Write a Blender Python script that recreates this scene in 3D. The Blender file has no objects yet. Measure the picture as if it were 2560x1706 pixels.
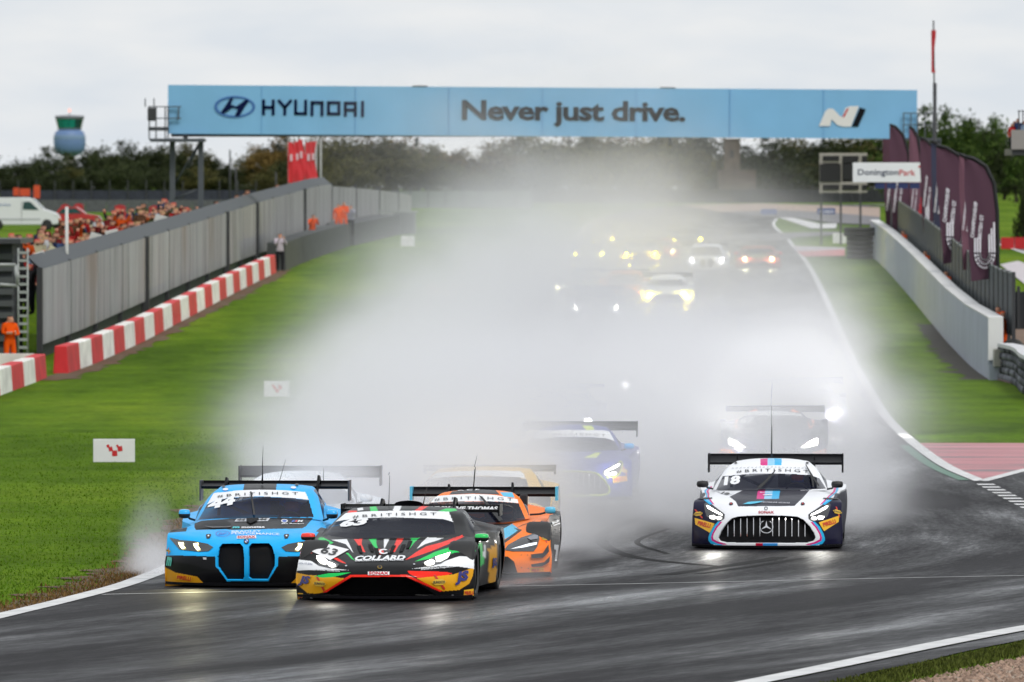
import bpy, bmesh, math, random
import numpy as np
from mathutils import Vector, Matrix
from mathutils.bvhtree import BVHTree

random.seed(7)
RNG = np.random.default_rng(7)
SC = bpy.context.scene
COL = SC.collection

# ------------------------------------------------------------------ camera, sky, sun, exposure
FPX = 18400.0            # focal length in pixels of the 2560 px wide photograph
CX, HOR = 1280.0, 469.0  # image column of the optical axis, image row of the horizon
HC = 4.73                # height of the camera platform above the corner
cam_d = bpy.data.cameras.new('camera')
cam = bpy.data.objects.new('camera', cam_d)
COL.objects.link(cam)
cam.location = (0, 0, HC)
cam.rotation_euler = (math.radians(90), 0, 0)
cam_d.sensor_width = 36.0
cam_d.lens = FPX / 2560 * 36.0
cam_d.shift_y = -(853.0 - HOR) / 2560.0
cam_d.clip_start = 1.0
cam_d.clip_end = 12000.0
cam_d.dof.use_dof = True
cam_d.dof.focus_distance = 90.0
cam_d.dof.aperture_fstop = 5.2
SC.camera = cam

SUN_EL, SUN_AZ = math.radians(48), math.radians(155)   # azimuth clockwise from +Y: behind the camera, to the right
world = bpy.data.worlds.new('World')
SC.world = world
world.use_nodes = True
nt = world.node_tree
nt.nodes.clear()
w_out = nt.nodes.new('ShaderNodeOutputWorld')
w_bg = nt.nodes.new('ShaderNodeBackground')
w_sky = nt.nodes.new('ShaderNodeTexSky')
w_sky.sky_type = 'NISHITA'
w_sky.sun_disc = False
w_sky.sun_elevation = SUN_EL
w_sky.sun_rotation = SUN_AZ
w_sky.air_density = 1.0
w_sky.dust_density = 3.0
# an overcast deck: pale cloud colour laid over the clear sky, thinner and thicker in long streaks
w_tc = nt.nodes.new('ShaderNodeTexCoord')
w_map = nt.nodes.new('ShaderNodeMapping')
w_map.inputs['Scale'].default_value = (20.0, 20.0, 75.0)
w_noise = nt.nodes.new('ShaderNodeTexNoise')
w_noise.inputs['Scale'].default_value = 1.6
w_noise.inputs['Detail'].default_value = 5.0
w_noise.inputs['Roughness'].default_value = 0.5
w_ramp = nt.nodes.new('ShaderNodeValToRGB')
w_ramp.color_ramp.elements[0].position = 0.34
w_ramp.color_ramp.elements[0].color = (7.6, 8.1, 8.65, 1)
w_ramp.color_ramp.elements[1].position = 0.66
w_ramp.color_ramp.elements[1].color = (8.85, 9.0, 9.1, 1)
w_mix = nt.nodes.new('ShaderNodeMixRGB')
w_mix.inputs['Fac'].default_value = 0.93
nt.links.new(w_tc.outputs['Generated'], w_map.inputs['Vector'])
nt.links.new(w_map.outputs['Vector'], w_noise.inputs['Vector'])
nt.links.new(w_noise.outputs['Fac'], w_ramp.inputs['Fac'])
nt.links.new(w_sky.outputs['Color'], w_mix.inputs['Color1'])
nt.links.new(w_ramp.outputs['Color'], w_mix.inputs['Color2'])
nt.links.new(w_mix.outputs['Color'], w_bg.inputs['Color'])
w_bg.inputs['Strength'].default_value = 0.10
nt.links.new(w_bg.outputs['Background'], w_out.inputs['Surface'])

sun_d = bpy.data.lights.new('sun', 'SUN')
sun_d.energy = 1.5
sun_d.angle = math.radians(14)
sun_d.color = (1.0, 0.96, 0.9)
sun = bpy.data.objects.new('sun', sun_d)
COL.objects.link(sun)
_dir = Vector((math.sin(SUN_AZ) * math.cos(SUN_EL), math.cos(SUN_AZ) * math.cos(SUN_EL), math.sin(SUN_EL)))
sun.rotation_euler = (-_dir).to_track_quat('-Z', 'Y').to_euler()
sun.location = (40, -40, 60)

SC.view_settings.view_transform = 'Standard'
SC.view_settings.look = 'None'
SC.view_settings.exposure = 0.0
SC.view_settings.gamma = 1.0
SC.view_settings.use_curve_mapping = False
SC.render.engine = 'CYCLES'
SC.cycles.use_denoising = True
SC.cycles.max_bounces = 8
SC.cycles.volume_bounces = 3
SC.cycles.transparent_max_bounces = 24
SC.cycles.sample_clamp_indirect = 6.0
SC.cycles.caustics_reflective = False
SC.cycles.caustics_refractive = False

# ------------------------------------------------------------------ terrain
_PY = np.array([0, 60, 78, 84, 90, 96, 104, 125, 150, 180, 214, 240, 262, 300, 345, 400, 450, 600, 900, 1500, 6000], float)
_PZ = np.array([0, 0.02, 0.02, 0, -.1, -.22, -.27, -.42, -.55, -.66, -.68, -.45, -.08, .58, 1.2, 1.6, 1.9, 2.5, 3.2, 3.4, 3.4], float)
def _pchip(x, y):
    h = np.diff(x); d = np.diff(y) / h
    m = np.zeros_like(y)
    for i in range(1, len(x) - 1):
        if d[i-1] * d[i] > 0:
            w1, w2 = 2*h[i] + h[i-1], h[i] + 2*h[i-1]
            m[i] = (w1 + w2) / (w1 / d[i-1] + w2 / d[i])
    m[0], m[-1] = d[0], d[-1]
    return m
_PM = _pchip(_PY, _PZ)
def zg(Y):
    """height of the ground at distance Y"""
    Y = np.asarray(Y, float)
    i = np.clip(np.searchsorted(_PY, Y, side='right') - 1, 0, len(_PY) - 2)
    h = _PY[i+1] - _PY[i]; t = np.clip((Y - _PY[i]) / h, 0, 1)
    return ((1+2*t)*(1-t)**2*_PZ[i] + t*(1-t)**2*h*_PM[i] + t*t*(3-2*t)*_PZ[i+1] + t*t*(t-1)*h*_PM[i+1])
def ground_y(Y):
    return HOR + FPX / Y * (HC - zg(Y))
_TY = np.concatenate([np.linspace(50, 500, 2500), np.linspace(501, 2000, 1500)])
_TG = ground_y(_TY)
def dist_of(ypx):
    """distance at which flat ground shows at image row ypx"""
    return float(np.interp(-ypx, -_TG, _TY))
def GP(x, ypx, lift=0.0):
    Y = dist_of(ypx)
    return Vector(((x - CX) * Y / FPX, Y, float(zg(Y)) + lift))
def AT(x, y, Y):
    """point at distance Y that lies on the line of sight through image point (x, y)"""
    return Vector(((x - CX) * Y / FPX, Y, HC + (HOR - y) * Y / FPX))

# ------------------------------------------------------------------ colour and material helpers
def lin(c):
    c = np.asarray(c, float) / 255.0
    return tuple(np.where(c <= .04045, c / 12.92, ((c + .055) / 1.055) ** 2.4).tolist())
_MATS = {}
def mat(name, col=(.5, .5, .5), rough=.5, metal=0.0, coat=0.0, emit=None, estr=1.0, spec=.5, var=0.0, vscale=3.0, bump=0.0, bscale=40.0):
    if name in _MATS: return _MATS[name]
    m = bpy.data.materials.new(name); m.use_nodes = True
    t = m.node_tree; b = t.nodes['Principled BSDF']
    b.inputs['Base Color'].default_value = (*col[:3], 1)
    b.inputs['Roughness'].default_value = rough
    b.inputs['Metallic'].default_value = metal
    b.inputs['Coat Weight'].default_value = coat
    b.inputs['Coat Roughness'].default_value = .06
    b.inputs['Specular IOR Level'].default_value = spec
    if emit:
        b.inputs['Emission Color'].default_value = (*emit, 1); b.inputs['Emission Strength'].default_value = estr
    if var > 0 or bump > 0:
        tc = t.nodes.new('ShaderNodeTexCoord')
        n = t.nodes.new('ShaderNodeTexNoise'); n.inputs['Scale'].default_value = vscale; n.inputs['Detail'].default_value = 6
        t.links.new(tc.outputs['Object'], n.inputs['Vector'])
        if var > 0:
            r = t.nodes.new('ShaderNodeMapRange')
            r.inputs['From Min'].default_value = .3; r.inputs['From Max'].default_value = .7
            r.inputs['To Min'].default_value = 1 - var; r.inputs['To Max'].default_value = 1 + var
            t.links.new(n.outputs['Fac'], r.inputs['Value'])
            mx = t.nodes.new('ShaderNodeMixRGB'); mx.blend_type = 'MULTIPLY'; mx.inputs['Fac'].default_value = 1
            mx.inputs['Color1'].default_value = (*col[:3], 1)
            t.links.new(r.outputs['Result'], mx.inputs['Color2'])
            t.links.new(mx.outputs['Color'], b.inputs['Base Color'])
        if bump > 0:
            n2 = t.nodes.new('ShaderNodeTexNoise'); n2.inputs['Scale'].default_value = bscale; n2.inputs['Detail'].default_value = 3
            t.links.new(tc.outputs['Object'], n2.inputs['Vector'])
            bp = t.nodes.new('ShaderNodeBump'); bp.inputs['Strength'].default_value = bump; bp.inputs['Distance'].default_value = .02
            t.links.new(n2.outputs['Fac'], bp.inputs['Height']); t.links.new(bp.outputs['Normal'], b.inputs['Normal'])
    _MATS[name] = m
    return m
def attr_mat(name, rough=.3, coat=0.0, metal=0.0, dirt=0.0):
    """paint whose colour is stored on the surface (attribute Col)"""
    if name in _MATS: return _MATS[name]
    m = bpy.data.materials.new(name); m.use_nodes = True
    t = m.node_tree; b = t.nodes['Principled BSDF']
    a = t.nodes.new('ShaderNodeAttribute'); a.attribute_name = 'Col'
    b.inputs['Roughness'].default_value = rough; b.inputs['Coat Weight'].default_value = coat
    b.inputs['Coat Roughness'].default_value = .05; b.inputs['Specular IOR Level'].default_value = .12; b.inputs['Metallic'].default_value = metal
    if dirt > 0:
        tc = t.nodes.new('ShaderNodeTexCoord')
        n = t.nodes.new('ShaderNodeTexNoise'); n.inputs['Scale'].default_value = 3.5; n.inputs['Detail'].default_value = 8; n.inputs['Roughness'].default_value = .65
        t.links.new(tc.outputs['Object'], n.inputs['Vector'])
        r = t.nodes.new('ShaderNodeMapRange'); r.inputs['From Min'].default_value = .45; r.inputs['From Max'].default_value = .8
        r.inputs['To Min'].default_value = 0; r.inputs['To Max'].default_value = dirt
        t.links.new(n.outputs['Fac'], r.inputs['Value'])
        mx = t.nodes.new('ShaderNodeMixRGB'); mx.inputs['Color2'].default_value = (.12, .11, .1, 1)
        t.links.new(r.outputs['Result'], mx.inputs['Fac']); t.links.new(a.outputs['Color'], mx.inputs['Color1'])
        t.links.new(mx.outputs['Color'], b.inputs['Base Color'])
        r2 = t.nodes.new('ShaderNodeMapRange'); r2.inputs['To Min'].default_value = rough; r2.inputs['To Max'].default_value = rough + .25
        t.links.new(n.outputs['Fac'], r2.inputs['Value']); t.links.new(r2.outputs['Result'], b.inputs['Roughness'])
    else:
        t.links.new(a.outputs['Color'], b.inputs['Base Color'])
    _MATS[name] = m
    return m

# ------------------------------------------------------------------ object helpers
def link(o, parent=None):
    COL.objects.link(o)
    if parent is not None: o.parent = parent
    return o
def tag(o, label=None, cat=None, group=None, kind=None):
    if label: o['label'] = label
    if cat: o['category'] = cat
    if group: o['group'] = group
    if kind: o['kind'] = kind
    return o
def empty(name, loc=(0, 0, 0), rz=0.0):
    o = bpy.data.objects.new(name, None); o.location = loc; o.rotation_euler = (0, 0, rz); o.empty_display_size = .3
    return link(o)
def meshobj(name, verts, faces, m, parent=None, smooth=False, loc=None, rot=None):
    me = bpy.data.meshes.new(name)
    me.from_pydata([tuple(v) for v in verts], [], [tuple(f) for f in faces])
    if m is not None: me.materials.append(m)
    if smooth: me.polygons.foreach_set('use_smooth', [True] * len(me.polygons))
    me.update()
    o = bpy.data.objects.new(name, me)
    if loc is not None: o.location = loc
    if rot is not None: o.rotation_euler = rot
    return link(o, parent)
def bmobj(name, bm, m, parent=None, smooth=False, loc=None, rot=None):
    me = bpy.data.meshes.new(name); bm.normal_update(); bm.to_mesh(me); bm.free()
    if m is not None:
        for x in (m if isinstance(m, (list, tuple)) else [m]): me.materials.append(x)
    if smooth: me.polygons.foreach_set('use_smooth', [True] * len(me.polygons))
    o = bpy.data.objects.new(name, me)
    if loc is not None: o.location = loc
    if rot is not None: o.rotation_euler = rot
    return link(o, parent)
def dataobj(name, me, parent=None, loc=None, rot=None, scale=None):
    o = bpy.data.objects.new(name, me)
    if loc is not None: o.location = loc
    if rot is not None: o.rotation_euler = rot
    if scale is not None: o.scale = scale
    return link(o, parent)
def bx(bm, x0, x1, y0, y1, z0, z1):
    vs = [bm.verts.new(p) for p in ((x0,y0,z0),(x1,y0,z0),(x1,y1,z0),(x0,y1,z0),(x0,y0,z1),(x1,y0,z1),(x1,y1,z1),(x0,y1,z1))]
    for f in ((0,3,2,1),(4,5,6,7),(0,1,5,4),(1,2,6,5),(2,3,7,6),(3,0,4,7)): bm.faces.new([vs[i] for i in f])
    return vs
def tube(bm, pts, r, seg=8, cap=True, taper=None):
    pts = [Vector(p) for p in pts]; rings = []
    for i, p in enumerate(pts):
        d = (pts[min(i+1, len(pts)-1)] - pts[max(i-1, 0)]).normalized()
        a = Vector((0,0,1)) if abs(d.z) < .9 else Vector((1,0,0))
        u = d.cross(a).normalized(); v = d.cross(u)
        rr = r if taper is None else r * (1 + (taper - 1) * i / (len(pts) - 1))
        rings.append([bm.verts.new(p + (u*math.cos(k*2*math.pi/seg) + v*math.sin(k*2*math.pi/seg)) * rr) for k in range(seg)])
    for a, b in zip(rings, rings[1:]):
        for k in range(seg): bm.faces.new((a[k], a[(k+1) % seg], b[(k+1) % seg], b[k]))
    if cap:
        bm.faces.new(rings[0][::-1]); bm.faces.new(rings[-1])
def box_obj(name, m, parent, x0, x1, y0, y1, z0, z1, bevel=0.0, loc=None, rot=None):
    bm = bmesh.new(); bx(bm, x0, x1, y0, y1, z0, z1)
    if bevel > 0: bmesh.ops.bevel(bm, geom=bm.edges[:], offset=bevel, segments=2, affect='EDGES', profile=.5)
    return bmobj(name, bm, m, parent, loc=loc, rot=rot)
def tube_obj(name, m, parent, pts, r, seg=8, taper=None, smooth=True, loc=None):
    bm = bmesh.new(); tube(bm, pts, r, seg, True, taper)
    return bmobj(name, bm, m, parent, smooth=smooth, loc=loc)
def lathe(bm, prof, seg=24, axis='Z', arc=2*math.pi):
    rings = []
    for r, h in prof:
        ring = []
        for k in range(seg):
            a = arc * k / seg
            p = (r*math.cos(a), r*math.sin(a), h) if axis == 'Z' else (h, r*math.cos(a), r*math.sin(a))
            ring.append(bm.verts.new(p))
        rings.append(ring)
    for a, b in zip(rings, rings[1:]):
        for k in range(seg): bm.faces.new((a[k], a[(k+1) % seg], b[(k+1) % seg], b[k]))
_FONT = {}
def text_mesh(body, shear=0.0, offset=0.0, spacing=1.0, res=2):
    """outline mesh of a line of text, in unit size, centred on its own bounding box: (verts Nx2, faces, width, height)"""
    key = (body, shear, offset, spacing, res)
    if key in _FONT: return _FONT[key]
    cu = bpy.data.curves.new('lettering', 'FONT')
    cu.body = body; cu.size = 1.0; cu.shear = shear; cu.offset = offset; cu.space_character = spacing; cu.resolution_u = res
    cu.fill_mode = 'FRONT'
    o = bpy.data.objects.new('lettering', cu); COL.objects.link(o)
    dg = bpy.context.evaluated_depsgraph_get(); dg.update()
    me = bpy.data.meshes.new_from_object(o.evaluated_get(dg))
    n = len(me.vertices); co = np.empty(n*3); me.vertices.foreach_get('co', co); co = co.reshape(-1, 3)[:, :2]
    fs = [tuple(p.vertices) for p in me.polygons]
    bpy.data.objects.remove(o); bpy.data.curves.remove(cu); bpy.data.meshes.remove(me)
    lo, hi = co.min(0), co.max(0); w, h = hi - lo
    _FONT[key] = (co - (lo + hi) / 2, fs, w, h)
    return _FONT[key]
def flat_text(name, body, m, parent, loc, width, height=None, rot=(math.radians(90), 0, 0), shear=0.0, offset=0.0, spacing=1.0, label=None):
    """lettering lying on a flat face: fitted to width x height"""
    co, fs, w, h = text_mesh(body, shear, offset, spacing)
    sx = width / w; sy = sx if height is None else height / h
    o = meshobj(name, [(x*sx, y*sy, 0) for x, y in co], fs, m, parent, loc=loc, rot=rot)
    return o

# ------------------------------------------------------------------ racing cars: lofted bodies
def inside(poly, P):
    """even-odd test of points P (N,2) against a polygon"""
    poly = np.asarray(poly, float); x, y = P[:, 0], P[:, 1]
    c = np.zeros(len(P), bool); j = len(poly) - 1
    for i in range(len(poly)):
        xi, yi = poly[i]; xj, yj = poly[j]
        if yi != yj:
            c ^= ((yi > y) != (yj > y)) & (x < (xj - xi) * (y - yi) / (yj - yi) + xi)
        j = i
    return c
def spline(P, subs):
    """non-uniform Catmull-Rom through control rows P (n, ..., 3); subs = samples per segment"""
    n = len(P); flat = P.reshape(n, -1, 3)
    ch = np.maximum(np.linalg.norm(np.diff(flat, axis=0), axis=2).mean(1), 1e-4) ** .6
    M = np.zeros_like(P)
    for i in range(n):
        if i == 0: M[i] = (P[1] - P[0]) / ch[0]
        elif i == n - 1: M[i] = (P[-1] - P[-2]) / ch[-1]
        else:
            a, b = (P[i] - P[i-1]) / ch[i-1], (P[i+1] - P[i]) / ch[i]
            M[i] = (a * ch[i] + b * ch[i-1]) / (ch[i] + ch[i-1])
    out = []
    for i in range(n - 1):
        k = subs[i] if isinstance(subs, (list, tuple)) else subs
        t = np.linspace(0, 1, k, endpoint=False).reshape((-1,) + (1,) * (P.ndim - 1)); h = ch[i]
        out.append((1+2*t)*(1-t)**2*P[i] + t*(1-t)**2*h*M[i] + t*t*(3-2*t)*P[i+1] + t*t*(t-1)*h*M[i+1])
    out.append(P[-1:])
    return np.concatenate(out)

class CarShape:
    """shape of one model; traced points are (column, row, distance behind the nose) in the drawing the shape was measured from"""
    def __init__(s, crop, nose, yaw, side, W, L=4.65):
        s.x0, s.y0, s.k = crop; s.side = side; s.W = W; s.L = L
        nx, ny = s.x0 + nose[0] / s.k, s.y0 + nose[1] / s.k
        s.Y = dist_of(ny); s.O = np.array([(nx - CX) * s.Y / FPX, s.Y, float(zg(s.Y))])
        s.yaw = math.radians(yaw); c, si = math.cos(s.yaw), math.sin(s.yaw)
        s.R = np.array([[c, si, 0], [-si, c, 0], [0, 0, 1]])       # local -> world
        s.C = s.R.T @ (np.array([0, 0, HC]) - s.O)
        s.zpm = FPX / s.Y * s.k                                    # drawing units per metre
    def dirs(s, P):
        P = np.asarray(P, float)
        D = np.stack([(s.x0 + P[:, 0] / s.k - CX) / FPX, np.ones(len(P)), (HOR - s.y0 - P[:, 1] / s.k) / FPX], 1)
        return D @ s.R
    def at(s, zx, zy, y):
        d = s.dirs([(zx, zy)])[0]; t = (y - s.C[1]) / d[1]
        return s.C + d * t
    def proj(s, L):
        Wd = L @ s.R.T + s.O
        px = CX + FPX * Wd[:, 0] / Wd[:, 1]; py = HOR - FPX * (Wd[:, 2] - HC) / Wd[:, 1]
        return np.stack([(px - s.x0) * s.k, (py - s.y0) * s.k], 1)
    def trace(s, rows):
        out = []
        for pxs, pys, ys in rows:
            r = []
            for j, (a, b, c) in enumerate(zip(pxs, pys, ys)):
                p = s.at(a, b, c)
                x = 0.0 if j == 0 else max(p[0] * s.side, r[-1][0] + .01)
                r.append((x, p[1], p[2]))
            out.append(r)
        return np.array(out)
    def set_body(s, rows, deck=.95, hip=.86):
        T = s.trace(rows); W = s.W
        T[:5, -1, 0] = np.minimum(T[:5, -1, 0], W)
        fr = np.array([0, .17, .35, .52, .7, .86, 1.0])
        zc = T[-1, 0, 2]
        back = []
        for y, w, zo, zi in ((2.35, W-.05, .74, zc+.02), (3.2, W, hip, zc+.04), (3.9, W, hip+.03, deck-.04), (4.4, W-.03, hip+.02, deck), (s.L, W-.1, hip-.02, deck-.02), (s.L+.03, W-.12, .55, .5), (s.L-.08, W-.16, .22, .2)):
            back.append([(w * f, y + (.0 if y < 4.3 else -.1 * f * f), zi + (zo - zi) * f ** 1.5) for f in fr])
        s.net = np.concatenate([T, np.array(back)]); s.nfront = len(T)
    def set_cabin(s, rows, belt=.88, tail=(4.0, .95)):
        T = s.trace(rows)
        zr = T[-1, 0, 2]; yr = T[-1, 0, 1]; xr = T[-1, :, 0]
        b1 = [(x * .97, yr + .45, z - .05) for x, z in zip(xr, T[-1, :, 2])]
        b2 = [(x * .86, (yr + .45 + tail[0]) / 2 + .1, (z - .08) * .55 + tail[1] * .45) for x, z in zip(xr, T[-1, :, 2])]
        b3 = [(x * .72, tail[0], tail[1] - .01 * j) for j, x in enumerate(xr)]
        T = np.concatenate([T, np.array([b1, b2, b3])])
        side = []
        for r in T:
            x, y, z = r[-1]
            side.append((min(max(x + .16 * (z - belt + .12) / .35, x + .015), s.W - .06), y + .04, min(belt, z - .01)))
        s.cab = np.concatenate([T, np.array(side)[:, None, :]], 1); s.ncab = len(rows)

def grid_faces(nr, nc, base=0):
    i = np.arange(nr - 1)[:, None] * nc + np.arange(nc - 1)[None, :] + base
    return np.stack([i, i + 1, i + 1 + nc, i + nc], -1).reshape(-1, 4)
def np_mesh(name, V, F, C=None, m=None, parent=None, smooth=True):
    used = np.unique(F); remap = np.full(len(V), -1); remap[used] = np.arange(len(used))
    V2 = V[used]; F2 = remap[F]
    me = bpy.data.meshes.new(name)
    me.vertices.add(len(V2)); me.vertices.foreach_set('co', V2.ravel())
    me.loops.add(F2.size); me.loops.foreach_set('vertex_index', F2.ravel().astype(np.int32))
    me.polygons.add(len(F2)); me.polygons.foreach_set('loop_start', np.arange(0, F2.size, F2.shape[1], dtype=np.int32))
    me.polygons.foreach_set('loop_total', np.full(len(F2), F2.shape[1], dtype=np.int32))
    if C is not None:
        a = me.color_attributes.new('Col', 'FLOAT_COLOR', 'POINT')
        a.data.foreach_set('color', np.concatenate([C[used], np.ones((len(used), 1))], 1).ravel())
    me.polygons.foreach_set('use_smooth', np.full(len(F2), smooth))
    if m is not None: me.materials.append(m)
    me.update(calc_edges=True); me.validate()
    return dataobj(name, me, parent)

def M_glass():
    if 'car_glass' in _MATS: return _MATS['car_glass']
    m = bpy.data.materials.new('car_glass'); m.use_nodes = True
    t = m.node_tree; b = t.nodes['Principled BSDF']
    b.inputs['Base Color'].default_value = (.006, .008, .02, 1); b.inputs['Roughness'].default_value = .05
    b.inputs['Alpha'].default_value = .74; b.inputs['Specular IOR Level'].default_value = .07
    _MATS['car_glass'] = m
    return m
BLACK = mat('matt_black_plastic', (.012, .012, .014), .45)
VOID = mat('grille_black', (.004, .004, .005), .7, spec=.2)
CARBON = mat('carbon_fibre', (.007, .007, .009), .45, spec=.1)
RUBBER = mat('tyre_rubber', (.016, .016, .017), .6)
RIM = mat('dark_alloy', (.05, .05, .055), .35, metal=.8)
LENS = mat('headlamp_lens', (.01, .01, .012), .06, coat=1.0, spec=.7)
CHROME = mat('chrome', (.7, .7, .72), .18, metal=1.0)
def inkmat(c, rough=.4): return mat('ink_%d_%d_%d' % tuple(int(v) for v in c), lin(c), rough)
def ledmat(c, e): return mat('led_%d_%d_%d_%d' % (*[int(v*99) for v in c], int(e*10)), c, .3, emit=c, estr=e)

_WHEEL = {}
def wheel_meshes():
    if _WHEEL: return _WHEEL
    bm = bmesh.new()
    lathe(bm, [(.225, -.14), (.29, -.155), (.325, -.145), (.34, -.11), (.343, 0), (.34, .11), (.325, .145), (.29, .155), (.225, .14)], 36, 'X')
    o = bmobj('tyre', bm, RUBBER, None, True); _WHEEL['tyre'] = o.data; bpy.data.objects.remove(o)
    bm = bmesh.new()
    lathe(bm, [(.228, -.13), (.205, -.12), (.19, -.04), (.19, .04), (.205, .12), (.228, .13)], 30, 'X')
    lathe(bm, [(.001, -.1), (.05, -.105), (.055, -.02)], 12, 'X'); lathe(bm, [(.001, .1), (.05, .105), (.055, .02)], 12, 'X')
    for k in range(10):
        a = k * math.pi / 5
        for sx in (-.1, .1):
            d = Vector((0, math.cos(a), math.sin(a))); n = Vector((0, -math.sin(a), math.cos(a)))
            p = [Vector((sx, 0, 0)) + d*.04 + n*.012, Vector((sx, 0, 0)) + d*.04 - n*.012, Vector((sx*1.15, 0, 0)) + d*.21 - n*.02, Vector((sx*1.15, 0, 0)) + d*.21 + n*.02]
            vs = [bm.verts.new(q) for q in p] + [bm.verts.new(q + Vector((-.03 if sx > 0 else .03, 0, 0))) for q in p]
            for f in ((0,1,2,3),(7,6,5,4),(0,4,5,1),(1,5,6,2),(2,6,7,3),(3,7,4,0)): bm.faces.new([vs[i] for i in f])
    o = bmobj('rim', bm, RIM, None, True); _WHEEL['rim'] = o.data; bpy.data.objects.remove(o)
    return _WHEEL

class Car:
    """one car on the road: shape + paint, built at a place"""
    def __init__(s, shape, name, label, group=None, place=None, yaw=None, res=1.0):
        s.s = shape; sh = shape; s.res = res
        if place is None: O, yw = sh.O, sh.yaw
        else: O, yw = np.array(place), math.radians(yaw)
        slope = (float(zg(O[1] + 3.4)) - float(zg(O[1] + .9))) / 2.5
        s.root = empty(name, O, -yw); s.root.rotation_euler.x = math.atan(slope) * .8
        tag(s.root, label, 'race car', group)
        # body grid
        half = sh.net; nc = half.shape[1]
        full = np.concatenate([half[:, :0:-1] * np.array([-1, 1, 1]), half], 1)
        nf = max(3, int(19 * res)); nb = max(2, int(5 * res)); ncs = max(3, int(27 * res))
        subs = [nf] * (sh.nfront - 1) + [nb] * (len(full) - sh.nfront)
        D = spline(full, subs); D = np.swapaxes(spline(np.swapaxes(D, 0, 1), ncs), 0, 1)
        nr, ncol = D.shape[:2]; V = D.reshape(-1, 3); F = grid_faces(nr, ncol)
        parts_V = [V]; parts_F = [F]; base = len(V)
        ns = max(5, int(16 * res))
        for e, flip in ((0, False), (ncol - 1, True)):
            edge = D[:, e]
            t = np.linspace(0, 1, ns)[None, :, None]
            low = edge.copy(); low[:, 2] = np.minimum(edge[:, 2], .12); low[:, 0] *= .975
            G = edge[:, None, :] * (1 - t) + low[:, None, :] * t
            G[:, :, 0] *= 1 + .03 * np.sin(t[:, :, 0] * math.pi)
            gf = grid_faces(nr, ns, base)
            cen = G.reshape(-1, 3)[gf - base].mean(1)
            keep = np.ones(len(gf), bool)
            for wy in (1.0, 3.68): keep &= ((cen[:, 1] - wy) ** 2 + (cen[:, 2] - .34) ** 2) > .372 ** 2
            gf = gf[keep]
            parts_V.append(G.reshape(-1, 3)); parts_F.append(gf if flip else gf[:, ::-1]); base += nr * ns
        s.V = np.concatenate(parts_V); s.F = np.concatenate(parts_F)
        # cabin grid
        half = sh.cab
        full = np.concatenate([half[:, :0:-1] * np.array([-1, 1, 1]), half], 1)
        subs = [max(4, int(22 * res))] * (sh.ncab - 1) + [nb] * (len(full) - sh.ncab)
        D = spline(full, subs); D = np.swapaxes(spline(np.swapaxes(D, 0, 1), max(4, int(28 * res))), 0, 1)
        s.cabD = D
        nr, ncol = D.shape[:2]; s.CV = D.reshape(-1, 3); s.CF = grid_faces(nr, ncol)
        s.cab_cols = np.arange(ncol)[None, :].repeat(nr - 1, 0)[:, :-1].reshape(-1); s.ncol = ncol
        s.bvh = BVHTree.FromPolygons([tuple(v) for v in np.concatenate([s.V, s.CV])], [tuple(f) for f in np.concatenate([s.F, s.CF + len(s.V)])])
        s.P, s.CP = sh.proj(s.V), sh.proj(s.CV)
        mir = np.array([-1, 1, 1]); s.PM, s.CPM = sh.proj(s.V * mir), sh.proj(s.CV * mir)
    def paint(s, base, layers, glass, grilles=(), side_rule=None, roof=None):
        """layers: (polygon, colour[, 's' for both sides]); grilles: (polygon, depth)"""
        col = np.tile(np.array(base), (len(s.V), 1)); ccol = np.tile(np.array(roof or base), (len(s.CV), 1))
        front = s.V[:, 1] < 4.0
        if side_rule: side_rule(s.V, col)
        for L in layers:
            poly, c = L[0], L[1]; sym = len(L) > 2
            m = inside(poly, s.P); mc = inside(poly, s.CP)
            if sym: m |= inside(poly, s.PM); mc |= inside(poly, s.CPM)
            col[m & front] = c; ccol[mc] = c
        V = s.V.copy(); gmask = np.zeros(len(V), bool)
        for g in grilles:
            m = inside(g[0], s.P) & (V[:, 1] < .9)
            if len(g) > 2: m |= inside(g[0], s.PM) & (V[:, 1] < .9)
            V[m, 1] += g[1]; gmask |= m
        fm = gmask[s.F].sum(1) >= 4
        body = np_mesh('body', V, s.F[~fm], col, attr_mat('race_paint', .3, .13, dirt=.04), s.root)
        if fm.any(): np_mesh('grille', V, s.F[fm], None, VOID, s.root)
        cen = s.CP[s.CF].mean(1); cy = s.CV[s.CF].mean(1)
        gm = inside(glass, cen) & (cy[:, 1] < 2.75)
        per = max(4, int(28 * s.res))
        sidecol = (s.cab_cols < per) | (s.cab_cols >= s.ncol - 1 - per)
        frac = np.where(s.cab_cols < per, (per - s.cab_cols - .5) / per, (s.cab_cols - (s.ncol - 1 - per) + .5) / per)
        yb = cy[:, 1]; z = cy[:, 2]
        sw = sidecol & (frac > .16) & (frac < .9) & (yb > 1.95) & (yb < 3.35) & ~gm
        np_mesh('roof', s.CV, s.CF[~gm & ~sw], ccol, attr_mat('race_paint'), s.root)
        if gm.any(): np_mesh('windscreen', s.CV, s.CF[gm], None, M_glass(), s.root)
        for sg in (-1, 1):
            q = sw & (cy[:, 0] * sg > 0)
            if q.any(): np_mesh('side_window', s.CV, s.CF[q], None, M_glass(), s.root)
        # added dark box that blocks light under the car, then the splitter
        b = bmesh.new(); bx(b, -.78, .78, .5, s.s.L - .15, .1, .46)
        bmobj('underbody_light_block', b, BLACK, s.root)
        W = s.s.W; e = s.s.net[0]
        pts = [(-x, y, z) for x, y, z in e[::-1]] + [(x, y, z) for x, y, z in e[1:]]
        b = bmesh.new(); top, bot = [], []
        zt = max(.075, float(e[0][2]) - .012)
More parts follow.
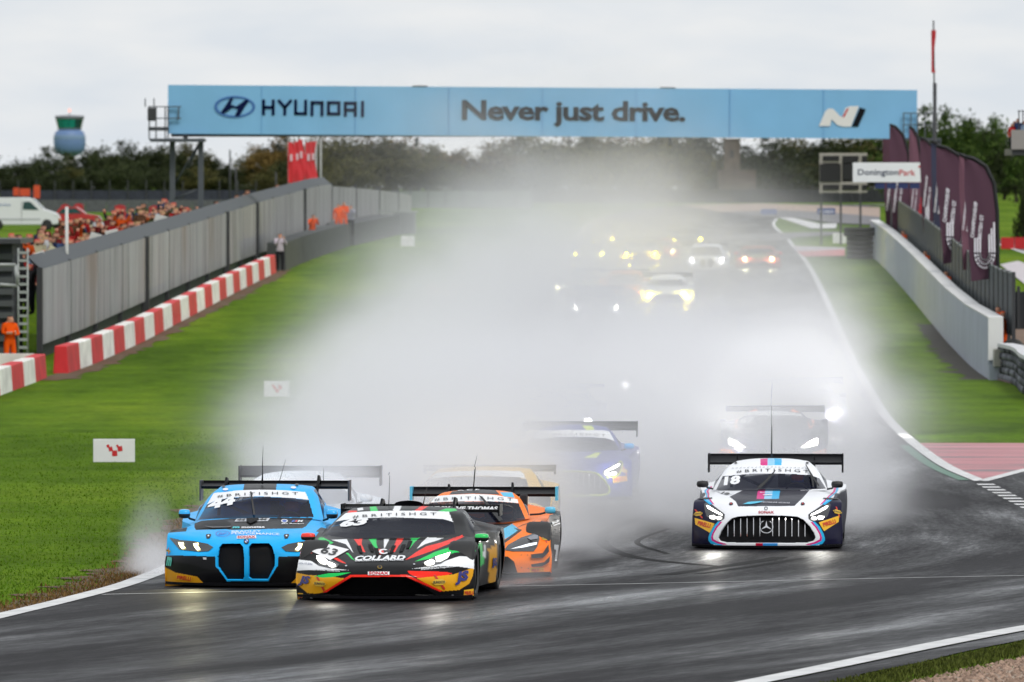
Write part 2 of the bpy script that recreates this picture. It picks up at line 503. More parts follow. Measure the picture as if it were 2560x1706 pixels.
        for x, y, z in pts:
            top.append(b.verts.new((x * 1.01, y - .055, zt))); bot.append(b.verts.new((x * 1.01, y - .05, zt - .03)))
        tb = [b.verts.new((W * sx, 1.0, zt)) for sx in (1, -1)]; bb = [b.verts.new((W * sx, 1.0, zt - .03)) for sx in (1, -1)]
        T, B = top + tb, bot + bb
        b.faces.new(T[::-1]); b.faces.new(B)
        for i in range(len(T)): b.faces.new((T[i], T[(i+1) % len(T)], B[(i+1) % len(T)], B[i]))
        bmobj('splitter', b, CARBON, s.root)
        return body
    def wheels(s, front_y=1.0, rear_y=3.68):
        wm = wheel_meshes()
        for y in (front_y, rear_y):
            for sx in (-1, 1):
                t = dataobj('wheel', wm['tyre'], s.root, (sx * (s.s.W - .17), y, .343))
                dataobj('rim', wm['rim'], t)
    def wing(s, x0, x1, yt, yb, ydepth, end_low, m=None, end_m=None, necks=(), name='rear_wing', endw=.02):
        sh = s.s; a, b_ = sh.at(x0, yt, ydepth), sh.at(x1, yb, ydepth)
        hw = abs(b_[0] - a[0]) / 2; zt = a[2]; zb = sh.at(x0, yb, ydepth)[2]; h = zt - zb
        bm = bmesh.new(); prof = []
        n = 9
        up = [(ydepth + .32 * i / (n-1), zb + .035 + (h - .05) * (i / (n-1)) ** 1.5) for i in range(n)]
        lo = [(ydepth + .01 + .31 * i / (n-1), zb - .0 + (h - .05) * (i / (n-1)) ** 1.9 + .012 * i / (n-1)) for i in range(n)]
        prof = up + lo[::-1]
        L = [bm.verts.new((-hw, y, z)) for y, z in prof]; R = [bm.verts.new((hw, y, z)) for y, z in prof]
        for i in range(len(prof)): bm.faces.new((L[i], L[(i+1) % len(prof)], R[(i+1) % len(prof)], R[i]))
        bm.faces.new(L[::-1]); bm.faces.new(R)
        w = bmobj(name, bm, m or CARBON, s.root)
        # small raised flap along the trailing edge
        box_obj('gurney_flap', m or CARBON, w, -hw, hw, ydepth + .318, ydepth + .328, zt - .03, zt + .012)
        ze = sh.at(x0, end_low, ydepth)[2]
        for sx in (-1, 1):
            box_obj('endplate', end_m or CARBON, w, sx * hw - endw / 2 + sx * .012, sx * hw + endw / 2 + sx * .012, ydepth - .02, ydepth + .36, ze, zt + .02)
        for nx in necks:
            p = sh.at(nx[0], nx[1], ydepth + .1)
            bm = bmesh.new()
            pts = [(p[0], ydepth - .55, .86), (p[0], ydepth - .3, p[2] - .12), (p[0], ydepth - .08, p[2] + .005), (p[0], ydepth + .12, p[2] - .015), (p[0], ydepth + .2, zt - .01)]
            pa = [bm.verts.new((q[0] - .012, q[1], q[2])) for q in pts]; pb = [bm.verts.new((q[0] - .012, q[1] + .1, q[2] - .055)) for q in pts]
            qa = [bm.verts.new((q[0] + .012, q[1], q[2])) for q in pts]; qb = [bm.verts.new((q[0] + .012, q[1] + .1, q[2] - .055)) for q in pts]
            for i in range(len(pts) - 1):
                for u, v in ((pa, pb), (qb, qa), (qa, pa), (pb, qb)): bm.faces.new((u[i], v[i], v[i+1], u[i+1]))
            bmobj('wing_support', bm, CARBON, s.root)
        return w
    def mirror(s, zx, zy, zw, zh, ydepth, m, arm_to, m2=None, both=True, right_m=None):
        sh = s.s; c = sh.at(zx, zy, ydepth); hw, hh = zw / 2 / sh.zpm, zh / 2 / sh.zpm
        at = sh.at(arm_to[0], arm_to[1], ydepth + .12)
        sg0 = 1 if c[0] > 0 else -1
        for sg in ((1, -1) if both else (1,)):
            bm = bmesh.new()
            bmesh.ops.create_cube(bm, size=2)
            bmesh.ops.subdivide_edges(bm, edges=bm.edges[:], cuts=3, use_grid_fill=True)
            for v in bm.verts:
                d = v.co.normalized(); q = v.co * .42 + d * .6
                v.co = Vector((c[0] * sg + q.x * hw * (1.0 if q.x * sg * sg0 > 0 else .9), c[1] + q.y * .09, c[2] + q.z * hh * (1 if q.z > 0 else 1.0)))
            mm = m if (sg == 1 or right_m is None) else right_m
            o = bmobj('mirror', bm, [mm, m2 or BLACK], s.root, smooth=True)
            if m2:
                for p in o.data.polygons:
                    if p.center.z < c[2] - hh * .1: p.material_index = 1
            tube_obj('mirror_arm', BLACK, o, [(c[0] * sg - hw * .5 * sg * sg0, c[1] + .03, c[2] - hh * .55), ((c[0] + at[0]) / 2 * sg, c[1] + .06, (c[2] + at[2]) / 2 - .02), (at[0] * sg, at[1], at[2])], .014, 6)
    def rod(s, zx0, zy0, zx1, zy1, ydepth, r=.006, name='antenna', m=None):
        p, q = s.s.at(zx0, zy0, ydepth), s.s.at(zx1, zy1, ydepth)
        return tube_obj(name, m or BLACK, s.root, [p, q], r, 5, taper=.5)
    # ---- printed and inset pieces that follow the surface
    def project(s, P, lift):
        D = s.s.dirs(P); C = Vector(s.s.C); out = []; ok = []
        for d in D:
            dv = Vector(d).normalized()
            h, n, i, t = s.bvh.ray_cast(C, dv)
            if h is None: out.append(None); continue
            if n.dot(dv) > 0: n = -n
            out.append(h + n * lift - dv * lift * .6)
        good = [(o - C).length for o in out if o is not None]
        if not good: return None
        md = sum(good) / len(good)
        return [o if o is not None else C + Vector(d).normalized() * md for o, d in zip(out, D)]
    def decal_mesh(s, name, P, faces, m, lift=.005, parent=None, maxlen=26.0, recess=None):
        bm = bmesh.new(); vs = [bm.verts.new((p[0], p[1], 0)) for p in P]
        for f in faces:
            try: bm.faces.new([vs[i] for i in f])
            except ValueError: pass
        bmesh.ops.triangulate(bm, faces=bm.faces[:])
        for _ in range(5):
            e = [q for q in bm.edges if q.calc_length() > maxlen]
            if not e: break
            bmesh.ops.subdivide_edges(bm, edges=e, cuts=1)
            bmesh.ops.triangulate(bm, faces=[f for f in bm.faces if len(f.verts) > 3])
        Q = s.project(np.array([(v.co.x, v.co.y) for v in bm.verts]), lift)
        if Q is None: bm.free(); return None
        for v, q in zip(bm.verts, Q): v.co = q
        return bmobj(name, bm, m, parent or s.root, smooth=True)
    def poly(s, name, pts, m, lift=.005, parent=None, sym=False):
        r = s.decal_mesh(name, pts, [list(range(len(pts)))], m, lift, parent)
        if sym: s.decal_mesh(name, s.mirrored(pts), [list(range(len(pts)))], m, lift, parent)
        return r
    def mirrored(s, pts):
        L = [(-h.x, h.y, h.z) for h in s.project(np.array(pts, float), 0.0)]
        return [tuple(p) for p in s.s.proj(np.array(L, float))]
    def text(s, body, zx, zy, zw, zh, c, rot=0.0, shear=0.0, offset=.02, spacing=1.0, lift=.008, name='lettering', parent=None, bend=0.0, m=None):
        co, fs, w, h = text_mesh(body, shear, offset, spacing)
        x = co[:, 0] * zw / w; y = co[:, 1] * zh / h
        if bend: y = y - bend * (2 * x / zw) ** 2
        a = math.radians(rot); X = zx + x * math.cos(a) + y * math.sin(a); Y = zy + x * math.sin(a) - y * math.cos(a)
        return s.decal_mesh(name, np.stack([X, Y], 1), fs, m or inkmat(c), lift, parent)
    def disc(s, name, zx, zy, rx, ry, m, lift=.007, n=20, parent=None):
        return s.poly(name, [(zx + rx*math.cos(2*math.pi*k/n), zy + ry*math.sin(2*math.pi*k/n)) for k in range(n)], m, lift, parent)
    def ring(s, name, zx, zy, r0, r1, m, lift=.01, n=28, parent=None, ry=1.0):
        P = [(zx + r*math.cos(2*math.pi*k/n), zy + r*ry*math.sin(2*math.pi*k/n)) for r in (r0, r1) for k in range(n)]
        return s.decal_mesh(name, P, [(k, (k+1) % n, n + (k+1) % n, n + k) for k in range(n)], m, lift, parent)
    def tyre_patch(s, pts, tx, ty, tw, th, rot=0.0, shear=0.0):
        """yellow tyre-maker patch with red lettering"""
        p = s.poly('tyre_sticker', pts, inkmat((238, 182, 28)), .005)
        s.text('PIRELLI', tx, ty, tw, th, (196, 30, 32), rot, shear, .03, lift=.009, parent=p)
    def fuel_patch(s, zx, zy, w, rot=0.0):
        a = math.radians(rot); c, sn = math.cos(a), math.sin(a)
        R = lambda pts: [(zx + (x*c - y*sn) * w, zy + (x*sn + y*c) * w) for x, y in pts]
        s.poly('fuel_sticker_arrow', R([(-.34,-.5),(-.2,-.52),(.42,.42),(.36,.55),(.28,.5)]), inkmat((200, 50, 30)), .005)
        p = s.poly('fuel_sticker', R([(-.5,0),(-.25,-.2),(.25,-.2),(.5,0),(.25,.2),(-.25,.2)]), inkmat((226, 186, 60)), .007)
        s.text('SUNOCO', zx, zy, w * .8, w * .17, (28, 36, 60), rot, .2, .03, lift=.011, parent=p)
    def headlamp(s, pts, leds, c, e, sym=True):
        for P, LL in ([(pts, leds), (s.mirrored(pts), [s.mirrored(l) for l in leds])] if sym else [(pts, leds)]):
            h = s.poly('headlight', P, LENS, .006)
            if h is None: continue
            for l in LL: s.poly('light_strip', l, ledmat(c, e), .014, h)
    def cabin(s, driver_x=.36, cage=True):
        Wd = .72
        box_obj('dashboard', BLACK, s.root, -Wd, Wd, 1.95, 2.2, .5, .68, .02)
        b = bmesh.new(); bx(b, driver_x - .24, driver_x + .24, 2.75, 2.95, .2, .92); bx(b, driver_x - .27, driver_x + .27, 2.35, 2.85, .18, .34)
        bx(b, driver_x - .27, driver_x - .18, 2.55, 2.9, .7, .98); bx(b, driver_x + .18, driver_x + .27, 2.55, 2.9, .7, .98)
        bmobj('seat', b, mat('seat_black', (.02, .02, .025), .8), s.root)
        zr = float(s.s.cab[s.s.ncab - 1, 0, 2]) - .07
        if cage:
            b = bmesh.new(); tubes = [[(-.62, 3.0, .3), (-.56, 3.0, zr - .12), (-.4, 3.0, zr), (.4, 3.0, zr), (.56, 3.0, zr - .12), (.62, 3.0, .3)], [(-.55, 3.0, zr - .15), (.5, 3.02, .5)], [(.55, 3.02, zr - .15), (-.5, 3.04, .5)], [(-.58, 3.0, .75), (.58, 3.0, .75)]]
            for t in tubes: tube(b, t, .022, 6)
            bmobj('roll_cage', b, mat('cage_grey', (.25, .26, .3), .5), s.root)
        b = bmesh.new(); n = 16
        tube(b, [(driver_x + .15*math.cos(2*math.pi*k/n), 2.12, .74 + .12*math.sin(2*math.pi*k/n)) for k in range(n+1)], .016, 6, False)
        bmobj('steering_wheel', b, BLACK, s.root)
    def world(s, p):
        return s.root.matrix_basis @ Vector(p)

# ------------------------------------------------------------------ ground materials
def nodes_of(name):
    m = bpy.data.materials.new(name); m.use_nodes = True; _MATS[name] = m
    return m, m.node_tree, m.node_tree.nodes['Principled BSDF']
def N(t, kind, **kw):
    n = t.nodes.new(kind)
    for k, v in kw.items():
        if k in n.inputs: n.inputs[k].default_value = v
        else: setattr(n, k, v)
    return n
def ramp(t, src, stops):
    r = t.nodes.new('ShaderNodeValToRGB'); el = r.color_ramp.elements
    el.remove(el[1])
    for i, (p, c) in enumerate(stops):
        e = el[0] if i == 0 else el.new(p)
        if i == 0: e.position = p
        e.color = (*c, 1) if len(c) == 3 else c
    t.links.new(src, r.inputs['Fac'])
    return r.outputs['Color']
def g3(v): return (v, v, v)
def mixc(t, a, b, fac, mode='MIX'):
    m = t.nodes.new('ShaderNodeMixRGB'); m.blend_type = mode
    for s, i in ((a, 'Color1'), (b, 'Color2'), (fac, 'Fac')):
        if hasattr(s, 'links'): t.links.new(s, m.inputs[i])
        elif isinstance(s, (int, float)): m.inputs[i].default_value = s if i == 'Fac' else (s, s, s, 1)
        else: m.inputs[i].default_value = (*s, 1)
    return m.outputs['Color']

GRASS, t, b = nodes_of('mown_grass')
tc = N(t, 'ShaderNodeTexCoord')
n1 = N(t, 'ShaderNodeTexNoise', Scale=.14, Detail=5.0); n2 = N(t, 'ShaderNodeTexNoise', Scale=6.0, Detail=8.0, Roughness=.7); n3 = N(t, 'ShaderNodeTexNoise', Scale=.5, Detail=6.0, Roughness=.65)
mp = N(t, 'ShaderNodeMapping'); mp.inputs['Rotation'].default_value = (0, 0, -.03); mp.inputs['Scale'].default_value = (1, .22, 1)
t.links.new(tc.outputs['Object'], mp.inputs['Vector'])
for n in (n1, n3): t.links.new(mp.outputs['Vector'], n.inputs['Vector'])
t.links.new(tc.outputs['Object'], n2.inputs['Vector'])
wv = N(t, 'ShaderNodeTexWave', Scale=.055, Distortion=6.0, Detail=3.0); wv.bands_direction = 'Y'
t.links.new(tc.outputs['Object'], wv.inputs['Vector'])
c1 = ramp(t, n1.outputs['Fac'], [(.3, (.055, .11, .005)), (.5, (.094, .172, .008)), (.72, (.16, .24, .016))])
c2 = mixc(t, c1, ramp(t, wv.outputs['Fac'], [(.3, g3(.95)), (.7, g3(1.05))]), 1.0, 'MULTIPLY')
c3 = mixc(t, c2, ramp(t, n2.outputs['Fac'], [(.3, g3(.6)), (.7, g3(1.35))]), 1.0, 'MULTIPLY')
mpg = N(t, 'ShaderNodeMapping'); mpg.inputs['Scale'].default_value = (.9, .3, 1); t.links.new(tc.outputs['Object'], mpg.inputs['Vector'])
n4 = N(t, 'ShaderNodeTexNoise', Scale=.8, Detail=7.0, Roughness=.7); t.links.new(mpg.outputs['Vector'], n4.inputs['Vector'])
c3 = mixc(t, c3, ramp(t, n4.outputs['Fac'], [(.32, (.62, .68, .6)), (.5, (1, 1, 1)), (.7, (1.25, 1.17, 1.0))]), 1.0, 'MULTIPLY')
bare = ramp(t, n3.outputs['Fac'], [(.66, g3(0)), (.74, g3(1))])
c4 = mixc(t, c3, (.055, .042, .016), mixc(t, bare, g3(.55), 1.0, 'MULTIPLY'))
t.links.new(c4, b.inputs['Base Color'])
b.inputs['Roughness'].default_value = .95; b.inputs['Specular IOR Level'].default_value = .05
bp = N(t, 'ShaderNodeBump', Strength=.6, Distance=.08); t.links.new(n2.outputs['Fac'], bp.inputs['Height']); t.links.new(bp.outputs['Normal'], b.inputs['Normal'])

ASPHALT, t, b = nodes_of('wet_asphalt')
uv = N(t, 'ShaderNodeUVMap'); uv.uv_map = 'track'
mp = N(t, 'ShaderNodeMapping'); mp.inputs['Scale'].default_value = (.9, .07, 1)
t.links.new(uv.outputs['UV'], mp.inputs['Vector'])
na = N(t, 'ShaderNodeTexNoise', Scale=1.0, Detail=7.0, Roughness=.62); t.links.new(mp.outputs['Vector'], na.inputs['Vector'])
mp2 = N(t, 'ShaderNodeMapping'); mp2.inputs['Scale'].default_value = (3.2, .02, 1); t.links.new(uv.outputs['UV'], mp2.inputs['Vector'])
nb = N(t, 'ShaderNodeTexNoise', Scale=1.0, Detail=4.0); t.links.new(mp2.outputs['Vector'], nb.inputs['Vector'])
tc = N(t, 'ShaderNodeTexCoord')
ng = N(t, 'ShaderNodeTexNoise', Scale=60.0, Detail=2.0); t.links.new(tc.outputs['Object'], ng.inputs['Vector'])
mp3 = N(t, 'ShaderNodeMapping'); mp3.inputs['Scale'].default_value = (1.2, .12, 1); mp3.inputs['Location'].default_value = (7, 3, 0); t.links.new(uv.outputs['UV'], mp3.inputs['Vector'])
np_ = N(t, 'ShaderNodeTexNoise', Scale=.5, Detail=6.0, Roughness=.6); t.links.new(mp3.outputs['Vector'], np_.inputs['Vector'])
base = ramp(t, na.outputs['Fac'], [(.3, (.013, .0125, .014)), (.55, (.021, .020, .0222)), (.78, (.034, .033, .036))])
rub = ramp(t, nb.outputs['Fac'], [(.30, g3(.62)), (.5, g3(1.0))])
base = mixc(t, base, rub, 1.0, 'MULTIPLY')
base = mixc(t, base, ramp(t, ng.outputs['Fac'], [(.3, g3(.8)), (.7, g3(1.2))]), 1.0, 'MULTIPLY')
mp4 = N(t, 'ShaderNodeMapping'); mp4.inputs['Scale'].default_value = (14, 1.6, 1); t.links.new(uv.outputs['UV'], mp4.inputs['Vector'])
ng2 = N(t, 'ShaderNodeTexNoise', Scale=1.0, Detail=5.0, Roughness=.75); t.links.new(mp4.outputs['Vector'], ng2.inputs['Vector'])
base = mixc(t, base, ramp(t, ng2.outputs['Fac'], [(.3, g3(.6)), (.7, g3(1.45))]), 1.0, 'MULTIPLY')
t.links.new(base, b.inputs['Base Color'])
wet = mixc(t, np_.outputs['Fac'], ng2.outputs['Fac'], .22)
t.links.new(ramp(t, wet, [(.44, g3(.6)), (.54, g3(.47)), (.65, g3(.24))]), b.inputs['Roughness'])
t.links.new(ramp(t, wet, [(.44, g3(.05)), (.54, g3(.11)), (.65, g3(.36))]), b.inputs['Specular IOR Level'])
bp = N(t, 'ShaderNodeBump', Strength=.35, Distance=.012); t.links.new(ng.outputs['Fac'], bp.inputs['Height']); t.links.new(bp.outputs['Normal'], b.inputs['Normal'])

LINE = mat('road_paint_white', (.62, .62, .62), .5, var=.18, vscale=2.5)
REDP, t, b = nodes_of('worn_red_runoff_paint')
tc = N(t, 'ShaderNodeTexCoord'); mp = N(t, 'ShaderNodeMapping'); mp.inputs['Scale'].default_value = (.5, 2.4, 1); t.links.new(tc.outputs['Object'], mp.inputs['Vector'])
n1 = N(t, 'ShaderNodeTexNoise', Scale=.3, Detail=8.0, Roughness=.7); t.links.new(mp.outputs['Vector'], n1.inputs['Vector'])
t.links.new(ramp(t, n1.outputs['Fac'], [(.39, (.05, .035, .04)), (.43, (.30, .045, .055)), (.56, (.45, .07, .09)), (.70, (.52, .22, .25))]), b.inputs['Base Color'])
b.inputs['Roughness'].default_value = .35
GRAVEL = mat('gravel_trap', (.34, .26, .2), .9, var=.3, vscale=9.0)

# ------------------------------------------------------------------ ground sheet, track, painted lines
def wall_x(Y): return -14.6 + .0235 * (Y - 228)
_yy = np.concatenate([np.linspace(-900, 40, 6), np.linspace(50, 130, 60), np.linspace(133, 460, 110), np.linspace(465, 900, 40), np.geomspace(930, 9000, 18)])
_xx = np.concatenate([[-6000, -900, -300, -120, -70, -45], np.linspace(-36, 30, 67), [36, 45, 70, 120, 300, 900, 6000]])
def sstep(x, a, b):
    q = np.clip((x - a) / (b - a), 0, 1); return q * q * (3 - 2 * q)
def zfull(X, Y):
    z = zg(Y)
    k = sstep(-(X - (wall_x(np.minimum(Y, 460)) - .8)), 0, 3.5) * sstep(Y, 226, 240) * (1 - sstep(Y, 420, 640))
    return z + k * np.maximum(np.interp(Y, [226, 240, 300, 360, 460], [.6, .85, 1.6, 2.0, 2.05]) - z, 0)
XX, YY = np.meshgrid(_xx, _yy); ZZ = zfull(XX, YY)
gv = np.stack([XX, YY, ZZ], -1).reshape(-1, 3)
o = np_mesh('grass_field', gv, grid_faces(len(_yy), len(_xx)), None, GRASS, None); tag(o, kind='structure')

LEFT = np.array([(40,-17.5),(55,-12.6),(62,-10.2),(70,-7.75),(75.5,-6.5),(80.6,-5.6),(86,-4.85),(95.6,-4.43),(115,-4.3),(136,-4.1),(170,-3.3),(217,-2.0),(300,.4),(425,3.6),(520,5.6),(620,9),(760,18)], float)
RIGHT = np.array([(40,-9.5),(55,-3.2),(62,-.6),(70.4,2.53),(78.3,5.45),(90,10.8),(110,21),(128.9,30)], float)
MAINR = np.array([(129,8.22),(136,8.1),(147,8.2),(167,8.6),(217,10.2),(300,12.6),(425,15.9),(520,18.5),(620,24),(760,40)], float)
def lx(Y): return np.interp(Y, LEFT[:, 0], LEFT[:, 1])
def rx(Y): return np.where(np.asarray(Y) < 129, np.interp(Y, RIGHT[:, 0], RIGHT[:, 1]), np.interp(Y, MAINR[:, 0], MAINR[:, 1]))
def smooth_poly(pts, n=8):
    P = np.array([(x, y, 0) for y, x in pts]); return [(p[1], p[0]) for p in spline(P, n)]
_LS = np.array(smooth_poly(LEFT)); _MS = np.array(smooth_poly(MAINR)); _RS = np.array(smooth_poly(RIGHT))
def lxs(Y): return np.interp(Y, _LS[:, 0], _LS[:, 1])
def rxs(Y): return np.interp(Y, _RS[:, 0], _RS[:, 1])
def mxs(Y): return np.interp(Y, _MS[:, 0], _MS[:, 1])
def sheet(name, ys, fl, fr, m, lift, nx=30, kind='structure', parent=None):
    ys = np.asarray(ys, float); a, b = fl(ys), fr(ys); u = np.linspace(0, 1, nx)[None, :]
    X = a[:, None] * (1 - u) + b[:, None] * u; Y = ys[:, None].repeat(nx, 1)
    V = np.stack([X, Y, zfull(X, Y) + lift], -1).reshape(-1, 3)
    o = np_mesh(name, V, grid_faces(len(ys), nx), None, m, parent)
    uvl = o.data.uv_layers.new(name='track')
    # distance across and along the racing line (it bends left in the foreground)
    bend = np.where(Y < 112, -(112 - Y) ** 2 / 150.0, 0) + np.where(Y > 112, (Y - 112) * .0262, 0)
    U = np.stack([X - bend, Y + X * .35 * np.clip((112 - Y) / 40, 0, 1)], -1).reshape(-1, 2)
    li = np.empty(len(o.data.loops), np.int32); o.data.loops.foreach_get('vertex_index', li)
    uvl.data.foreach_set('uv', U[li].ravel())
    if kind and parent is None: tag(o, kind=kind)
    return o
trk = sheet('track', np.concatenate([np.linspace(40, 128.9, 120)]), lxs, rxs, ASPHALT, .02, 60)
sheet('track_straight', np.concatenate([np.linspace(128.9, 300, 120), np.linspace(303, 760, 90)]), lxs, mxs, ASPHALT, .02, 30)
PIT = np.array([(129, 8.24), (135, 9.4), (151, 12.9), (175, 17.5), (210, 22), (420, 27)], float)
def pxs(Y): return np.interp(Y, PIT[:, 0], PIT[:, 1])
sheet('pit_lane', np.linspace(128.9, 420, 90), pxs, lambda Y: pxs(Y) + 26, ASPHALT, .02, 12)
sheet('painted_runoff', np.linspace(129.3, 151.5, 30), mxs, pxs, REDP, .026, 12)
def ribbon(name, pts, w, m, lift, side=0, seg=.8, parent=None):
    """painted line along (Y, X) points"""
    P = np.array([(x, y) for y, x in pts], float); d = np.r_[0, np.cumsum(np.linalg.norm(np.diff(P, axis=0), axis=1))]
    n = max(2, int(d[-1] / seg)); q = np.linspace(0, d[-1], n); Q = np.stack([np.interp(q, d, P[:, 0]), np.interp(q, d, P[:, 1])], 1)
    T = np.gradient(Q, axis=0); T /= np.linalg.norm(T, axis=1)[:, None]; Nn = np.stack([T[:, 1], -T[:, 0]], 1)
    A, B = Q + Nn * w * (side - 1) / 2, Q + Nn * w * (side + 1) / 2
    V = np.concatenate([np.c_[A, zfull(A[:, 0], A[:, 1]) + lift], np.c_[B, zfull(B[:, 0], B[:, 1]) + lift]])
    F = np.array([(i, i + 1, n + i + 1, n + i) for i in range(n - 1)])[:, ::-1]
    o = np_mesh(name, V, F, None, m, parent)
    if parent is None: tag(o, kind='structure')
    return o
ribbon('edge_line', [p for p in _LS if p[0] < 620], .26, LINE, .028, 0)
ribbon('edge_line', [p for p in _MS if p[0] < 560], .24, LINE, .030, 0)
ribbon('edge_line', [p for p in _RS if p[0] < 110], .3, LINE, .028, 0)
ribbon('edge_line', [p for p in zip(PIT[:, 0], PIT[:, 1])], .22, LINE, .030, 0)
ribbon('green_kerb_line', [(y, float(mxs(y)) - .26) for y in np.linspace(129.5, 150, 20)], .2, mat('green_paint', (.05, .16, .10), .5), .029)
ribbon('crossing_line', [(85.3, -4.75), (88.5, 1.0), (91.9, 6.4), (93.4, 9.5)], .085, mat('thin_line_paint', (.5, .5, .5), .5, var=.35, vscale=1.5), .027)
for k in range(20):
    y = 127.6 - k * 1.35
    ribbon('dashed_line', [(y, 8.2), (y - .62, 8.2)], .3, LINE, .029, seg=.3)
# skid marks on the road
SKID = mat('tyre_mark_black', (.013, .013, .014), .7, spec=.05)
for pts, w in (([(98.5, 3.6), (95, 2.6), (92.2, 1.9)], .22), ([(98.2, 3.9), (95, 2.95), (92.6, 2.35)], .14), ([(112, 1.9), (106, 1.3), (101, 1.35), (98, 1.75), (95.5, 2.7)], .18), ([(108, 2.3), (103, 1.75), (99.5, 2.1)], .09)):
    ribbon('skid_mark', smooth_poly(pts), w, SKID, .0245, seg=.3)
# earth and dry edge beside the tarmac
EDGE = mat('bare_earth', (.105, .062, .03), .95, var=.45, vscale=2.2, bump=.5, bscale=20)
def jit(Y, s): return np.interp(Y, np.arange(40, 700, .8), np.random.default_rng(s).normal(0, 1, 825))
_ye = np.linspace(74, 118, 110)
sheet('earth_verge', _ye, lambda Y: lxs(Y) - .42 - .28 * np.abs(jit(Y, 3)) - .22 * (Y > 88), lambda Y: lxs(Y) - .13, EDGE, .012, 4)
sheet('earth_verge', np.linspace(206, 330, 120), lambda Y: -12.9 + .0225 * (Y - 214) - .3, lambda Y: -12.9 + .0225 * (Y - 214) + .35 + .3 * np.abs(jit(Y, 5)), EDGE, .012, 4)
sheet('earth_verge', np.linspace(207, 260, 50), lambda Y: 13.4 + .0275 * (Y - 207) - .4 - .35 * np.abs(jit(Y, 8)), lambda Y: 13.4 + .0275 * (Y - 207) + .1, mat('dark_earth', (.04, .032, .02), .95, var=.4), .012, 4)
sheet('asphalt_verge', np.linspace(55, 80, 40), lambda Y: rxs(Y) + .14, lambda Y: rxs(Y) + .62 + .04 * jit(Y, 9) + np.where(Y < 71, .5 * (71 - Y) / 2, 0), ASPHALT, .016, 4)
sheet('gravel_bed', np.linspace(60, 80, 60), lambda Y: rxs(Y) + 1.5 + .05 * jit(Y, 12), lambda Y: rxs(Y) + 40, GRAVEL, .018, 30)
def pixpoly(name, pts, m, lift=.05):
    bm = bmesh.new(); bm.faces.new([bm.verts.new(GP(x, y, lift)) for x, y in pts]); bmesh.ops.triangulate(bm, faces=bm.faces[:])
    return tag(bmobj(name, bm, m), kind='structure')
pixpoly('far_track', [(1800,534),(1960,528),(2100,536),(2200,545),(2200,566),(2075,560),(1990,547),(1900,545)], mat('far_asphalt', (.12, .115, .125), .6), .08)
pixpoly('far_gravel', [(1700,514),(1900,510),(2200,520),(2200,545),(2100,535),(1960,527),(1800,532)], mat('far_gravel', (.36, .27, .22), .9), .05)
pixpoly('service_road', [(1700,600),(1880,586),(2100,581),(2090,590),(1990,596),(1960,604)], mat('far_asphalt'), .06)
pixpoly('far_kerb', [(1990,632),(2112,626),(2112,643),(2010,645)], mat('far_kerb_red', (.5, .16, .16), .7), .06)
pixpoly('far_kerb_apron', [(1976,617),(2112,622),(2112,627),(1990,632)], mat('far_kerb_grey', (.42, .38, .42), .7), .06)
pixpoly('far_kerb_line', [(1944,545),(1968,543),(2050,562),(2092,561),(2090,573),(2030,574)], mat('far_kerb_white', (.6, .6, .6), .7), .06)

# stubble of dry grass along the tarmac edge and loose blades on the near verge
def blades(name, n, area, hmin, hmax, m, kind='stuff', label=None):
    P = area(n); h = RNG.uniform(hmin, hmax, n); a = RNG.uniform(0, 2 * math.pi, n); lean = RNG.normal(0, .35, (n, 2)) * h[:, None]; w = h * .16 + .006
    A = np.c_[P[:, 0] - np.cos(a) * w, P[:, 1] - np.sin(a) * w, P[:, 2]]; B = np.c_[P[:, 0] + np.cos(a) * w, P[:, 1] + np.sin(a) * w, P[:, 2]]
    T = np.c_[P[:, 0] + lean[:, 0], P[:, 1] + lean[:, 1], P[:, 2] + h]
    V = np.stack([A, B, T], 1).reshape(-1, 3); F = np.arange(3 * n).reshape(-1, 3)
    o = np_mesh(name, V, F, None, m, None, False); tag(o, label, 'grass', kind=kind)
def blade_mat(name, c, v):
    m, t, b = nodes_of(name); g = N(t, 'ShaderNodeNewGeometry')
    t.links.new(ramp(t, g.outputs['Random Per Island'], [(0, tuple(x * (1 - v) for x in c)), (1, tuple(x * (1 + v) for x in c))]), b.inputs['Base Color'])
    b.inputs['Roughness'].default_value = .8; b.inputs['Specular IOR Level'].default_value = .1
    return m
def _edge_area(n):
    Y = RNG.uniform(74, 112, n); X = lxs(Y) - .16 - np.abs(RNG.normal(0, .28, n)) - .03; return np.c_[X, Y, zfull(X, Y)]
def _field_area(n):
    Y = 76 + 84 * RNG.uniform(0, 1, n) ** 1.9; X = lxs(Y) - .3 - RNG.uniform(0, 1, n) ** 1.0 * (Y * .075); return np.c_[X, Y, zfull(X, Y)]
def _near_area(n):
    Y = RNG.uniform(62, 82, n); X = rxs(Y) + .72 + np.abs(RNG.normal(0, .36, n)); return np.c_[X, Y, zfull(X, Y)]
blades('dry_grass', 5000, _edge_area, .02, .065, blade_mat('dry_blades', (.16, .095, .035), .5), label='dry brown grass stubble along the left edge line')
blades('grass_blades', 50000, _field_area, .015, .04, blade_mat('green_blades', (.085, .17, .010), .2), label='short green grass left of the track')
blades('verge_grass', 16000, _near_area, .02, .06, blade_mat('verge_blades', (.07, .085, .016), .6), label='rough grass on the near verge at bottom right')
def _gravel_area(n):
    Y = RNG.uniform(66, 78, n); X = rxs(Y) + 1.45 + RNG.uniform(0, 3, n); return np.c_[X, Y, zfull(X, Y) + .02]
_gp = _gravel_area(9000); _r = RNG.uniform(.012, .035, len(_gp))
_oct = np.array([(1,0,0),(0,1,0),(-1,0,0),(0,-1,0),(0,0,.8)]); _of = np.array([(0,1,4),(1,2,4),(2,3,4),(3,0,4)])
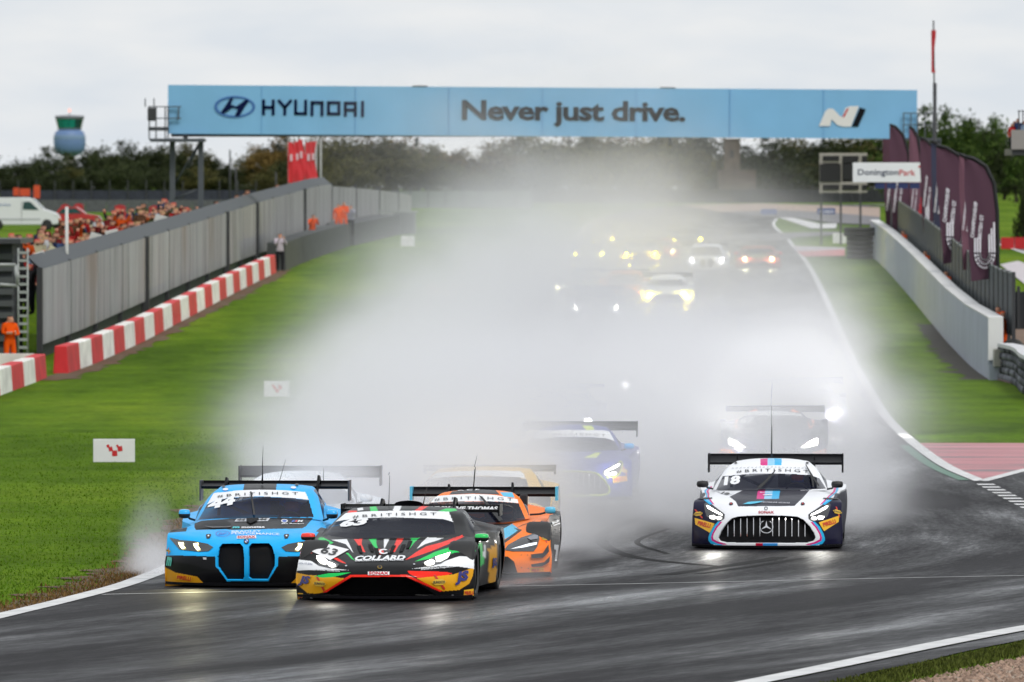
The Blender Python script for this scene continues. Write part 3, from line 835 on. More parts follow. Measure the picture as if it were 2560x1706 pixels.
gv = (_gp[:, None, :] + _oct[None] * _r[:, None, None] * RNG.uniform(.7, 1.3, (len(_gp), 5, 1))).reshape(-1, 3); gf = (_of[None] + np.arange(len(_gp))[:, None, None] * 5).reshape(-1, 3)
tag(np_mesh('gravel', gv, gf, None, blade_mat('gravel_stones', (.3, .21, .16), .5), None, False), 'loose tan gravel stones in the bottom right corner', 'gravel', kind='stuff')

# ------------------------------------------------------------------ people
SKIN, HAIR = lin((205, 150, 125)), lin((45, 32, 26))
_ST = {'pelvis':(0,0,.95,.15), 'waist':(0,0,1.1,.135), 'chest':(0,.01,1.3,.165), 'neck':(0,0,1.48,.065), 'head':(0,-.02,1.6,.095), 'crown':(0,-.01,1.7,.085)}
def joints(pose, lean=0.0):
    J = {k: list(v) for k, v in _ST.items()}
    arms = {'stand': ((.24,.03,1.16),(.25,-.05,.93),(.25,-.09,.83)), 'folded': ((.26,-.03,1.15),(.05,-.22,1.16),(-.1,-.22,1.2)), 'camera': ((.25,-.17,1.2),(.11,-.3,1.47),(.06,-.33,1.55)), 'wave': ((.33,-.05,1.42),(.38,-.12,1.66),(.38,-.13,1.76))}[pose]
    for s, sx in (('l', 1), ('r', -1)):
        J['hip'+s] = [.1*sx,0,.9,.1]; J['knee'+s] = [.12*sx,-.03,.5,.075]; J['ankle'+s] = [.12*sx,.02,.1,.05]; J['toe'+s] = [.13*sx,-.15,.045,.04]
        J['sh'+s] = [.19*sx,.01,1.42,.075]
        for k, p, r in zip(('el', 'wr', 'ha'), arms, (.055, .042, .045)): J[k+s] = [p[0]*sx, p[1] - (.03 if (pose == 'folded' and sx < 0) else 0), p[2] + (.04 if (pose == 'folded' and sx < 0) else 0), r]
    for v in J.values(): v[1] -= lean * max(0, v[2] - .95) ** 1.1
    E = [('pelvis','waist'),('waist','chest'),('chest','neck'),('neck','head'),('head','crown')]
    for s in 'lr': E += [('pelvis','hip'+s),('hip'+s,'knee'+s),('knee'+s,'ankle'+s),('ankle'+s,'toe'+s),('chest','sh'+s),('sh'+s,'el'+s),('el'+s,'wr'+s),('wr'+s,'ha'+s)]
    return J, E
def skin_mesh(name, J, E, sub, root='pelvis'):
    ks = list(J); me = bpy.data.meshes.new(name)
    me.from_pydata([J[k][:3] for k in ks], [(ks.index(a), ks.index(b)) for a, b in E], [])
    o = bpy.data.objects.new(name, me); COL.objects.link(o)
    md = o.modifiers.new('skin', 'SKIN'); md.use_smooth_shade = True
    if not me.skin_vertices: 
        bm = bmesh.new(); bm.from_mesh(me); bm.verts.layers.skin.verify(); bm.to_mesh(me); bm.free()
    for k, v in zip(ks, me.skin_vertices[0].data): v.radius = (J[k][3], J[k][3]); v.use_root = (k == root)
    if sub: o.modifiers.new('sub', 'SUBSURF').levels = sub; 
    dg = bpy.context.evaluated_depsgraph_get(); dg.update()
    out = bpy.data.meshes.new_from_object(o.evaluated_get(dg)); out.name = name
    bpy.data.objects.remove(o); bpy.data.meshes.remove(me)
    return out
CLOTH = attr_mat('cloth', .85)
_PEOPLE = {}
def person_mesh(pose, top, legs, cap=None, sub=1, lean=0.0):
    key = (pose, tuple(top), tuple(legs), cap, sub, lean)
    if key in _PEOPLE: return _PEOPLE[key]
    bk = ('base', pose, sub, lean)
    if bk not in _PEOPLE: _PEOPLE[bk] = skin_mesh('person', *joints(pose, lean), sub)
    me = _PEOPLE[bk].copy(); n = len(me.vertices); co = np.empty(n * 3); me.vertices.foreach_get('co', co); co = co.reshape(-1, 3)
    J, _ = joints(pose, lean); C = np.tile(np.array(top, float), (n, 1)); z = co[:, 2]
    C[z < .93] = legs; C[z < .1] = (.02, .02, .02)
    hd = np.array(J['head'][:3]); C[(z > 1.5)  & (np.linalg.norm(co - hd, axis=1) < .24)] = SKIN
    C[(z > hd[2] + .05) | ((z > hd[2] - .06) & (co[:, 1] > hd[1] + .045) & (np.abs(co[:, 0]) < .13))] = cap if cap else HAIR
    for s in 'lr':
        C[np.linalg.norm(co - np.array(J['ha'+s][:3]), axis=1) < .085] = SKIN
    a = me.color_attributes.new('Col', 'FLOAT_COLOR', 'POINT'); a.data.foreach_set('color', np.c_[C, np.ones(n)].ravel())
    me.materials.clear(); me.materials.append(CLOTH); me.polygons.foreach_set('use_smooth', [True] * len(me.polygons))
    _PEOPLE[key] = me
    return me
def person(loc, rz, label, pose='stand', top=(.8, .1, .01), legs=None, cap=None, group=None, sub=2, scale=1.0, lean=0.0):
    o = dataobj('person', person_mesh(pose, top, legs or top, cap, sub, lean), None, loc, (0, 0, rz), (scale,) * 3)
    return tag(o, label, 'person', group)
ORANGE = (.85, .1, .006)

# ------------------------------------------------------------------ left side: striped barrier, panel wall, hut, crowd
CONC_W = mat('painted_concrete_white', (.84, .82, .78), .75, var=.2, vscale=1.6); CONC_R = mat('painted_concrete_red', (.62, .024, .03), .7, var=.2, vscale=1.2)
def bar_x(Y): return -12.9 + .0225 * (Y - 214)
def block_line(root, ys, xf, h, th, mats, name='block'):
    for i in range(len(ys) - 1):
        a, b = ys[i], ys[i+1]; xa, xb = xf(a), xf(b); za, zb = float(zg(a)), float(zg(b)); g = .02
        P = []
        for (x, y, z) in ((xa, a + g, za), (xb, b - g, zb)):
            P += [(x, y, z - .05), (x - th, y, z - .05), (x - th + .05, y, z + h), (x - .05, y, z + h)]
        bm = bmesh.new(); v = [bm.verts.new(p) for p in P]
        for f in ((3,2,1,0), (4,5,6,7), (0,4,7,3), (3,7,6,2), (2,6,5,1), (1,5,4,0)): bm.faces.new([v[k] for k in f])
        bmesh.ops.recalc_face_normals(bm, faces=bm.faces[:])
        bmesh.ops.bevel(bm, geom=bm.edges[:], offset=.025, segments=1, affect='EDGES')
        bmobj(name, bm, mats[i % len(mats)], root)
r = empty('striped_barrier', (bar_x(214), 214, float(zg(214))))
tag(r, 'long low concrete barrier in red and white blocks beside the left grass', 'barrier'); r.location = (0, 0, 0)
block_line(r, np.linspace(214, 325, 26), bar_x, .8, .45, [CONC_R, CONC_W])
r = empty('striped_barrier'); tag(r, 'short red and white barrier at the left edge in front of the orange marshal', 'barrier')
block_line(r, np.linspace(186.5, 209, 6), lambda Y: -13.2 + .004 * (Y - 209), .68, .45, [CONC_R, CONC_W])
bm = bmesh.new(); bx(bm, -15.4, -13.6, 209.2, 209.6, float(zg(209)), float(zg(209)) + .68); bmobj('end_block', bm, CONC_W, r)
PANEL, t, b = nodes_of('weathered_grey_panel')
tc = N(t, 'ShaderNodeTexCoord'); mp = N(t, 'ShaderNodeMapping'); mp.inputs['Scale'].default_value = (1, 1.1, .12); t.links.new(tc.outputs['Object'], mp.inputs['Vector'])
n1 = N(t, 'ShaderNodeTexNoise', Scale=1.0, Detail=6.0, Roughness=.6); t.links.new(mp.outputs['Vector'], n1.inputs['Vector'])
mp2 = N(t, 'ShaderNodeMapping'); mp2.inputs['Scale'].default_value = (1, .09, .09); mp2.inputs['Location'].default_value = (0, 5.2, 0); t.links.new(tc.outputs['Object'], mp2.inputs['Vector'])
n2 = N(t, 'ShaderNodeTexNoise', Scale=1.0, Detail=3.0); t.links.new(mp2.outputs['Vector'], n2.inputs['Vector'])
cc = ramp(t, n1.outputs['Fac'], [(.3, (.2, .2, .2)), (.5, (.31, .31, .315)), (.72, (.41, .41, .42))])
cc = mixc(t, cc, (.2, .1, .045), mixc(t, ramp(t, n2.outputs['Fac'], [(.6, g3(0)), (.74, g3(.5))]), g3(1), 1.0, 'MULTIPLY'))
t.links.new(cc, b.inputs['Base Color']); b.inputs['Roughness'].default_value = .8
POSTM = mat('dark_steel', (.035, .037, .042), .6); FENCE_D = mat('dark_green_mesh', (.045, .06, .05), .9)
r = empty('panel_wall'); tag(r, 'tall grey ribbed panel wall running behind the red and white barrier', 'wall')
def wtop(Y): return float(np.interp(Y, [228, 300, 345, 400, 430], [2.2, 3.3, 4.05, 4.82, 5.0]))
def wbot(Y): return float(zg(Y)) + .45
edges = [228, 238.5, 249.5, 260.5, 272, 284, 296, 308, 320, 331, 342, 356, 370.5, 385, 400, 415]
for a, b_ in zip(edges, edges[1:]):
    n = 64; V = []; F = []
    for k in range(n + 1):
        y = a + .12 + (b_ - a - .24) * k / n; off = (.06, .06, 0, 0)[k % 4]
        V += [(wall_x(y) + off, y, wbot(y)), (wall_x(y) + off, y, wtop(y))]
        if k: F.append((2*k-2, 2*k, 2*k+1, 2*k-1))
    meshobj('panel', V, F, PANEL, r)
    big = a in (272, 320, 342, 385, 415)
    box_obj('post', POSTM, r, wall_x(a) - .12, wall_x(a) + (.16 if big else .05), a - (.3 if big else .1), a + (.3 if big else .1), float(zg(a)) - .2, wtop(a) + .05)
    # top rail, with angled mesh strip above
    V = [(wall_x(a) - .05, a, wtop(a)), (wall_x(b_) - .05, b_, wtop(b_)), (wall_x(b_) - .5, b_, wtop(b_) + .38), (wall_x(a) - .5, a, wtop(a) + .38), (wall_x(a) + .02, a, wtop(a)), (wall_x(b_) + .02, b_, wtop(b_)), (wall_x(b_) - .43, b_, wtop(b_) + .4), (wall_x(a) - .43, a, wtop(a) + .4)]
    meshobj('top_mesh', V, [(0,1,2,3),(7,6,5,4),(3,2,6,7),(0,4,5,1)], mat('grey_netting', (.09, .1, .11), .9), r)
    meshobj('lower_netting', [(wall_x(a) - .1, a, float(zg(a))), (wall_x(b_) - .1, b_, float(zg(b_))), (wall_x(b_) - .1, b_, wbot(b_) + .04), (wall_x(a) - .1, a, wbot(a) + .04)], [(0,1,2,3)], FENCE_D, r)
# wall bends away at its far end
r2 = empty('panel_wall'); tag(r2, 'far end of the grey panel wall curving towards the spray, rust stained', 'wall')
pts = [(415, wall_x(415)), (432, -9.2), (452, -8.2), (475, -7.4), (500, -6.9)]
for (a, xa), (b_, xb) in zip(pts, pts[1:]):
    n = 24; V = []; F = []
    for k in range(n + 1):
        q = k / n; y = a + (b_ - a) * q; x = xa + (xb - xa) * q; h = 3.1 - (y - 415) * .012
        V += [(x + (.06 if k % 4 < 2 else 0), y, float(zg(y)) + .3), (x + (.06 if k % 4 < 2 else 0), y, float(zg(y)) + h)]
        if k: F.append((2*k-2, 2*k, 2*k+1, 2*k-1))
    meshobj('panel', V, F, PANEL, r2)
    box_obj('post', POSTM, r2, xa - .1, xa + .1, a - .1, a + .1, float(zg(a)), float(zg(a)) + 3.3 - (a - 415) * .012)
# hut and panel at the left edge
r = empty('marshal_hut'); tag(r, 'dark slatted marshal hut at the left edge behind the barrier', 'hut')
zb = float(zg(226)) - .1
box_obj('wall', mat('hut_dark', (.03, .034, .038), .8), r, -18.2, -15.35, 226, 231, zb, zb + 3.7)
for k in range(9): box_obj('slat', mat('hut_slat', (.06, .066, .07), .7), r, -18.2, -15.3, 225.86, 225.98, zb + .35 + k * .36, zb + .53 + k * .36)
box_obj('roof', POSTM, r, -18.6, -15.05, 225.4, 231.4, zb + 3.72, zb + 3.86)
for k in range(14): box_obj('ladder_rung', mat('galvanised', (.32, .34, .33), .5, metal=.4), r, -14.98, -14.72, 223.6, 223.72, zb + .3 + k * .24, zb + .38 + k * .24)
for x in (-15.0, -14.72): tube_obj('ladder_rail', mat('galvanised'), r, [(x, 223.66, zb), (x, 223.66, zb + 3.6)], .035, 6)
r = empty('panel_wall'); tag(r, 'grey panel at the left edge beside the dark hut', 'wall')
box_obj('panel', PANEL, r, -15.6, -15.3, 196, 214.5, .05, 2.25); box_obj('post', POSTM, r, -15.42, -15.2, 214.5, 214.8, -.7, 2.3)
r = empty('bench_frame'); tag(r, 'pale metal bracket sticking out beside the hut at the left edge', 'bracket')
for p in ([(-15.2, 212, 2.5), (-14.3, 212, 2.5)], [(-14.3, 212, 2.5), (-14.25, 212, 1.9)], [(-15.1, 212, 1.95), (-14.25, 212, 1.9)]): tube_obj('bracket_tube', mat('galvanised'), r, p, .06, 6)
person((-14.55, 213.2, float(zg(213))), .5, 'orange clad marshal with folded arms standing in the gap of the barriers', 'folded', ORANGE, ORANGE)
# low dark tyre wall beyond the striped barrier
r = empty('belted_tyre_wall'); tag(r, 'low dark belt covered tyre wall beyond the striped barrier', 'tyre wall')
DK = mat('belt_dark_grey', (.045, .05, .05), .8, var=.25, vscale=1.5)
block_line(r, [329, 345, 361, 378, 396], lambda Y: -10.1 + .021 * (Y - 329), 1.25, .9, [DK], 'segment')
block_line(r, [398, 420, 446], lambda Y: -8.5 + .036 * (Y - 398), 1.2, 1.6, [mat('belt_grey', (.06, .063, .068), .8, var=.2)], 'segment')
r = empty('belted_tyre_wall'); tag(r, 'pale grey end block of the dark tyre wall, in thin spray', 'tyre wall')
box_obj('segment', mat('belt_pale', (.16, .17, .18), .8), r, -7.2, -5.9, 448, 452, 1.8, 3.2); box_obj('top_rail', mat('galvanised'), r, -8.2, -5.7, 447, 447.2, 3.2, 3.32)
def on(px, Y, lift=0.0): X = (px - CX) * Y / FPX; return (X, Y, float(zfull(np.array(X), np.array(float(Y)))) + lift)
person((on(700, 327)[0], 327, float(zg(327))), .3, 'photographer in striped top and dark shorts by the end of the striped barrier', 'camera', lin((190, 180, 190)), lin((30, 28, 34)), lin((25, 25, 28)))
person((on(790, 366)[0] - .2, 366, float(zg(366)) + .3), .4, 'marshal in orange with dark hair leaning on the dark tyre wall', 'camera', ORANGE, ORANGE, lin((25, 22, 20)), lean=.3)
person((on(846, 392)[0], 392, float(zg(392)) + .6), .2, 'left marshal of the pair in orange at the wall end', 'stand', ORANGE, ORANGE, lin((70, 45, 30)))
person((on(860, 393)[0], 393, float(zg(393)) + .7), -.3, 'right marshal of the pair in orange at the wall end', 'folded', ORANGE, ORANGE, lin((70, 40, 30)))
person((on(877, 396)[0], 396, float(zg(396)) + .5), -.2, 'photographer in a grey top beside the two orange marshals', 'camera', lin((150, 150, 165)), lin((28, 28, 32)), lin((28, 26, 26)))
# spectators on the bank behind the wall
kinds = [('red', (.42, .02, .02)), ('orange', (.75, .1, .01)), ('denim blue', (.06, .1, .22)), ('olive', (.09, .1, .04)), ('charcoal', (.04, .04, .045)), ('white', (.7, .7, .72)), ('navy', (.02, .03, .08)), ('black', (.015, .015, .018)), ('brown', (.13, .06, .03)), ('cream', (.6, .55, .36)), ('grey', (.2, .2, .22)), ('dark red', (.2, .02, .02)), ('pale blue', (.3, .42, .6))]
rr = random.Random(5)
def wears(cap): return 'bare headed' if cap is None else 'in a dark cap' if cap[0] < .1 else 'in a tan hat' if cap[0] < .4 else 'in a red cap'
for k in range(130):
    nm, colr = rr.choice(kinds); q = rr.random() ** 1.05; Y = 230.5 + 90 * q; row = rr.randrange(4); X = wall_x(Y) - .75 - row * .62 - rr.random() * .3
    cap = rr.choice([None, None, (.02, .02, .02), (.3, .22, .1), (.5, .05, .04)])
    ps = rr.choice(['stand', 'camera', 'folded', 'stand', 'wave'])
    person((X, Y, wtop(Y) - 1.62 + .17 * row + .1 * rr.random()), rr.uniform(-.9, .9), 'spectator %s, %s top, %s, behind the panel wall' % (wears(cap), nm, {'stand': 'arms down', 'camera': 'hands to face', 'folded': 'arms folded', 'wave': 'arms raised'}[ps]), ps, tuple(v * .6 for v in colr), (.02, .02, .03), cap, 'crowd behind the panel wall', 0, rr.uniform(.9, 1.03))
for k in range(16):
    nm, colr = rr.choice(kinds[:11]); Y = 318 + 85 * rr.random(); X = wall_x(Y) - .8 - rr.random() * 1.5
    person((X, Y, wtop(Y) - 1.5 - .15 * rr.random()), rr.uniform(-.9, .9), 'spectator in a %s top far along the panel wall' % nm, 'stand', colr, (.02, .02, .03), None, 'spectators far along the wall', 0)
for k, (px, Y, c_) in enumerate(((118, 233.5, 'white'), (160, 240, 'cream'), (262, 262, 'white'), (300, 268, 'white'), (420, 296, 'white'))):
    q = AT(px, wtop(Y) * 0 + (HOR - (wtop(Y) + .22 - HC) * FPX / Y), Y)
    bm = bmesh.new(); bx(bm, -.24, .24, -.02, .02, -.15, .15)
    o = bmobj('held_banner', bm, mat('banner_' + c_, (.72, .72, .7) if c_ == 'white' else (.65, .62, .42), .9), loc=(q.x - .3, Y, q.z), rot=(.2, (-.35, .5, .3, -.2, .25)[k], .3))
    tag(o, ('small white cloth over the wall edge nearest the hut', 'cream cloth held over the wall edge', 'white cloth over the wall left of the middle', 'white rag hanging beside another on the wall', 'white cloth furthest along the crowd')[k], 'cloth')
o = tube_obj('white_post', mat('post_white', (.6, .6, .58), .6), None, [(wall_x(240) - .2, 240, 1.2), (wall_x(240) - .2, 240, 4.1)], .055, 8); tag(o, 'white post rising from the wall among the crowd', 'post')

# ------------------------------------------------------------------ van, red car, red barrels, far fences on the left
def extrude_side(name, prof, w0, w1, m, parent, bev=.03):
    """prof in (x, z); extruded along y"""
    bm = bmesh.new(); A = [bm.verts.new((x, w0, z)) for x, z in prof]; B = [bm.verts.new((x, w1, z)) for x, z in prof]
    bm.faces.new(A); bm.faces.new(B[::-1])
    for i in range(len(prof)): bm.faces.new((A[i], B[i], B[(i+1) % len(prof)], A[(i+1) % len(prof)]))
    bmesh.ops.recalc_face_normals(bm, faces=bm.faces[:])
    if bev: bmesh.ops.bevel(bm, geom=[e for e in bm.edges], offset=bev, segments=2, affect='EDGES')
    return bmobj(name, bm, m, parent, smooth=False)
YV = 455.0
r = empty('delivery_van', (on(-42, YV)[0], YV, float(HC + (HOR - 576) * YV / FPX))); r.scale = (1.0, 1.0, 1.03); tag(r, 'silver white panel van parked on the bank at the left edge', 'van')
VW = mat('van_paint', (.72, .73, .75), .3, coat=.5)
extrude_side('body', [(0,.35),(0,1.75),(.25,1.95),(2.7,1.97),(3.1,1.9),(3.75,1.28),(4.5,1.05),(4.75,.8),(4.78,.4),(4.3,.32),(.6,.32)], -.9, .9, VW, r, .05)
G = mat('van_glass', (.02, .06, .06), .08, spec=.6)
extrude_side('side_window', [(2.5,1.25),(2.55,1.7),(2.95,1.72),(3.5,1.22)], -.925, -.9, G, r, 0); extrude_side('windscreen', [(3.05,1.88),(3.12,1.92),(3.78,1.3),(3.72,1.26)], -.78, .78, G, r, 0)
box_obj('door_seam', BLACK if 'BLACK' in globals() else POSTM, r, 2.42, 2.44, -.915, -.9, .5, 1.75); box_obj('sill_trim', mat('van_trim', (.45, .46, .48), .5), r, 1.0, 3.6, -.925, -.9, .62, .72)
flat_text('lettering', 'Race Services', mat('van_blue', (.1, .18, .4), .5), r, (1.1, -.955, 1.55), 1.3)
for x in (.95, 4.0):
    bm = bmesh.new(); lathe(bm, [(.001, -.11), (.2, -.11), (.32, -.1), (.34, -.06), (.34, .06), (.32, .1), (.001, .1)], 24, 'X'); w = bmobj('wheel', bm, mat('tyre_rubber_b', (.016, .016, .017), .7), r, True, (x, -.8, .34), (0, 0, math.radians(90)))
    bm = bmesh.new(); lathe(bm, [(.001, -.125), (.08, -.125), (.2, -.12), (.21, -.1)], 16, 'X'); bmobj('hub_cap', bm, mat('hubcap', (.5, .5, .52), .35, metal=.6), w, True, rot=(0, 0, math.pi))
box_obj('headlight', mat('van_lamp', (.7, .7, .72), .2), r, 4.42, 4.7, -.91, -.6, .82, .98, .03)
r = empty('red_car', (on(118, 470)[0], 470, float(HC + (HOR - 573) * 470 / FPX))); tag(r, 'red hatchback nose showing behind the parked van', 'car')
extrude_side('body', [(0,.3),(.05,.85),(.5,.95),(.9,1.38),(1.9,1.42),(2.5,.98),(3.3,.85),(3.5,.6),(3.5,.3)], -.8, .8, mat('car_red', (.45, .02, .02), .3, coat=.5), r)
extrude_side('side_window', [(.75,.98),(1.0,1.3),(1.85,1.33),(2.3,1.0)], -.82, -.8, G, r, 0)
for x in (.65, 2.8):
    bm = bmesh.new(); lathe(bm, [(.001, -.1), (.3, -.1), (.31, .08), (.001, .08)], 18, 'X'); bmobj('wheel', bm, mat('tyre_rubber_b'), r, True, (x, -.72, .31), (0, 0, math.radians(90)))
for k, (x0, x1, y1, lab) in enumerate(((150, 176, 537, 'red plastic barrier, first to the right of the van'), (183, 211, 537, 'red plastic barrier, second to the right of the van'), (284, 317, 545, 'larger red plastic barrier standing alone on the bank grass'), (370, 404, 548, 'red plastic barrier half hidden by the crowd'))):
    Y = 540 - k * 8; s = FPX / Y; r = empty('red_barrier', (((x0 + x1) / 2 - CX) / s, Y, HC + (HOR - y1) / s)); tag(r, lab, 'barrier', None)
    w = (x1 - x0) / s / 2; h = (x1 - x0) / s * .95
    extrude_side('body', [(-w,0),(-w,h*.35),(-w*.8,h*.5),(-w*.8,h*.95),(-w*.6,h),(w*.6,h),(w*.8,h*.95),(w*.8,h*.5),(w,h*.35),(w,0)], -.25, .25, mat('red_plastic', (.4, .02, .025), .5), r)
    box_obj('cap', mat('red_plastic_dark', (.28, .015, .02), .5), r, -w * .3, w * .3, -.1, .1, h, h + .05)
def far_fence(name, label, px0, px1, Y, ytop, ybot, m, npost, post_top=None, pm=None, cat='fence'):
    s = FPX / Y; z0, z1 = HC + (HOR - ybot) / s, HC + (HOR - ytop) / s; r = empty(name); tag(r, label, cat)
    n = max(1, npost); xs = np.linspace((px0 - CX) / s, (px1 - CX) / s, n + 1)
    for a, b_ in zip(xs, xs[1:]): box_obj('panel', m, r, a + .02, b_ - .02, Y, Y + .3, z0 - .3, z1)
    if post_top:
        for x in xs: box_obj('post', pm or POSTM, r, x - .05, x + .05, Y - .15, Y - .05, z0 - .3, HC + (HOR - post_top) / s)
    return r
DKB = mat('far_dark_blue', (.03, .034, .05), .9, var=.2)
far_fence('far_barrier', 'long dark blue barrier across the field behind the van', 0, 640, 640, 476, 500, DKB, 14, 452)
far_fence('far_wall', 'grey low wall below the dark barrier behind the van', 0, 640, 610, 500, 522, mat('far_grey', (.09, .095, .1), .9, var=.2), 12)
far_fence('far_fence', 'pale wire fence fading into the spray beyond the tyre wall', 940, 1330, 620, 478, 512, mat('far_pale', (.16, .19, .17), .9), 9, 466)
far_fence('far_barrier', 'dark tyre barrier across the end of the straight', 1330, 2230, 800, 474, 508, mat('far_tyres', (.028, .03, .034), .9, var=.3), 18, 462)
for k, (px, py, w) in enumerate(((40, 476, 14), (62, 477, 26), (92, 482, 16))):
    Y = 600 - k; s = FPX / Y; o = box_obj('marker_board', mat('board_orange', (.6, .07, .02), .7), None, -w/2/s, w/2/s, 0, .1, -.2, (14, 13, 26)[k]/s, .02, loc=((px-CX)/s, Y, HC + (HOR-py-8)/s)); tag(o, ('small orange marker board above the van, leftmost of three', 'wide orange marker board above the van, middle of three', 'tall orange marker board above the van, rightmost of three')[k], 'board')
for k, px in enumerate((575, 690, 590)):
    Y = 560 + 10 * k; o = tube_obj('lamp_post', POSTM, None, [on(px, Y), (on(px, Y)[0], Y, HC + (HOR - (375, 430, 420)[k]) * Y / FPX)], .07, 6); tag(o, ('thin dark mast standing left of the red flags', 'thin dark mast under the red flags', 'short dark mast beside the tallest left mast')[k], 'mast')

# ------------------------------------------------------------------ gantry with advertising banner
YG = 340.0; sg = FPX / YG
def gx(px): return (px - CX) / sg
def gz(py): return HC + (HOR - py) / sg
GREY_ST = mat('gantry_steel', (.085, .095, .11), .55, metal=.3)
r = empty('gantry'); tag(r, 'steel gantry spanning the straight under the blue banner', 'gantry')
gzl = 1.0
for px, top in ((431, 346), (502, 346)): box_obj('leg', GREY_ST, r, gx(px) - .12, gx(px) + .12, YG - .1, YG + .2, gzl, gz(top))
for a, b_ in (((431, 500), (502, 470)), ((431, 470), (502, 352)), ((502, 352), (470, 420))): tube_obj('brace', GREY_ST, r, [(gx(a[0]), YG + .05, gz(a[1])), (gx(b_[0]), YG + .05, gz(b_[1]))], .05, 6)
box_obj('platform', GREY_ST, r, gx(378), gx(512), YG - 1.2, YG + 1.4, gz(355), gz(347)); box_obj('upper_platform', GREY_ST, r, gx(372), gx(424), YG - .6, YG + 1.0, gz(327), gz(318))
for px in (375, 392, 415, 422, 448): box_obj('rail_post', GREY_ST, r, gx(px) - .03, gx(px) + .03, YG - .75, YG - .68, gz(350 if px < 440 else 300), gz(268))
for py in (269, 298): box_obj('rail', GREY_ST, r, gx(372), gx(455), YG - .76, YG - .69, gz(py), gz(py) + .05)
for px in (363, 385): tube_obj('aerial', GREY_ST, r, [(gx(px), YG, gz(268)), (gx(px), YG, gz(246))], .03, 6)
box_obj('camera_head', POSTM, r, gx(371), gx(392), YG - .9, YG - .3, gz(303), gz(270), .05, rot=None); box_obj('floodlight', POSTM, r, gx(459), gx(470), YG - .5, YG, gz(347), gz(332), .03)
for px in (2285, 2345): box_obj('leg', GREY_ST, r, gx(px) - .14, gx(px) + .14, YG - .1, YG + .2, 1.0, gz(350))
box_obj('platform', GREY_ST, r, gx(2255), gx(2350), YG - 1.0, YG + 1.2, gz(352), gz(346))
for px in (2257, 2275, 2292, 2310, 2330): box_obj('rail_post', GREY_ST, r, gx(px) - .025, gx(px) + .025, YG - .8, YG - .75, gz(346), gz(285))
for py in (285, 314): box_obj('rail', GREY_ST, r, gx(2255), gx(2335), YG - .8, YG - .75, gz(py), gz(py) + .045)
box_obj('truss', GREY_ST, r, gx(428), gx(2284), YG - .1, YG + .9, gz(342), gz(232))
for px in (1042, 1675): tube_obj('camera_pod', POSTM, r, [(gx(px), YG - .3, gz(345)), (gx(px), YG - .3, gz(352)), (gx(px), YG - .45, gz(366))], .08, 8)
BAN = mat('banner_blue', lin((124, 180, 220)), .6, var=.06, vscale=.35, bump=.25, bscale=.8)
bz0, bz1 = gz(341.5), gz(219.5)
bn = empty('banner', (gx(1356), YG - .55, (bz0 + bz1) / 2)); tag(bn, 'long light blue advertising banner reading Never just drive', 'banner'); bn.rotation_euler = (0, math.atan(13.0 / 1868), 0)
hw, hh = (2291 - 421) / sg / 2, (bz1 - bz0) / 2
V = []; F = []; nn = 60
for i in range(nn + 1):
    x = -hw + 2 * hw * i / nn; d = .012 * math.sin(i * 1.7) + .008 * math.sin(i * .6)
    V += [(x, d, -hh), (x, d, hh), (x, .1, -hh), (x, .1, hh)]
    if i: k = 4 * i; F += [(k-4, k, k+1, k-3), (k-2, k-1, k+3, k+2), (k-3, k+1, k+3, k-1), (k-4, k-2, k+2, k)]
F += [(0, 1, 3, 2), (4*nn, 4*nn+2, 4*nn+3, 4*nn+1)]
meshobj('sheet', V, F, BAN, bn)
for k in range(1, 8): box_obj('seam', mat('banner_seam', lin((104, 160, 204)), .6), bn, -hw + 2*hw*k/8 - .012, -hw + 2*hw*k/8 + .012, -.03, .02, -hh, hh)
for px in (1050, 1668): box_obj('clip', GREY_ST, bn, (px - 1356) / sg - .35, (px - 1356) / sg + .35, -.03, .12, hh, hh + .05)
INKN = mat('banner_navy', (.003, .008, .05), .8, spec=.1); INKG = mat('banner_charcoal', (.008, .009, .012), .8, spec=.1); INKM = mat('banner_midblue', lin((60, 108, 170)), .6)
def bt(body, x0, x1, y0, y1, m, **k): return flat_text('lettering', body, m, bn, (((x0+x1)/2 - 1356) / sg, -.045, (280.5 - (y0+y1)/2) / sg - 6.5/1868*((x0+x1)/2-1356)/sg*0), (x1 - x0) / sg, (y1 - y0) / sg, **k)
bt('Never just drive.', 1155, 1713, 252, 318, INKG, offset=.028, spacing=.94)
# the wordmark in squared capitals, built stroke by stroke
def strokes(bm, pts, w):
    for (ax, ay), (bx_, by) in zip(pts, pts[1:]):
        d = Vector((bx_ - ax, by - ay)).normalized() * w / 2; n = Vector((-d.y, d.x))
        q = [(ax - d.x + n.x, ay - d.y + n.y), (bx_ + d.x + n.x, by + d.y + n.y), (bx_ + d.x - n.x, by + d.y - n.y), (ax - d.x - n.x, ay - d.y - n.y)]
        bm.faces.new([bm.verts.new(((x - 1356) / sg, 0, (280.5 - y) / sg)) for x, y in q])
T_, B_ = 262, 288
glyph = [('H', [[(660,258),(660,290)],[(684,258),(684,290)],[(660,274),(684,274)]]), ('Y', [[(699,258),(713,274),(727,258)],[(713,274),(713,290)]]), ('U', [[(740,258),(740,289),(765,289),(765,258)]]), ('N', [[(781,291),(781,261),(806,261),(806,291)]]), ('D', [[(822,261),(848,261),(848,289),(822,289),(822,261)]]), ('A', [[(864,292),(864,262),(889,262),(889,292)],[(864,279),(889,279)]]), ('I', [[(907,260),(907,293)]])]
for i, (_, sl) in enumerate(glyph):
    bm = bmesh.new()
    for s_ in sl: strokes(bm, s_, 7.5)
    bmobj('lettering', bm, INKN, bn, loc=(0, -.045 - .0004 * i, 0))
bm = bmesh.new(); n = 40
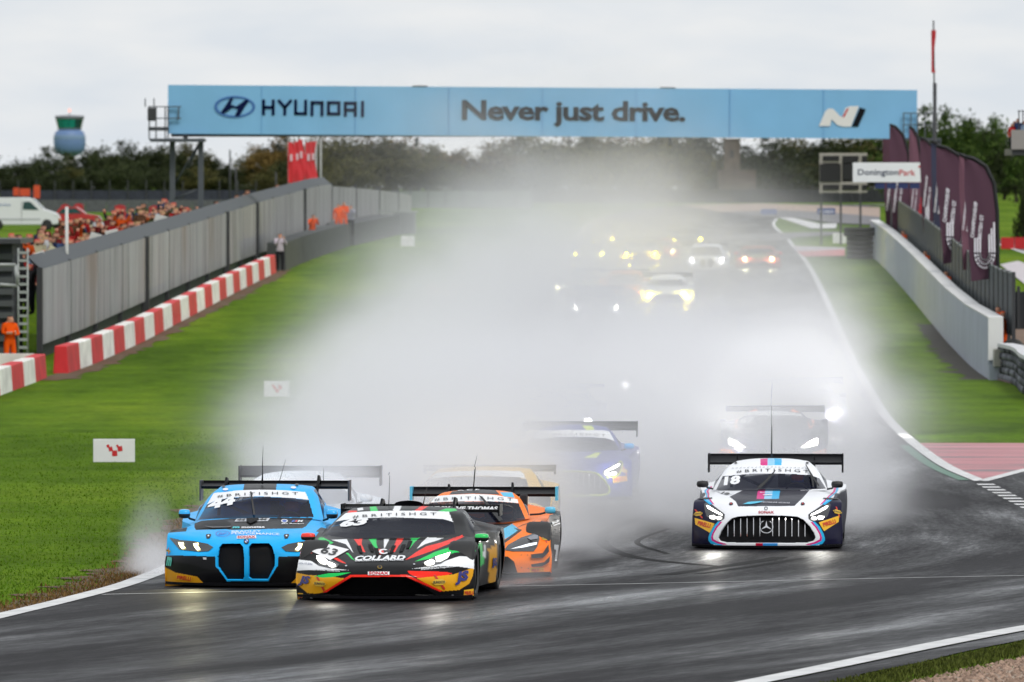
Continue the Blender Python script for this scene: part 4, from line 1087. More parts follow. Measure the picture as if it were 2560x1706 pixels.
for r0, r1 in ((1.0, .86),):
    A = [bm.verts.new(((588 + 51*r0*math.cos(2*math.pi*k/n) - 1356)/sg, 0, (280.5 - 273 + 27*r0*math.sin(2*math.pi*k/n))/sg)) for k in range(n)]; B = [bm.verts.new(((588 + 51*r1*math.cos(2*math.pi*k/n) - 1356)/sg, 0, (280.5 - 273 + 27*.82*math.sin(2*math.pi*k/n))/sg)) for k in range(n)]
    for k in range(n): bm.faces.new((A[k], A[(k+1) % n], B[(k+1) % n], B[k]))
bmobj('emblem_ring', bm, INKM, bn, loc=(0, -.045, 0))
bm = bmesh.new()
for P in ([(553,287),(568,266),(577,251),(585,250),(578,268),(592,272),(606,262),(616,254),(624,258),(612,275),(600,296),(594,298),(588,296),(596,279),(582,275),(568,282),(559,292)],):
    bm.faces.new([bm.verts.new(((x - 1356)/sg, 0, (280.5 - y)/sg)) for x, y in P])
bmesh.ops.triangulate(bm, faces=bm.faces[:]); bmobj('emblem_letter', bm, INKN, bn, loc=(0, -.05, 0))
def bpoly(name, P, m, off):
    bm = bmesh.new(); bm.faces.new([bm.verts.new(((x - 1356)/sg, 0, (280.5 - y)/sg)) for x, y in P]); bmesh.ops.triangulate(bm, faces=bm.faces[:]); bmobj(name, bm, m, bn, loc=(0, off, 0))
bpoly('emblem_letter', [(2046,311),(2062,274),(2070,267),(2082,268),(2098,285),(2104,288),(2112,266),(2122,261),(2146,260),(2126,312),(2106,312),(2092,308),(2078,294),(2074,311)], mat('banner_white', (.75, .75, .77), .6), -.045)
bpoly('emblem_slash', [(2104,289),(2110,288),(2121,266),(2116,267)], mat('banner_red', (.5, .02, .03), .6), -.05); bpoly('emblem_slash', [(2128,312),(2144,312),(2163,269),(2148,264)], INKG, -.048)

# ------------------------------------------------------------------ flags
def flag_strip(name, m, parent, x, y, z0, z1, w, seed, wave=.06, lean=0.0):
    rr = random.Random(seed); n = 14; V = []; F = []; ph = rr.uniform(0, 6)
    for i in range(n + 1):
        q = i / n; z = z0 + (z1 - z0) * q
        for j in range(5):
            u = j / 4; V.append((x + (u - .1) * w * (.75 + .25 * math.sin(q * 5 + ph)) + lean * (1 - q), y + wave * math.sin(u * 5 + q * 6 + ph), z))
        if i:
            for j in range(4): k = 5 * i + j; F.append((k-5, k-4, k+1, k))
    return meshobj(name, V, F, m, parent, smooth=True)
REDF = mat('flag_red', (.62, .025, .035), .8)
for k, (px, top) in enumerate(((722, 352), (737, 350), (747, 345), (765, 352), (777, 350), (790, 345), (802, 344))):
    Y = 432.0 + k * 1.5; s = FPX / Y; x = (px - CX) / s; zt = HC + (HOR - top) / s
    r = empty('flag_pole', (0, 0, 0)); tag(r, ('red flag hanging from the leftmost pole of the group above the panel wall', 'red flag on the second pole of the group above the panel wall', 'red flag on the third pole of the group, hung highest', 'red flag on the fourth pole of the group above the panel wall', 'red flag on the fifth pole of the group above the panel wall', 'bare pole just right of the red flags', 'rightmost bare pole of the flag group')[k], 'flag')
    tube_obj('pole', mat('pole_grey', (.35, .35, .34), .5), r, [(x, Y, 2.0), (x, Y, zt)], .06, 8); tube_obj('finial', mat('pole_grey'), r, [(x - .06, Y, zt), (x + .06, Y, zt)], .09, 8)
    if k < 5:
        f = flag_strip('flag', REDF, r, x, Y - .12, zt - 2.7 + .2 * (k % 2), zt - .1, .5, k)
        meshobj('flag_print', [(x + .08, Y - .24, zt - 1.2), (x + .22, Y - .24, zt - 1.2), (x + .22, Y - .24, zt - .8), (x + .08, Y - .24, zt - .8)], [(0,1,2,3)], mat('flag_print', (.7, .5, .55), .8), f)
YF = 330.0; s = FPX / YF; x = (2337 - CX) / s
r = empty('flag_pole'); tag(r, 'tall black pole with a drooping red flag above the right side', 'flag')
tube_obj('lower_pole', POSTM, r, [(x, YF, .9), (x, YF, HC + (HOR - 208) / s)], .085, 8); tube_obj('upper_pole', POSTM, r, [(x - .03, YF, HC + (HOR - 208) / s), (x - .06, YF, HC + (HOR - 52) / s)], .035, 8)
f = flag_strip('flag', mat('ensign_red', (.5, .02, .03), .8), r, x - .14, YF - .05, HC + (HOR - 182) / s, HC + (HOR - 76) / s, .22, 9, .05)
# feather flags on the pit wall
FEA = mat('feather_plum', lin((88, 63, 77)), .85, spec=.1); FEC = mat('feather_mauve', lin((116, 82, 96)), .85, spec=.1); FEB = mat('feather_navy', lin((50, 52, 78)), .75); PRW = mat('feather_print', (.78, .76, .84), .7); PRR = mat('feather_print_red', lin((210, 50, 60)), .7)
def feather(px_r, ytop, px_l, ybot, Y, label, m=FEA, emblem=True, red=False):
    s = FPX / Y; X = lambda p: (p - CX) / s; Zz = lambda p: HC + (HOR - p) / s
    w = X(px_r) - X(px_l); zt, zb = Zz(ytop), Zz(ybot); h = zt - zb
    r = empty('feather_flag', (X(px_r), Y, 0)); tag(r, label, 'flag', None)
    # pole: straight, bowing over to the left at the top
    pole = [(0, 0, float(zfull(np.array(X(px_r)), np.array(Y)))), (0, 0, zb), (-.02*w, 0, zb + h*.55), (-.12*w, 0, zb + h*.78), (-.36*w, 0, zb + h*.92), (-.72*w, 0, zb + h*.985), (-w, 0, zt)]
    tube_obj('pole', mat('pole_black', (.008, .008, .01), .6), r, pole, .06, 8)
    n = 18; V = []; F = []
    px_ = [p[0] for p in pole[1:]]; pz = [p[2] for p in pole[1:]]
    for i in range(n + 1):
        z = zb + (zt - .02 - zb) * i / n; xr = float(np.interp(z, pz, px_)); xl = -w * (.80 + .2 * min(1, (z - zb) / h * 1.4))
        for j in range(7):
            u = j / 6; V.append((xl + (xr - xl) * u, .05 * math.sin(u * 7 + z * 1.3 + px_r) * (1 - u), z - (.12 * w * (1 - u) if i == 0 else 0)))
        if i:
            for j in range(6): k = 7 * i + j; F.append((k-7, k-6, k+1, k))
    sheet_ = meshobj('sail', V, F, m, r, smooth=True)
    flat_text('flag_print', 'CHAMPIONSHIP', PRW, sheet_, (-.72 * w, -.09, zb + h * .48), h * .3, w * .11, rot=(math.radians(90), math.radians(-84), 0), offset=.03)
    flat_text('flag_print', 'BRITISH GT', PRW, sheet_, (-.52 * w, -.09, zb + h * .42), h * .2, w * .11, rot=(math.radians(90), math.radians(-84), 0), offset=.03)
    if emblem:   # hooked ribbon emblem, three parallel strokes
        for q in (0, 1, 2):
            bm = bmesh.new(); cx_, cz = -.40 * w, zb + h * .2; rad = w * (.29 - .075 * q); wd = w * .05
            P = [(cx_ - rad, cz + h * .12)] + [(cx_ + rad * math.cos(math.pi + math.pi * k / 10), cz + rad * 1.5 * math.sin(math.pi + math.pi * k / 10)) for k in range(11)] + [(cx_ + rad * .95, cz + h * .25 - q * h * .05)]
            for (ax, az), (bx_, bz) in zip(P, P[1:]):
                d = Vector((bx_ - ax, bz - az)).normalized() * wd / 2; nn_ = Vector((-d.y, d.x))
                bm.faces.new([bm.verts.new(p) for p in ((ax+nn_.x-d.x, -.1, az+nn_.y-d.y), (bx_+nn_.x+d.x, -.1, bz+nn_.y+d.y), (bx_-nn_.x+d.x, -.1, bz-nn_.y+d.y), (ax-nn_.x-d.x, -.1, az-nn_.y-d.y))])
            bmobj('flag_emblem', bm, PRR if red else PRW, sheet_, loc=(0, -.004 * q, 0))
    return r
feather(2262, 300, 2207, 640, 352, 'plum feather flag, leftmost and farthest of the row', emblem=False)
feather(2278, 312, 2224, 640, 338, 'plum feather flag, second from the left of the row', emblem=False)
feather(2306, 317, 2273, 640, 322, 'narrow plum feather flag with a red ring emblem', FEC, red=True)
feather(2347, 345, 2300, 600, 296, 'plum feather flag just right of the track name sign')
feather(2372, 353, 2328, 620, 284, 'dark navy feather flag between the plum ones', FEB, False)
feather(2428, 365, 2341, 650, 262, 'wide plum feather flag with white hooked emblem, third from the right')
feather(2446, 386, 2398, 670, 246, 'plum feather flag half hidden behind the nearest one', FEC, emblem=False)
feather(2495, 392, 2411, 694, 226, 'nearest and widest plum feather flag with white hooked emblem')

# ------------------------------------------------------------------ right side: wall, fence, signs, tyre stacks
def rw_x(Y): return 13.4 + .0275 * (Y - 207)
PALEW = mat('shade_blue_concrete', (.36, .4, .48), .7, var=.08, vscale=.6); CAPW = mat('wall_cap_white', (.7, .7, .7), .7)  # bluish shade on the wall's track side is put into PALEW
r = empty('pit_wall'); tag(r, 'pale blue grey concrete pit wall along the right side', 'wall')
for a, b_ in zip([207, 226, 246, 266, 287, 308, 330, 350], [226, 246, 266, 287, 308, 330, 350, 364]):
    P = []
    for y in (a + .03, b_ - .03):
        x = rw_x(y); z = float(zg(y)); P += [(x, y, z - .1), (x + .4, y, z - .1), (x + .4, y, z + 1.72), (x, y, z + 1.72)]
    meshobj('wall_segment', P, [(0,1,2,3), (7,6,5,4), (4,0,3,7), (3,2,6,7), (1,5,6,2)], PALEW, r)
    meshobj('cap', [(x + dx, y, z + dz) for (x, y, z, dx, dz) in [(p[0], p[1], p[2], 0, 0) for p in (P[3], P[2], P[6], P[7])] + [(P[3][0] - .02, P[3][1], P[3][2], 0, .05), (P[2][0] + .02, P[2][1], P[2][2], 0, .05), (P[6][0] + .02, P[6][1], P[6][2], 0, .05), (P[7][0] - .02, P[7][1], P[7][2], 0, .05)]], [(4,5,6,7),(0,1,5,4),(3,7,6,2),(0,4,7,3),(1,2,6,5)], CAPW, r)
box_obj('lit_end_face', CAPW, r, rw_x(207) - .01, rw_x(207) + .41, 206.9, 207.02, float(zg(207)) + .55, float(zg(207)) + 1.76)  # light falling on the wall end, painted as a white plate
box_obj('low_end', PALEW, r, rw_x(207) + .0, rw_x(207) + .85, 206.6, 206.88, float(zg(207)) - .1, float(zg(207)) + .42)
box_obj('junction_box', mat('box_beige', (.36, .35, .31), .6), r, rw_x(207) + .1, rw_x(207) + .52, 206.3, 206.6, float(zg(207)) + .38, float(zg(207)) + .88, .02)
FN = mat('fence_grey_green', (.072, .084, .088), .75, var=.2, vscale=1.5)
r = empty('pit_fence'); tag(r, 'dark grey green mesh fence standing behind the pale pit wall', 'fence')
ys_ = np.linspace(208, 352, 42)
for a, b_ in zip(ys_, ys_[1:]):
    xa, xb = rw_x(a) + .75, rw_x(b_) + .75; za, zb_ = float(zg(a)), float(zg(b_)); n = 10; V = []; F = []
    for k in range(n + 1):
        q = k / n; x, y, z = xa + (xb - xa) * q, a + .04 + (b_ - a - .08) * q, za + (zb_ - za) * q
        V += [(x - (.035 if k % 2 else 0), y, z + 1.2), (x - (.035 if k % 2 else 0), y, z + 2.95)]
        if k: F.append((2*k-2, 2*k, 2*k+1, 2*k-1))
    meshobj('panel', V, F, FN, r)
    box_obj('post', POSTM, r, xa - .05, xa + .05, a - .05, a + .05, za, za + 3.02)
    tube_obj('top_rail', mat('galvanised_dark', (.15, .17, .17), .5), r, [(xa, a, za + 2.98), (xb, b_, zb_ + 2.98)], .035, 6)
for k, (px, Y, hgt) in enumerate(((2480, 214, .42), (2247, 322, .4), (2296, 288, .34), (2342, 262, .3))):
    X = rw_x(Y) + .55; person((X, Y, float(zg(Y)) + hgt), -.6, ('marshal in orange behind the near end of the pit wall', 'marshal in orange at the far end of the pit wall', 'marshal in orange behind the wall below the navy flag', 'marshal in orange behind the middle of the pit wall')[k], 'stand', ORANGE, ORANGE, lin((30, 26, 24)), None, 1, .9)
person((on(2497, 212)[0] + .1, 212, float(zg(212)) + .15), 1.2, 'marshal in orange overalls standing at the right of the flag row', 'stand', ORANGE, ORANGE, ORANGE, None, 2, 1.0)
pixpoly('service_yard', [(2492,800),(2700,790),(2700,985),(2520,960),(2492,952)], mat('brown_yard', (.2, .13, .09), .9, var=.2), .03)
for k, (x, y) in enumerate(((14.35, 213.5), (14.4, 210.0), (14.5, 207.2))):
    r = empty('red_rail'); tag(r, ('farthest red rail on the brown yard behind the wall end', 'middle red rail on the brown yard behind the wall end', 'nearest red rail on the brown yard beside the tyre wall')[k], 'rail')
    z = float(zg(y)); box_obj('bar', mat('red_paint', (.42, .02, .02), .5), r, x + .15, x + 1.5, y, y + .1, z + .5, z + .62)
    for q in (.3, 1.3): box_obj('leg', mat('red_paint'), r, x + q, x + q + .06, y + .02, y + .08, z, z + .5)
bm = bmesh.new()
for k in range(25): pass
lathe(bm, [(.19, -.09), (.27, -.11), (.33, -.08), (.34, 0), (.33, .08), (.27, .11), (.19, .09), (.19, -.09)], 28, 'X')
o = bmobj('loose_tyre', bm, mat('tyre_grey', (.05, .052, .05), .7), None, True, (14.35, 210.8, float(zg(210.8)) + .75), (0, 0, math.radians(78))); tag(o, 'round grey tyre hanging just right of the wall end', 'tyre')
far_fence('yard_fence', 'dark fence at the right edge behind the standing marshal', 2496, 2620, 236, 730, 800, mat('fence_dark', (.03, .034, .04), .8), 5, 716)
# tyre barrier, right edge
r = empty('tyre_barrier'); tag(r, 'grey tyre barrier with white capping strip at the right edge', 'tyre barrier')
path = [(13.95, 206.5), (14.05, 203), (13.95, 199), (13.75, 195), (13.6, 190), (13.6, 184)]
pp = spline(np.array([(x, y, 0) for x, y in path]), 9)
GT = blade_mat('tyre_wall_grey', (.12, .125, .14), .85); bm = bmesh.new()
for i, p in enumerate(pp):
    for lv in range(5):
        c0 = Vector((p[0] + .05 * ((i + lv) % 2), p[1], float(zg(p[1])) + .09 + lv * .2)); rings = []
        for rad, hz in ((.2, -.085), (.31, -.09), (.33, 0), (.31, .09), (.2, .085)): rings.append([bm.verts.new(c0 + Vector((rad * math.cos(2*math.pi*k/10), rad * math.sin(2*math.pi*k/10), hz))) for k in range(10)])
        for a_, b_ in zip(rings, rings[1:]):
            for k in range(10): bm.faces.new((a_[k], a_[(k+1) % 10], b_[(k+1) % 10], b_[k]))
tag(bmobj('tyres', bm, GT, r, True), kind='stuff')
for a, b_ in zip(pp, pp[1:]):
    z1_, z2_ = float(zg(a[1])) + 1.04, float(zg(b_[1])) + 1.04
    meshobj('cap_strip', [(a[0] - .34, a[1], z1_ - .1), (b_[0] - .34, b_[1], z2_ - .1), (b_[0] - .34, b_[1], z2_), (a[0] - .34, a[1], z1_), (b_[0] + .1, b_[1], z2_), (a[0] + .1, a[1], z1_)], [(0,3,2,1), (3,5,4,2)], mat('cap_white', (.6, .6, .62), .6), r)
# black tyre stack by the far wall end
Y = 354.0; s = FPX / Y; r = empty('tyre_stack', ((2150 - CX) / s, Y, float(zg(Y)))); tag(r, 'dark flared stack of tyres before the far end of the pit wall', 'tyre stack')
for lv in range(7):
    bm = bmesh.new(); R0 = .66 if lv < 5 else .8
    lathe(bm, [(.3, lv*.22), (R0 - .06, lv*.22), (R0, lv*.22 + .06), (R0, lv*.22 + .16), (R0 - .06, lv*.22 + .21), (.3, lv*.22 + .21)], 24); bmobj('tyre', bm, RUBBER if 'RUBBER' in globals() else mat('tyre_black', (.03, .03, .034), .8), r, True)
def board(name, label, x0, x1, y0, y1, m, lift=0.0, th=.06, Y=None):
    Y = Y or dist_of(y1 + lift); s = FPX / Y; r = empty(name, (((x0 + x1) / 2 - CX) / s, Y, HC + (HOR - y1) / s)); tag(r, label, 'board')
    w, h = (x1 - x0) / s / 2, (y1 - y0) / s
    box_obj('face', m, r, -w, w, 0, th, 0, h, .008)
    for q in (-.7, .7): box_obj('foot', POSTM, r, w*q - .03, w*q + .03, th, th + .25, -.02, h * .6)
    return r, w, h
BW = mat('board_white', (.74, .73, .75), .6, var=.03)
r, w, h = board('advert_board', 'white board with a red chequered emblem on the left grass', 233, 337, 1098, 1156, BW)
def emblem(r, w, h, k=1.0):
    for i, (x, z, a, q) in enumerate(((-.18, .17, .055, .3), (-.1, .06, .08, .25), (.02, -.1, .105, .05), (.18, .07, .095, .15), (.1, .18, .04, .5))):
        c_, s_ = math.cos(q), math.sin(q); P = [((x + (u*c_ - v*s_) * a * .75) * 2 * w * .8, -.004 - .0005 * i, h/2 + (z + (u*s_ + v*c_) * a) * h * 1.15) for u, v in ((-1,-1),(1,-1),(1,1),(-1,1))]
        meshobj('emblem_square', P, [(0,1,2,3)], mat('emblem_red', (.55, .015, .02), .6), r)
emblem(r, w, h)
r, w, h = board('advert_board', 'white board with red emblem fading into the spray on the left grass', 660, 724, 953, 992, BW); emblem(r, w, h)
r, w, h = board('advert_board', 'orange board almost lost in the spray left of the road', 1072, 1192, 714, 752, mat('board_soft_orange', (.7, .3, .14), .7))
r, w, h = board('advert_board', 'small white board at the foot of the tyre wall in thin spray', 1002, 1037, 590, 616, BW)
r, w, h = board('advert_board', 'white board on the far grass beside the dark tyre stack', 2082, 2116, 583, 609, BW)
r, w, h = board('advert_board', 'small blue board with white lettering on the far gravel', 2043, 2088, 521, 538, mat('board_blue', (.03, .07, .22), .6)); flat_text('lettering', 'MICHELIN', mat('board_print', (.7, .72, .75), .6), r, (0, -.01, h * .5), w * 1.6, h * .4, offset=.03)
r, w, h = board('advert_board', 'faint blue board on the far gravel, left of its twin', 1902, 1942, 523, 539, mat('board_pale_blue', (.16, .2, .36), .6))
# track name sign and lighting frame
Y = 309.0; s = FPX / Y; X = lambda p: (p - CX) / s; Zz = lambda p: HC + (HOR - p) / s
r = empty('name_sign', (X(2222), Y, 0)); tag(r, 'white sign with the circuit name in dark blue and red', 'sign')
box_obj('face', mat('sign_white', (.8, .82, .84), .5), r, X(2132) - X(2222), X(2314) - X(2222), -.03, .06, Zz(456), Zz(407), .01)
flat_text('lettering', 'Donington', mat('sign_navy', lin((36, 48, 82)), .5), r, (X(2195) - X(2222), -.045, Zz(433)), (2246 - 2145) / s, 17 / s * 1.15, offset=.012)
flat_text('lettering', 'Park', mat('sign_red', (.55, .03, .04), .5), r, (X(2268) - X(2222), -.045, Zz(432)), (2288 - 2248) / s, 15 / s, offset=.012)
for i, (x, y, a) in enumerate(((2299, 417, 3), (2305, 424, 4), (2309, 430, 4.5), (2312, 446, 3.5), (2305, 439, 3))): meshobj('emblem_square', [(X(x - a) - X(2222), -.045 - .001 * i, Zz(y + a)), (X(x + a) - X(2222), -.045 - .001 * i, Zz(y + a - 1)), (X(x + a) - X(2222), -.045 - .001 * i, Zz(y - a)), (X(x - a) - X(2222), -.045 - .001 * i, Zz(y - a + 1))], [(0,1,2,3)], mat('emblem_red'), r)
for k in range(4): box_obj('blue_panel', mat('panel_navy', (.015, .03, .12), .6), r, X(2188 + k * 29) - X(2222), X(2212 + k * 29) - X(2222), .02, .12, Zz(472), Zz(458))
box_obj('arm', POSTM, r, X(2200) - X(2222), 18.2 - X(2222), .1, .2, Zz(440), Zz(434)); box_obj('post', POSTM, r, 18.1 - X(2222), 18.3 - X(2222), .1, .3, .6, Zz(432))
Y = 400.0; s = FPX / Y; X = lambda p: (p - CX) / s; Zz = lambda p: HC + (HOR - p) / s; r = empty('light_frame', (0, 0, 0)); tag(r, 'beige lattice frame of black light panels left of the white sign', 'light panel')
BE = mat('frame_beige', (.36, .34, .3), .6)
for px in (2049, 2098, 2147): box_obj('upright', BE, r, X(px), X(px + 8), Y, Y + .15, Zz(484), Zz(383)); box_obj('leg', POSTM, r, X(px) + .03, X(px + 8) - .03, Y + .02, Y + .12, 1.5, Zz(484))
for i, py in enumerate((390, 408, 462, 482)): box_obj('crossbar', BE, r, X(2048), X(2168), Y - .02 - .005 * i, Y + .12, Zz(py), Zz(py - 7))
box_obj('back_panel', mat('frame_dark', (.006, .006, .007), .7), r, X(2053), X(2166), Y + .2, Y + .26, Zz(478), Zz(387))
for x0, x1, y0, y1 in ((2057, 2098, 391, 402), (2106, 2145, 391, 408), (2050, 2102, 411, 455), (2107, 2130, 411, 450), (2057, 2098, 463, 475), (2106, 2145, 462, 475), (2155, 2168, 391, 408), (2155, 2168, 462, 475)): box_obj('black_panel', mat('lamp_black', (.008, .008, .009), .5), r, X(x0), X(x1), Y - .12, Y - .04, Zz(y1), Zz(y0), .01)
# red hoarding, balcony with spectators and pit apron at the right edge
far_fence('red_hoarding', 'bright red hoarding at the right edge beyond the flags', 2502, 2640, 385, 594, 636, mat('hoarding_red', (.5, .012, .016), .5), 4, cat='hoarding')
pixpoly('pit_apron', [(2500,664),(2545,655),(2700,710),(2700,760),(2560,712)], mat('apron_paint', (.55, .5, .52), .6, var=.15), .05)
Y = 262.0; s = FPX / Y; X = lambda p: (p - CX) / s; Zz = lambda p: HC + (HOR - p) / s
r = empty('viewing_balcony'); tag(r, 'viewing balcony jutting in at the right edge below the treetops', 'balcony')
box_obj('deck', POSTM, r, X(2530), X(2640), Y, Y + 4, Zz(388), Zz(372)); box_obj('parapet', mat('parapet_grey', (.3, .28, .27), .8), r, X(2528), X(2640), Y - .1, Y, Zz(374), Zz(325)); box_obj('support', POSTM, r, X(2600), X(2615), Y + 1, Y + 1.4, -.5, Zz(388))
for x, z0, z1 in ((2546, 290, 278), (2556, 290, 278)): box_obj('rail_post', POSTM, r, X(x), X(x) + .04, Y, Y + .04, Zz(330), Zz(276))
box_obj('rail', POSTM, r, X(2544), X(2600), Y, Y + .04, Zz(279), Zz(277))
for k in range(5): nm, colr = kinds[(k * 3) % 13]; person((X(2534 + k * 7), Y + .6 + .3 * (k % 2), Zz(375)), 0, ('leftmost spectator on the balcony at the right edge', 'second spectator from the left on the balcony', 'middle spectator on the balcony at the right edge', 'fourth spectator from the left on the balcony', 'fifth spectator from the left on the balcony')[k], 'stand', colr, (.02, .02, .03), None, None, 0, .55 + .05 * (k % 3))

# ------------------------------------------------------------------ control tower, stone tower, trees
Y = 2500.0; s = FPX / Y; r = empty('control_tower', ((174 - CX) / s, Y, 0)); tag(r, 'distant airport control tower with green glazed cab above the trees', 'tower')
Zz = lambda p: HC + (HOR - p) / s; W = lambda p: p / s
def ring_obj(name, prof, m, parent, seg=28):
    bm = bmesh.new(); lathe(bm, prof, seg); return bmobj(name, bm, m, parent, True)
ring_obj('shaft', [(W(14), 0), (W(14), Zz(380))], mat('tower_pale', (.5, .44, .42), .7), r)
ring_obj('bulb', [(W(16), Zz(391)), (W(32), Zz(384)), (W(38.5), Zz(372)), (W(40), Zz(356)), (W(39.5), Zz(342)), (W(36), Zz(331)), (W(28), Zz(325))], mat('tower_blue', (.13, .22, .42), .5), r)
ring_obj('bulb_band', [(W(38.5), Zz(352)), (W(40.6), Zz(348)), (W(39), Zz(338))], mat('tower_blue_pale', (.2, .3, .48), .5), r)
for k in range(12):
    a0, a1 = 2*math.pi*k/12 + .02, 2*math.pi*(k+1)/12 - .02; m = mat('cab_green', (.01, .22, .17), .2) if (k in (7, 8, 9)) else mat('cab_dark', (.015, .06, .06), .2)
    meshobj('cab_pane', [(W(29)*math.cos(a), W(29)*math.sin(a), Zz(322)) for a in (a0, a1)] + [(W(35)*math.cos(a), W(35)*math.sin(a), Zz(297)) for a in (a1, a0)], [(0,1,2,3)], m, r)
ring_obj('cab_sill', [(W(26), Zz(326)), (W(29.6), Zz(324)), (W(29.6), Zz(321))], mat('tower_rim', (.16, .17, .2), .6), r); ring_obj('cab_roof', [(W(35), Zz(298)), (W(36.5), Zz(296)), (W(36.5), Zz(290)), (.01, Zz(288))], mat('tower_rim'), r)
ring_obj('warning_light', [(.01, Zz(272)), (W(2.5), Zz(275)), (W(2.5), Zz(279)), (.01, Zz(282))], mat('warn_red', (.8, .3, .2), .5, emit=(1, .35, .25), estr=1.2), r, 10); tube_obj('mast', mat('tower_rim'), r, [(0, 0, Zz(290)), (0, 0, Zz(279))], .15, 6)
Y = 1000.0; s = FPX / Y; r = empty('stone_tower', ((1830 - CX) / s, Y, 0)); tag(r, 'blurred brown stone tower behind the spray right of centre', 'tower')
ST = mat('stone_brown', (.10, .075, .06), .9, var=.3, vscale=1.0); box_obj('shaft', ST, r, -20/s, 20/s, 0, 2, 2.5, HC + (HOR - 352)/s); box_obj('parapet', ST, r, -23/s, 23/s, -.2, 2.2, HC + (HOR - 352)/s, HC + (HOR - 347)/s); box_obj('lower_wall', ST, r, -34/s, 60/s, .3, 3, 2.5, HC + (HOR - 425)/s); box_obj('window', mat('tower_window', (.03, .03, .03), .8), r, -4/s, 4/s, -.05, .02, HC + (HOR - 395)/s, HC + (HOR - 375)/s)

def leaf_mat(name, a, b_):
    m, t, bs = nodes_of(name); g = N(t, 'ShaderNodeNewGeometry'); oi = N(t, 'ShaderNodeObjectInfo')
    c1 = ramp(t, g.outputs['Random Per Island'], [(0, a), (1, b_)])
    c2 = mixc(t, c1, ramp(t, oi.outputs['Random'], [(0, g3(.7)), (1, g3(1.35))]), 1.0, 'MULTIPLY')
    t.links.new(c2, bs.inputs['Base Color']); bs.inputs['Roughness'].default_value = .8; bs.inputs['Specular IOR Level'].default_value = .1
    return m
LEAFS = {'dark': leaf_mat('leaf_dark', (.018, .026, .012), (.05, .062, .024)), 'olive': leaf_mat('leaf_olive', (.045, .046, .016), (.12, .112, .038)), 'autumn': leaf_mat('leaf_autumn', (.07, .045, .015), (.18, .12, .04)), 'green': leaf_mat('leaf_green', (.02, .045, .01), (.07, .11, .022))}  # leaf tones lightened and warmed in place of distance haze
BARK = mat('bark', (.05, .04, .03), .9)
def crown_mesh(seed, kind, n_cl=60, per=90, shape=(1, 1, 1), conical=False):
    r_ = np.random.default_rng(seed); P = []
    while len(P) < n_cl:
        q = r_.uniform(-1, 1, 3)
        if conical:
            if np.hypot(q[0], q[1]) < .95 * (1 - (q[2] + 1) / 2) ** .8: P.append(q)
        elif .35 < np.linalg.norm(q) < 1 and q[2] > -.75: P.append(q * (1 + .22 * r_.normal()))
    P = np.array(P) * shape; rad = r_.uniform(.16, .34, n_cl)
    c = np.repeat(P, per, 0) + r_.normal(0, 1, (n_cl * per, 3)) * np.repeat(rad, per)[:, None] * .55
    n = len(c); u = r_.normal(0, 1, (n, 3)); u /= np.linalg.norm(u, axis=1)[:, None]; v = np.cross(u, r_.normal(0, 1, (n, 3))); v /= np.linalg.norm(v, axis=1)[:, None]
    sz = r_.uniform(.03, .065, n)[:, None]
    V = np.stack([c - u*sz, c - v*sz*.7, c + u*sz, c + v*sz*.7], 1).reshape(-1, 3); F = np.arange(4*n).reshape(-1, 4)
    o = np_mesh('crown', V, F, None, LEAFS[kind], None, False); me = o.data; bpy.data.objects.remove(o)
    return me
CROWNS = {k: [crown_mesh(11 * i + j, k) for j in range(2)] for i, k in enumerate(LEAFS)}
bm = bmesh.new(); tube(bm, [(0, 0, -.1), (.02, 0, .25), (-.02, .01, .5), (.01, 0, .75)], .05, 8, True, .35)
for a, l in ((.3, .4), (2.2, .38), (4.1, .42), (5.3, .3)): tube(bm, [(0, 0, .38 + .05 * a / 5), (math.cos(a) * l * .5, math.sin(a) * l * .5, .58), (math.cos(a) * l, math.sin(a) * l, .78)], .022, 6, True, .4)
o = bmobj('trunk', bm, BARK); TRUNK = o.data; bpy.data.objects.remove(o)
tr = random.Random(21)
def tree(px, ytop, Y, width_px, kind, label, group=None, name='tree'):
    s = FPX / Y; z0 = float(zg(Y)); H = HC + (HOR - ytop) / s - z0; w = width_px / s / 2
    r = empty(name, ((px - CX) / s, Y, z0), tr.uniform(0, 6.28)); tag(r, label, 'tree', group)
    dataobj('trunk', TRUNK, r, (0, 0, 0), None, (w * 1.3, w * 1.3, H * .85))
    dataobj('crown', tr.choice(CROWNS[kind]), r, (0, 0, H * .54), None, (w * 1.05, w * 1.05, H * .41))
left = [(-20,392,80,'dark'),(40,398,90,'dark'),(88,392,70,'dark'),(128,374,110,'dark'),(180,420,60,'olive'),(222,372,110,'dark'),(268,362,100,'dark'),(318,360,110,'dark'),(366,364,100,'dark'),(415,360,110,'dark'),(462,358,110,'olive'),(508,376,100,'dark'),(548,404,80,'dark'),(596,410,80,'dark'),(640,372,90,'olive'),(672,350,100,'autumn'),(700,352,110,'dark'),(790,346,130,'autumn'),(846,348,140,'olive'),(905,345,150,'autumn'),(960,352,150,'olive'),(1020,346,160,'autumn'),(1075,362,130,'olive'),(1135,382,130,'olive'),(1215,365,150,'autumn'),(1300,338,170,'olive'),(1390,330,180,'autumn'),(1480,335,180,'olive'),(1560,332,170,'autumn'),(1640,340,170,'olive'),(1700,330,150,'olive'),(1755,336,150,'dark'),(1870,372,130,'dark'),(1930,350,150,'dark'),(2000,345,150,'olive'),(2060,340,150,'dark'),(2130,342,150,'olive'),(2200,330,150,'green')]
tagw = {'dark': 'dark green', 'olive': 'olive green', 'autumn': 'brownish autumn', 'green': 'green'}
ORD = 'first second third fourth fifth sixth seventh eighth ninth tenth eleventh twelfth thirteenth fourteenth fifteenth sixteenth seventeenth eighteenth nineteenth twentieth'.split()
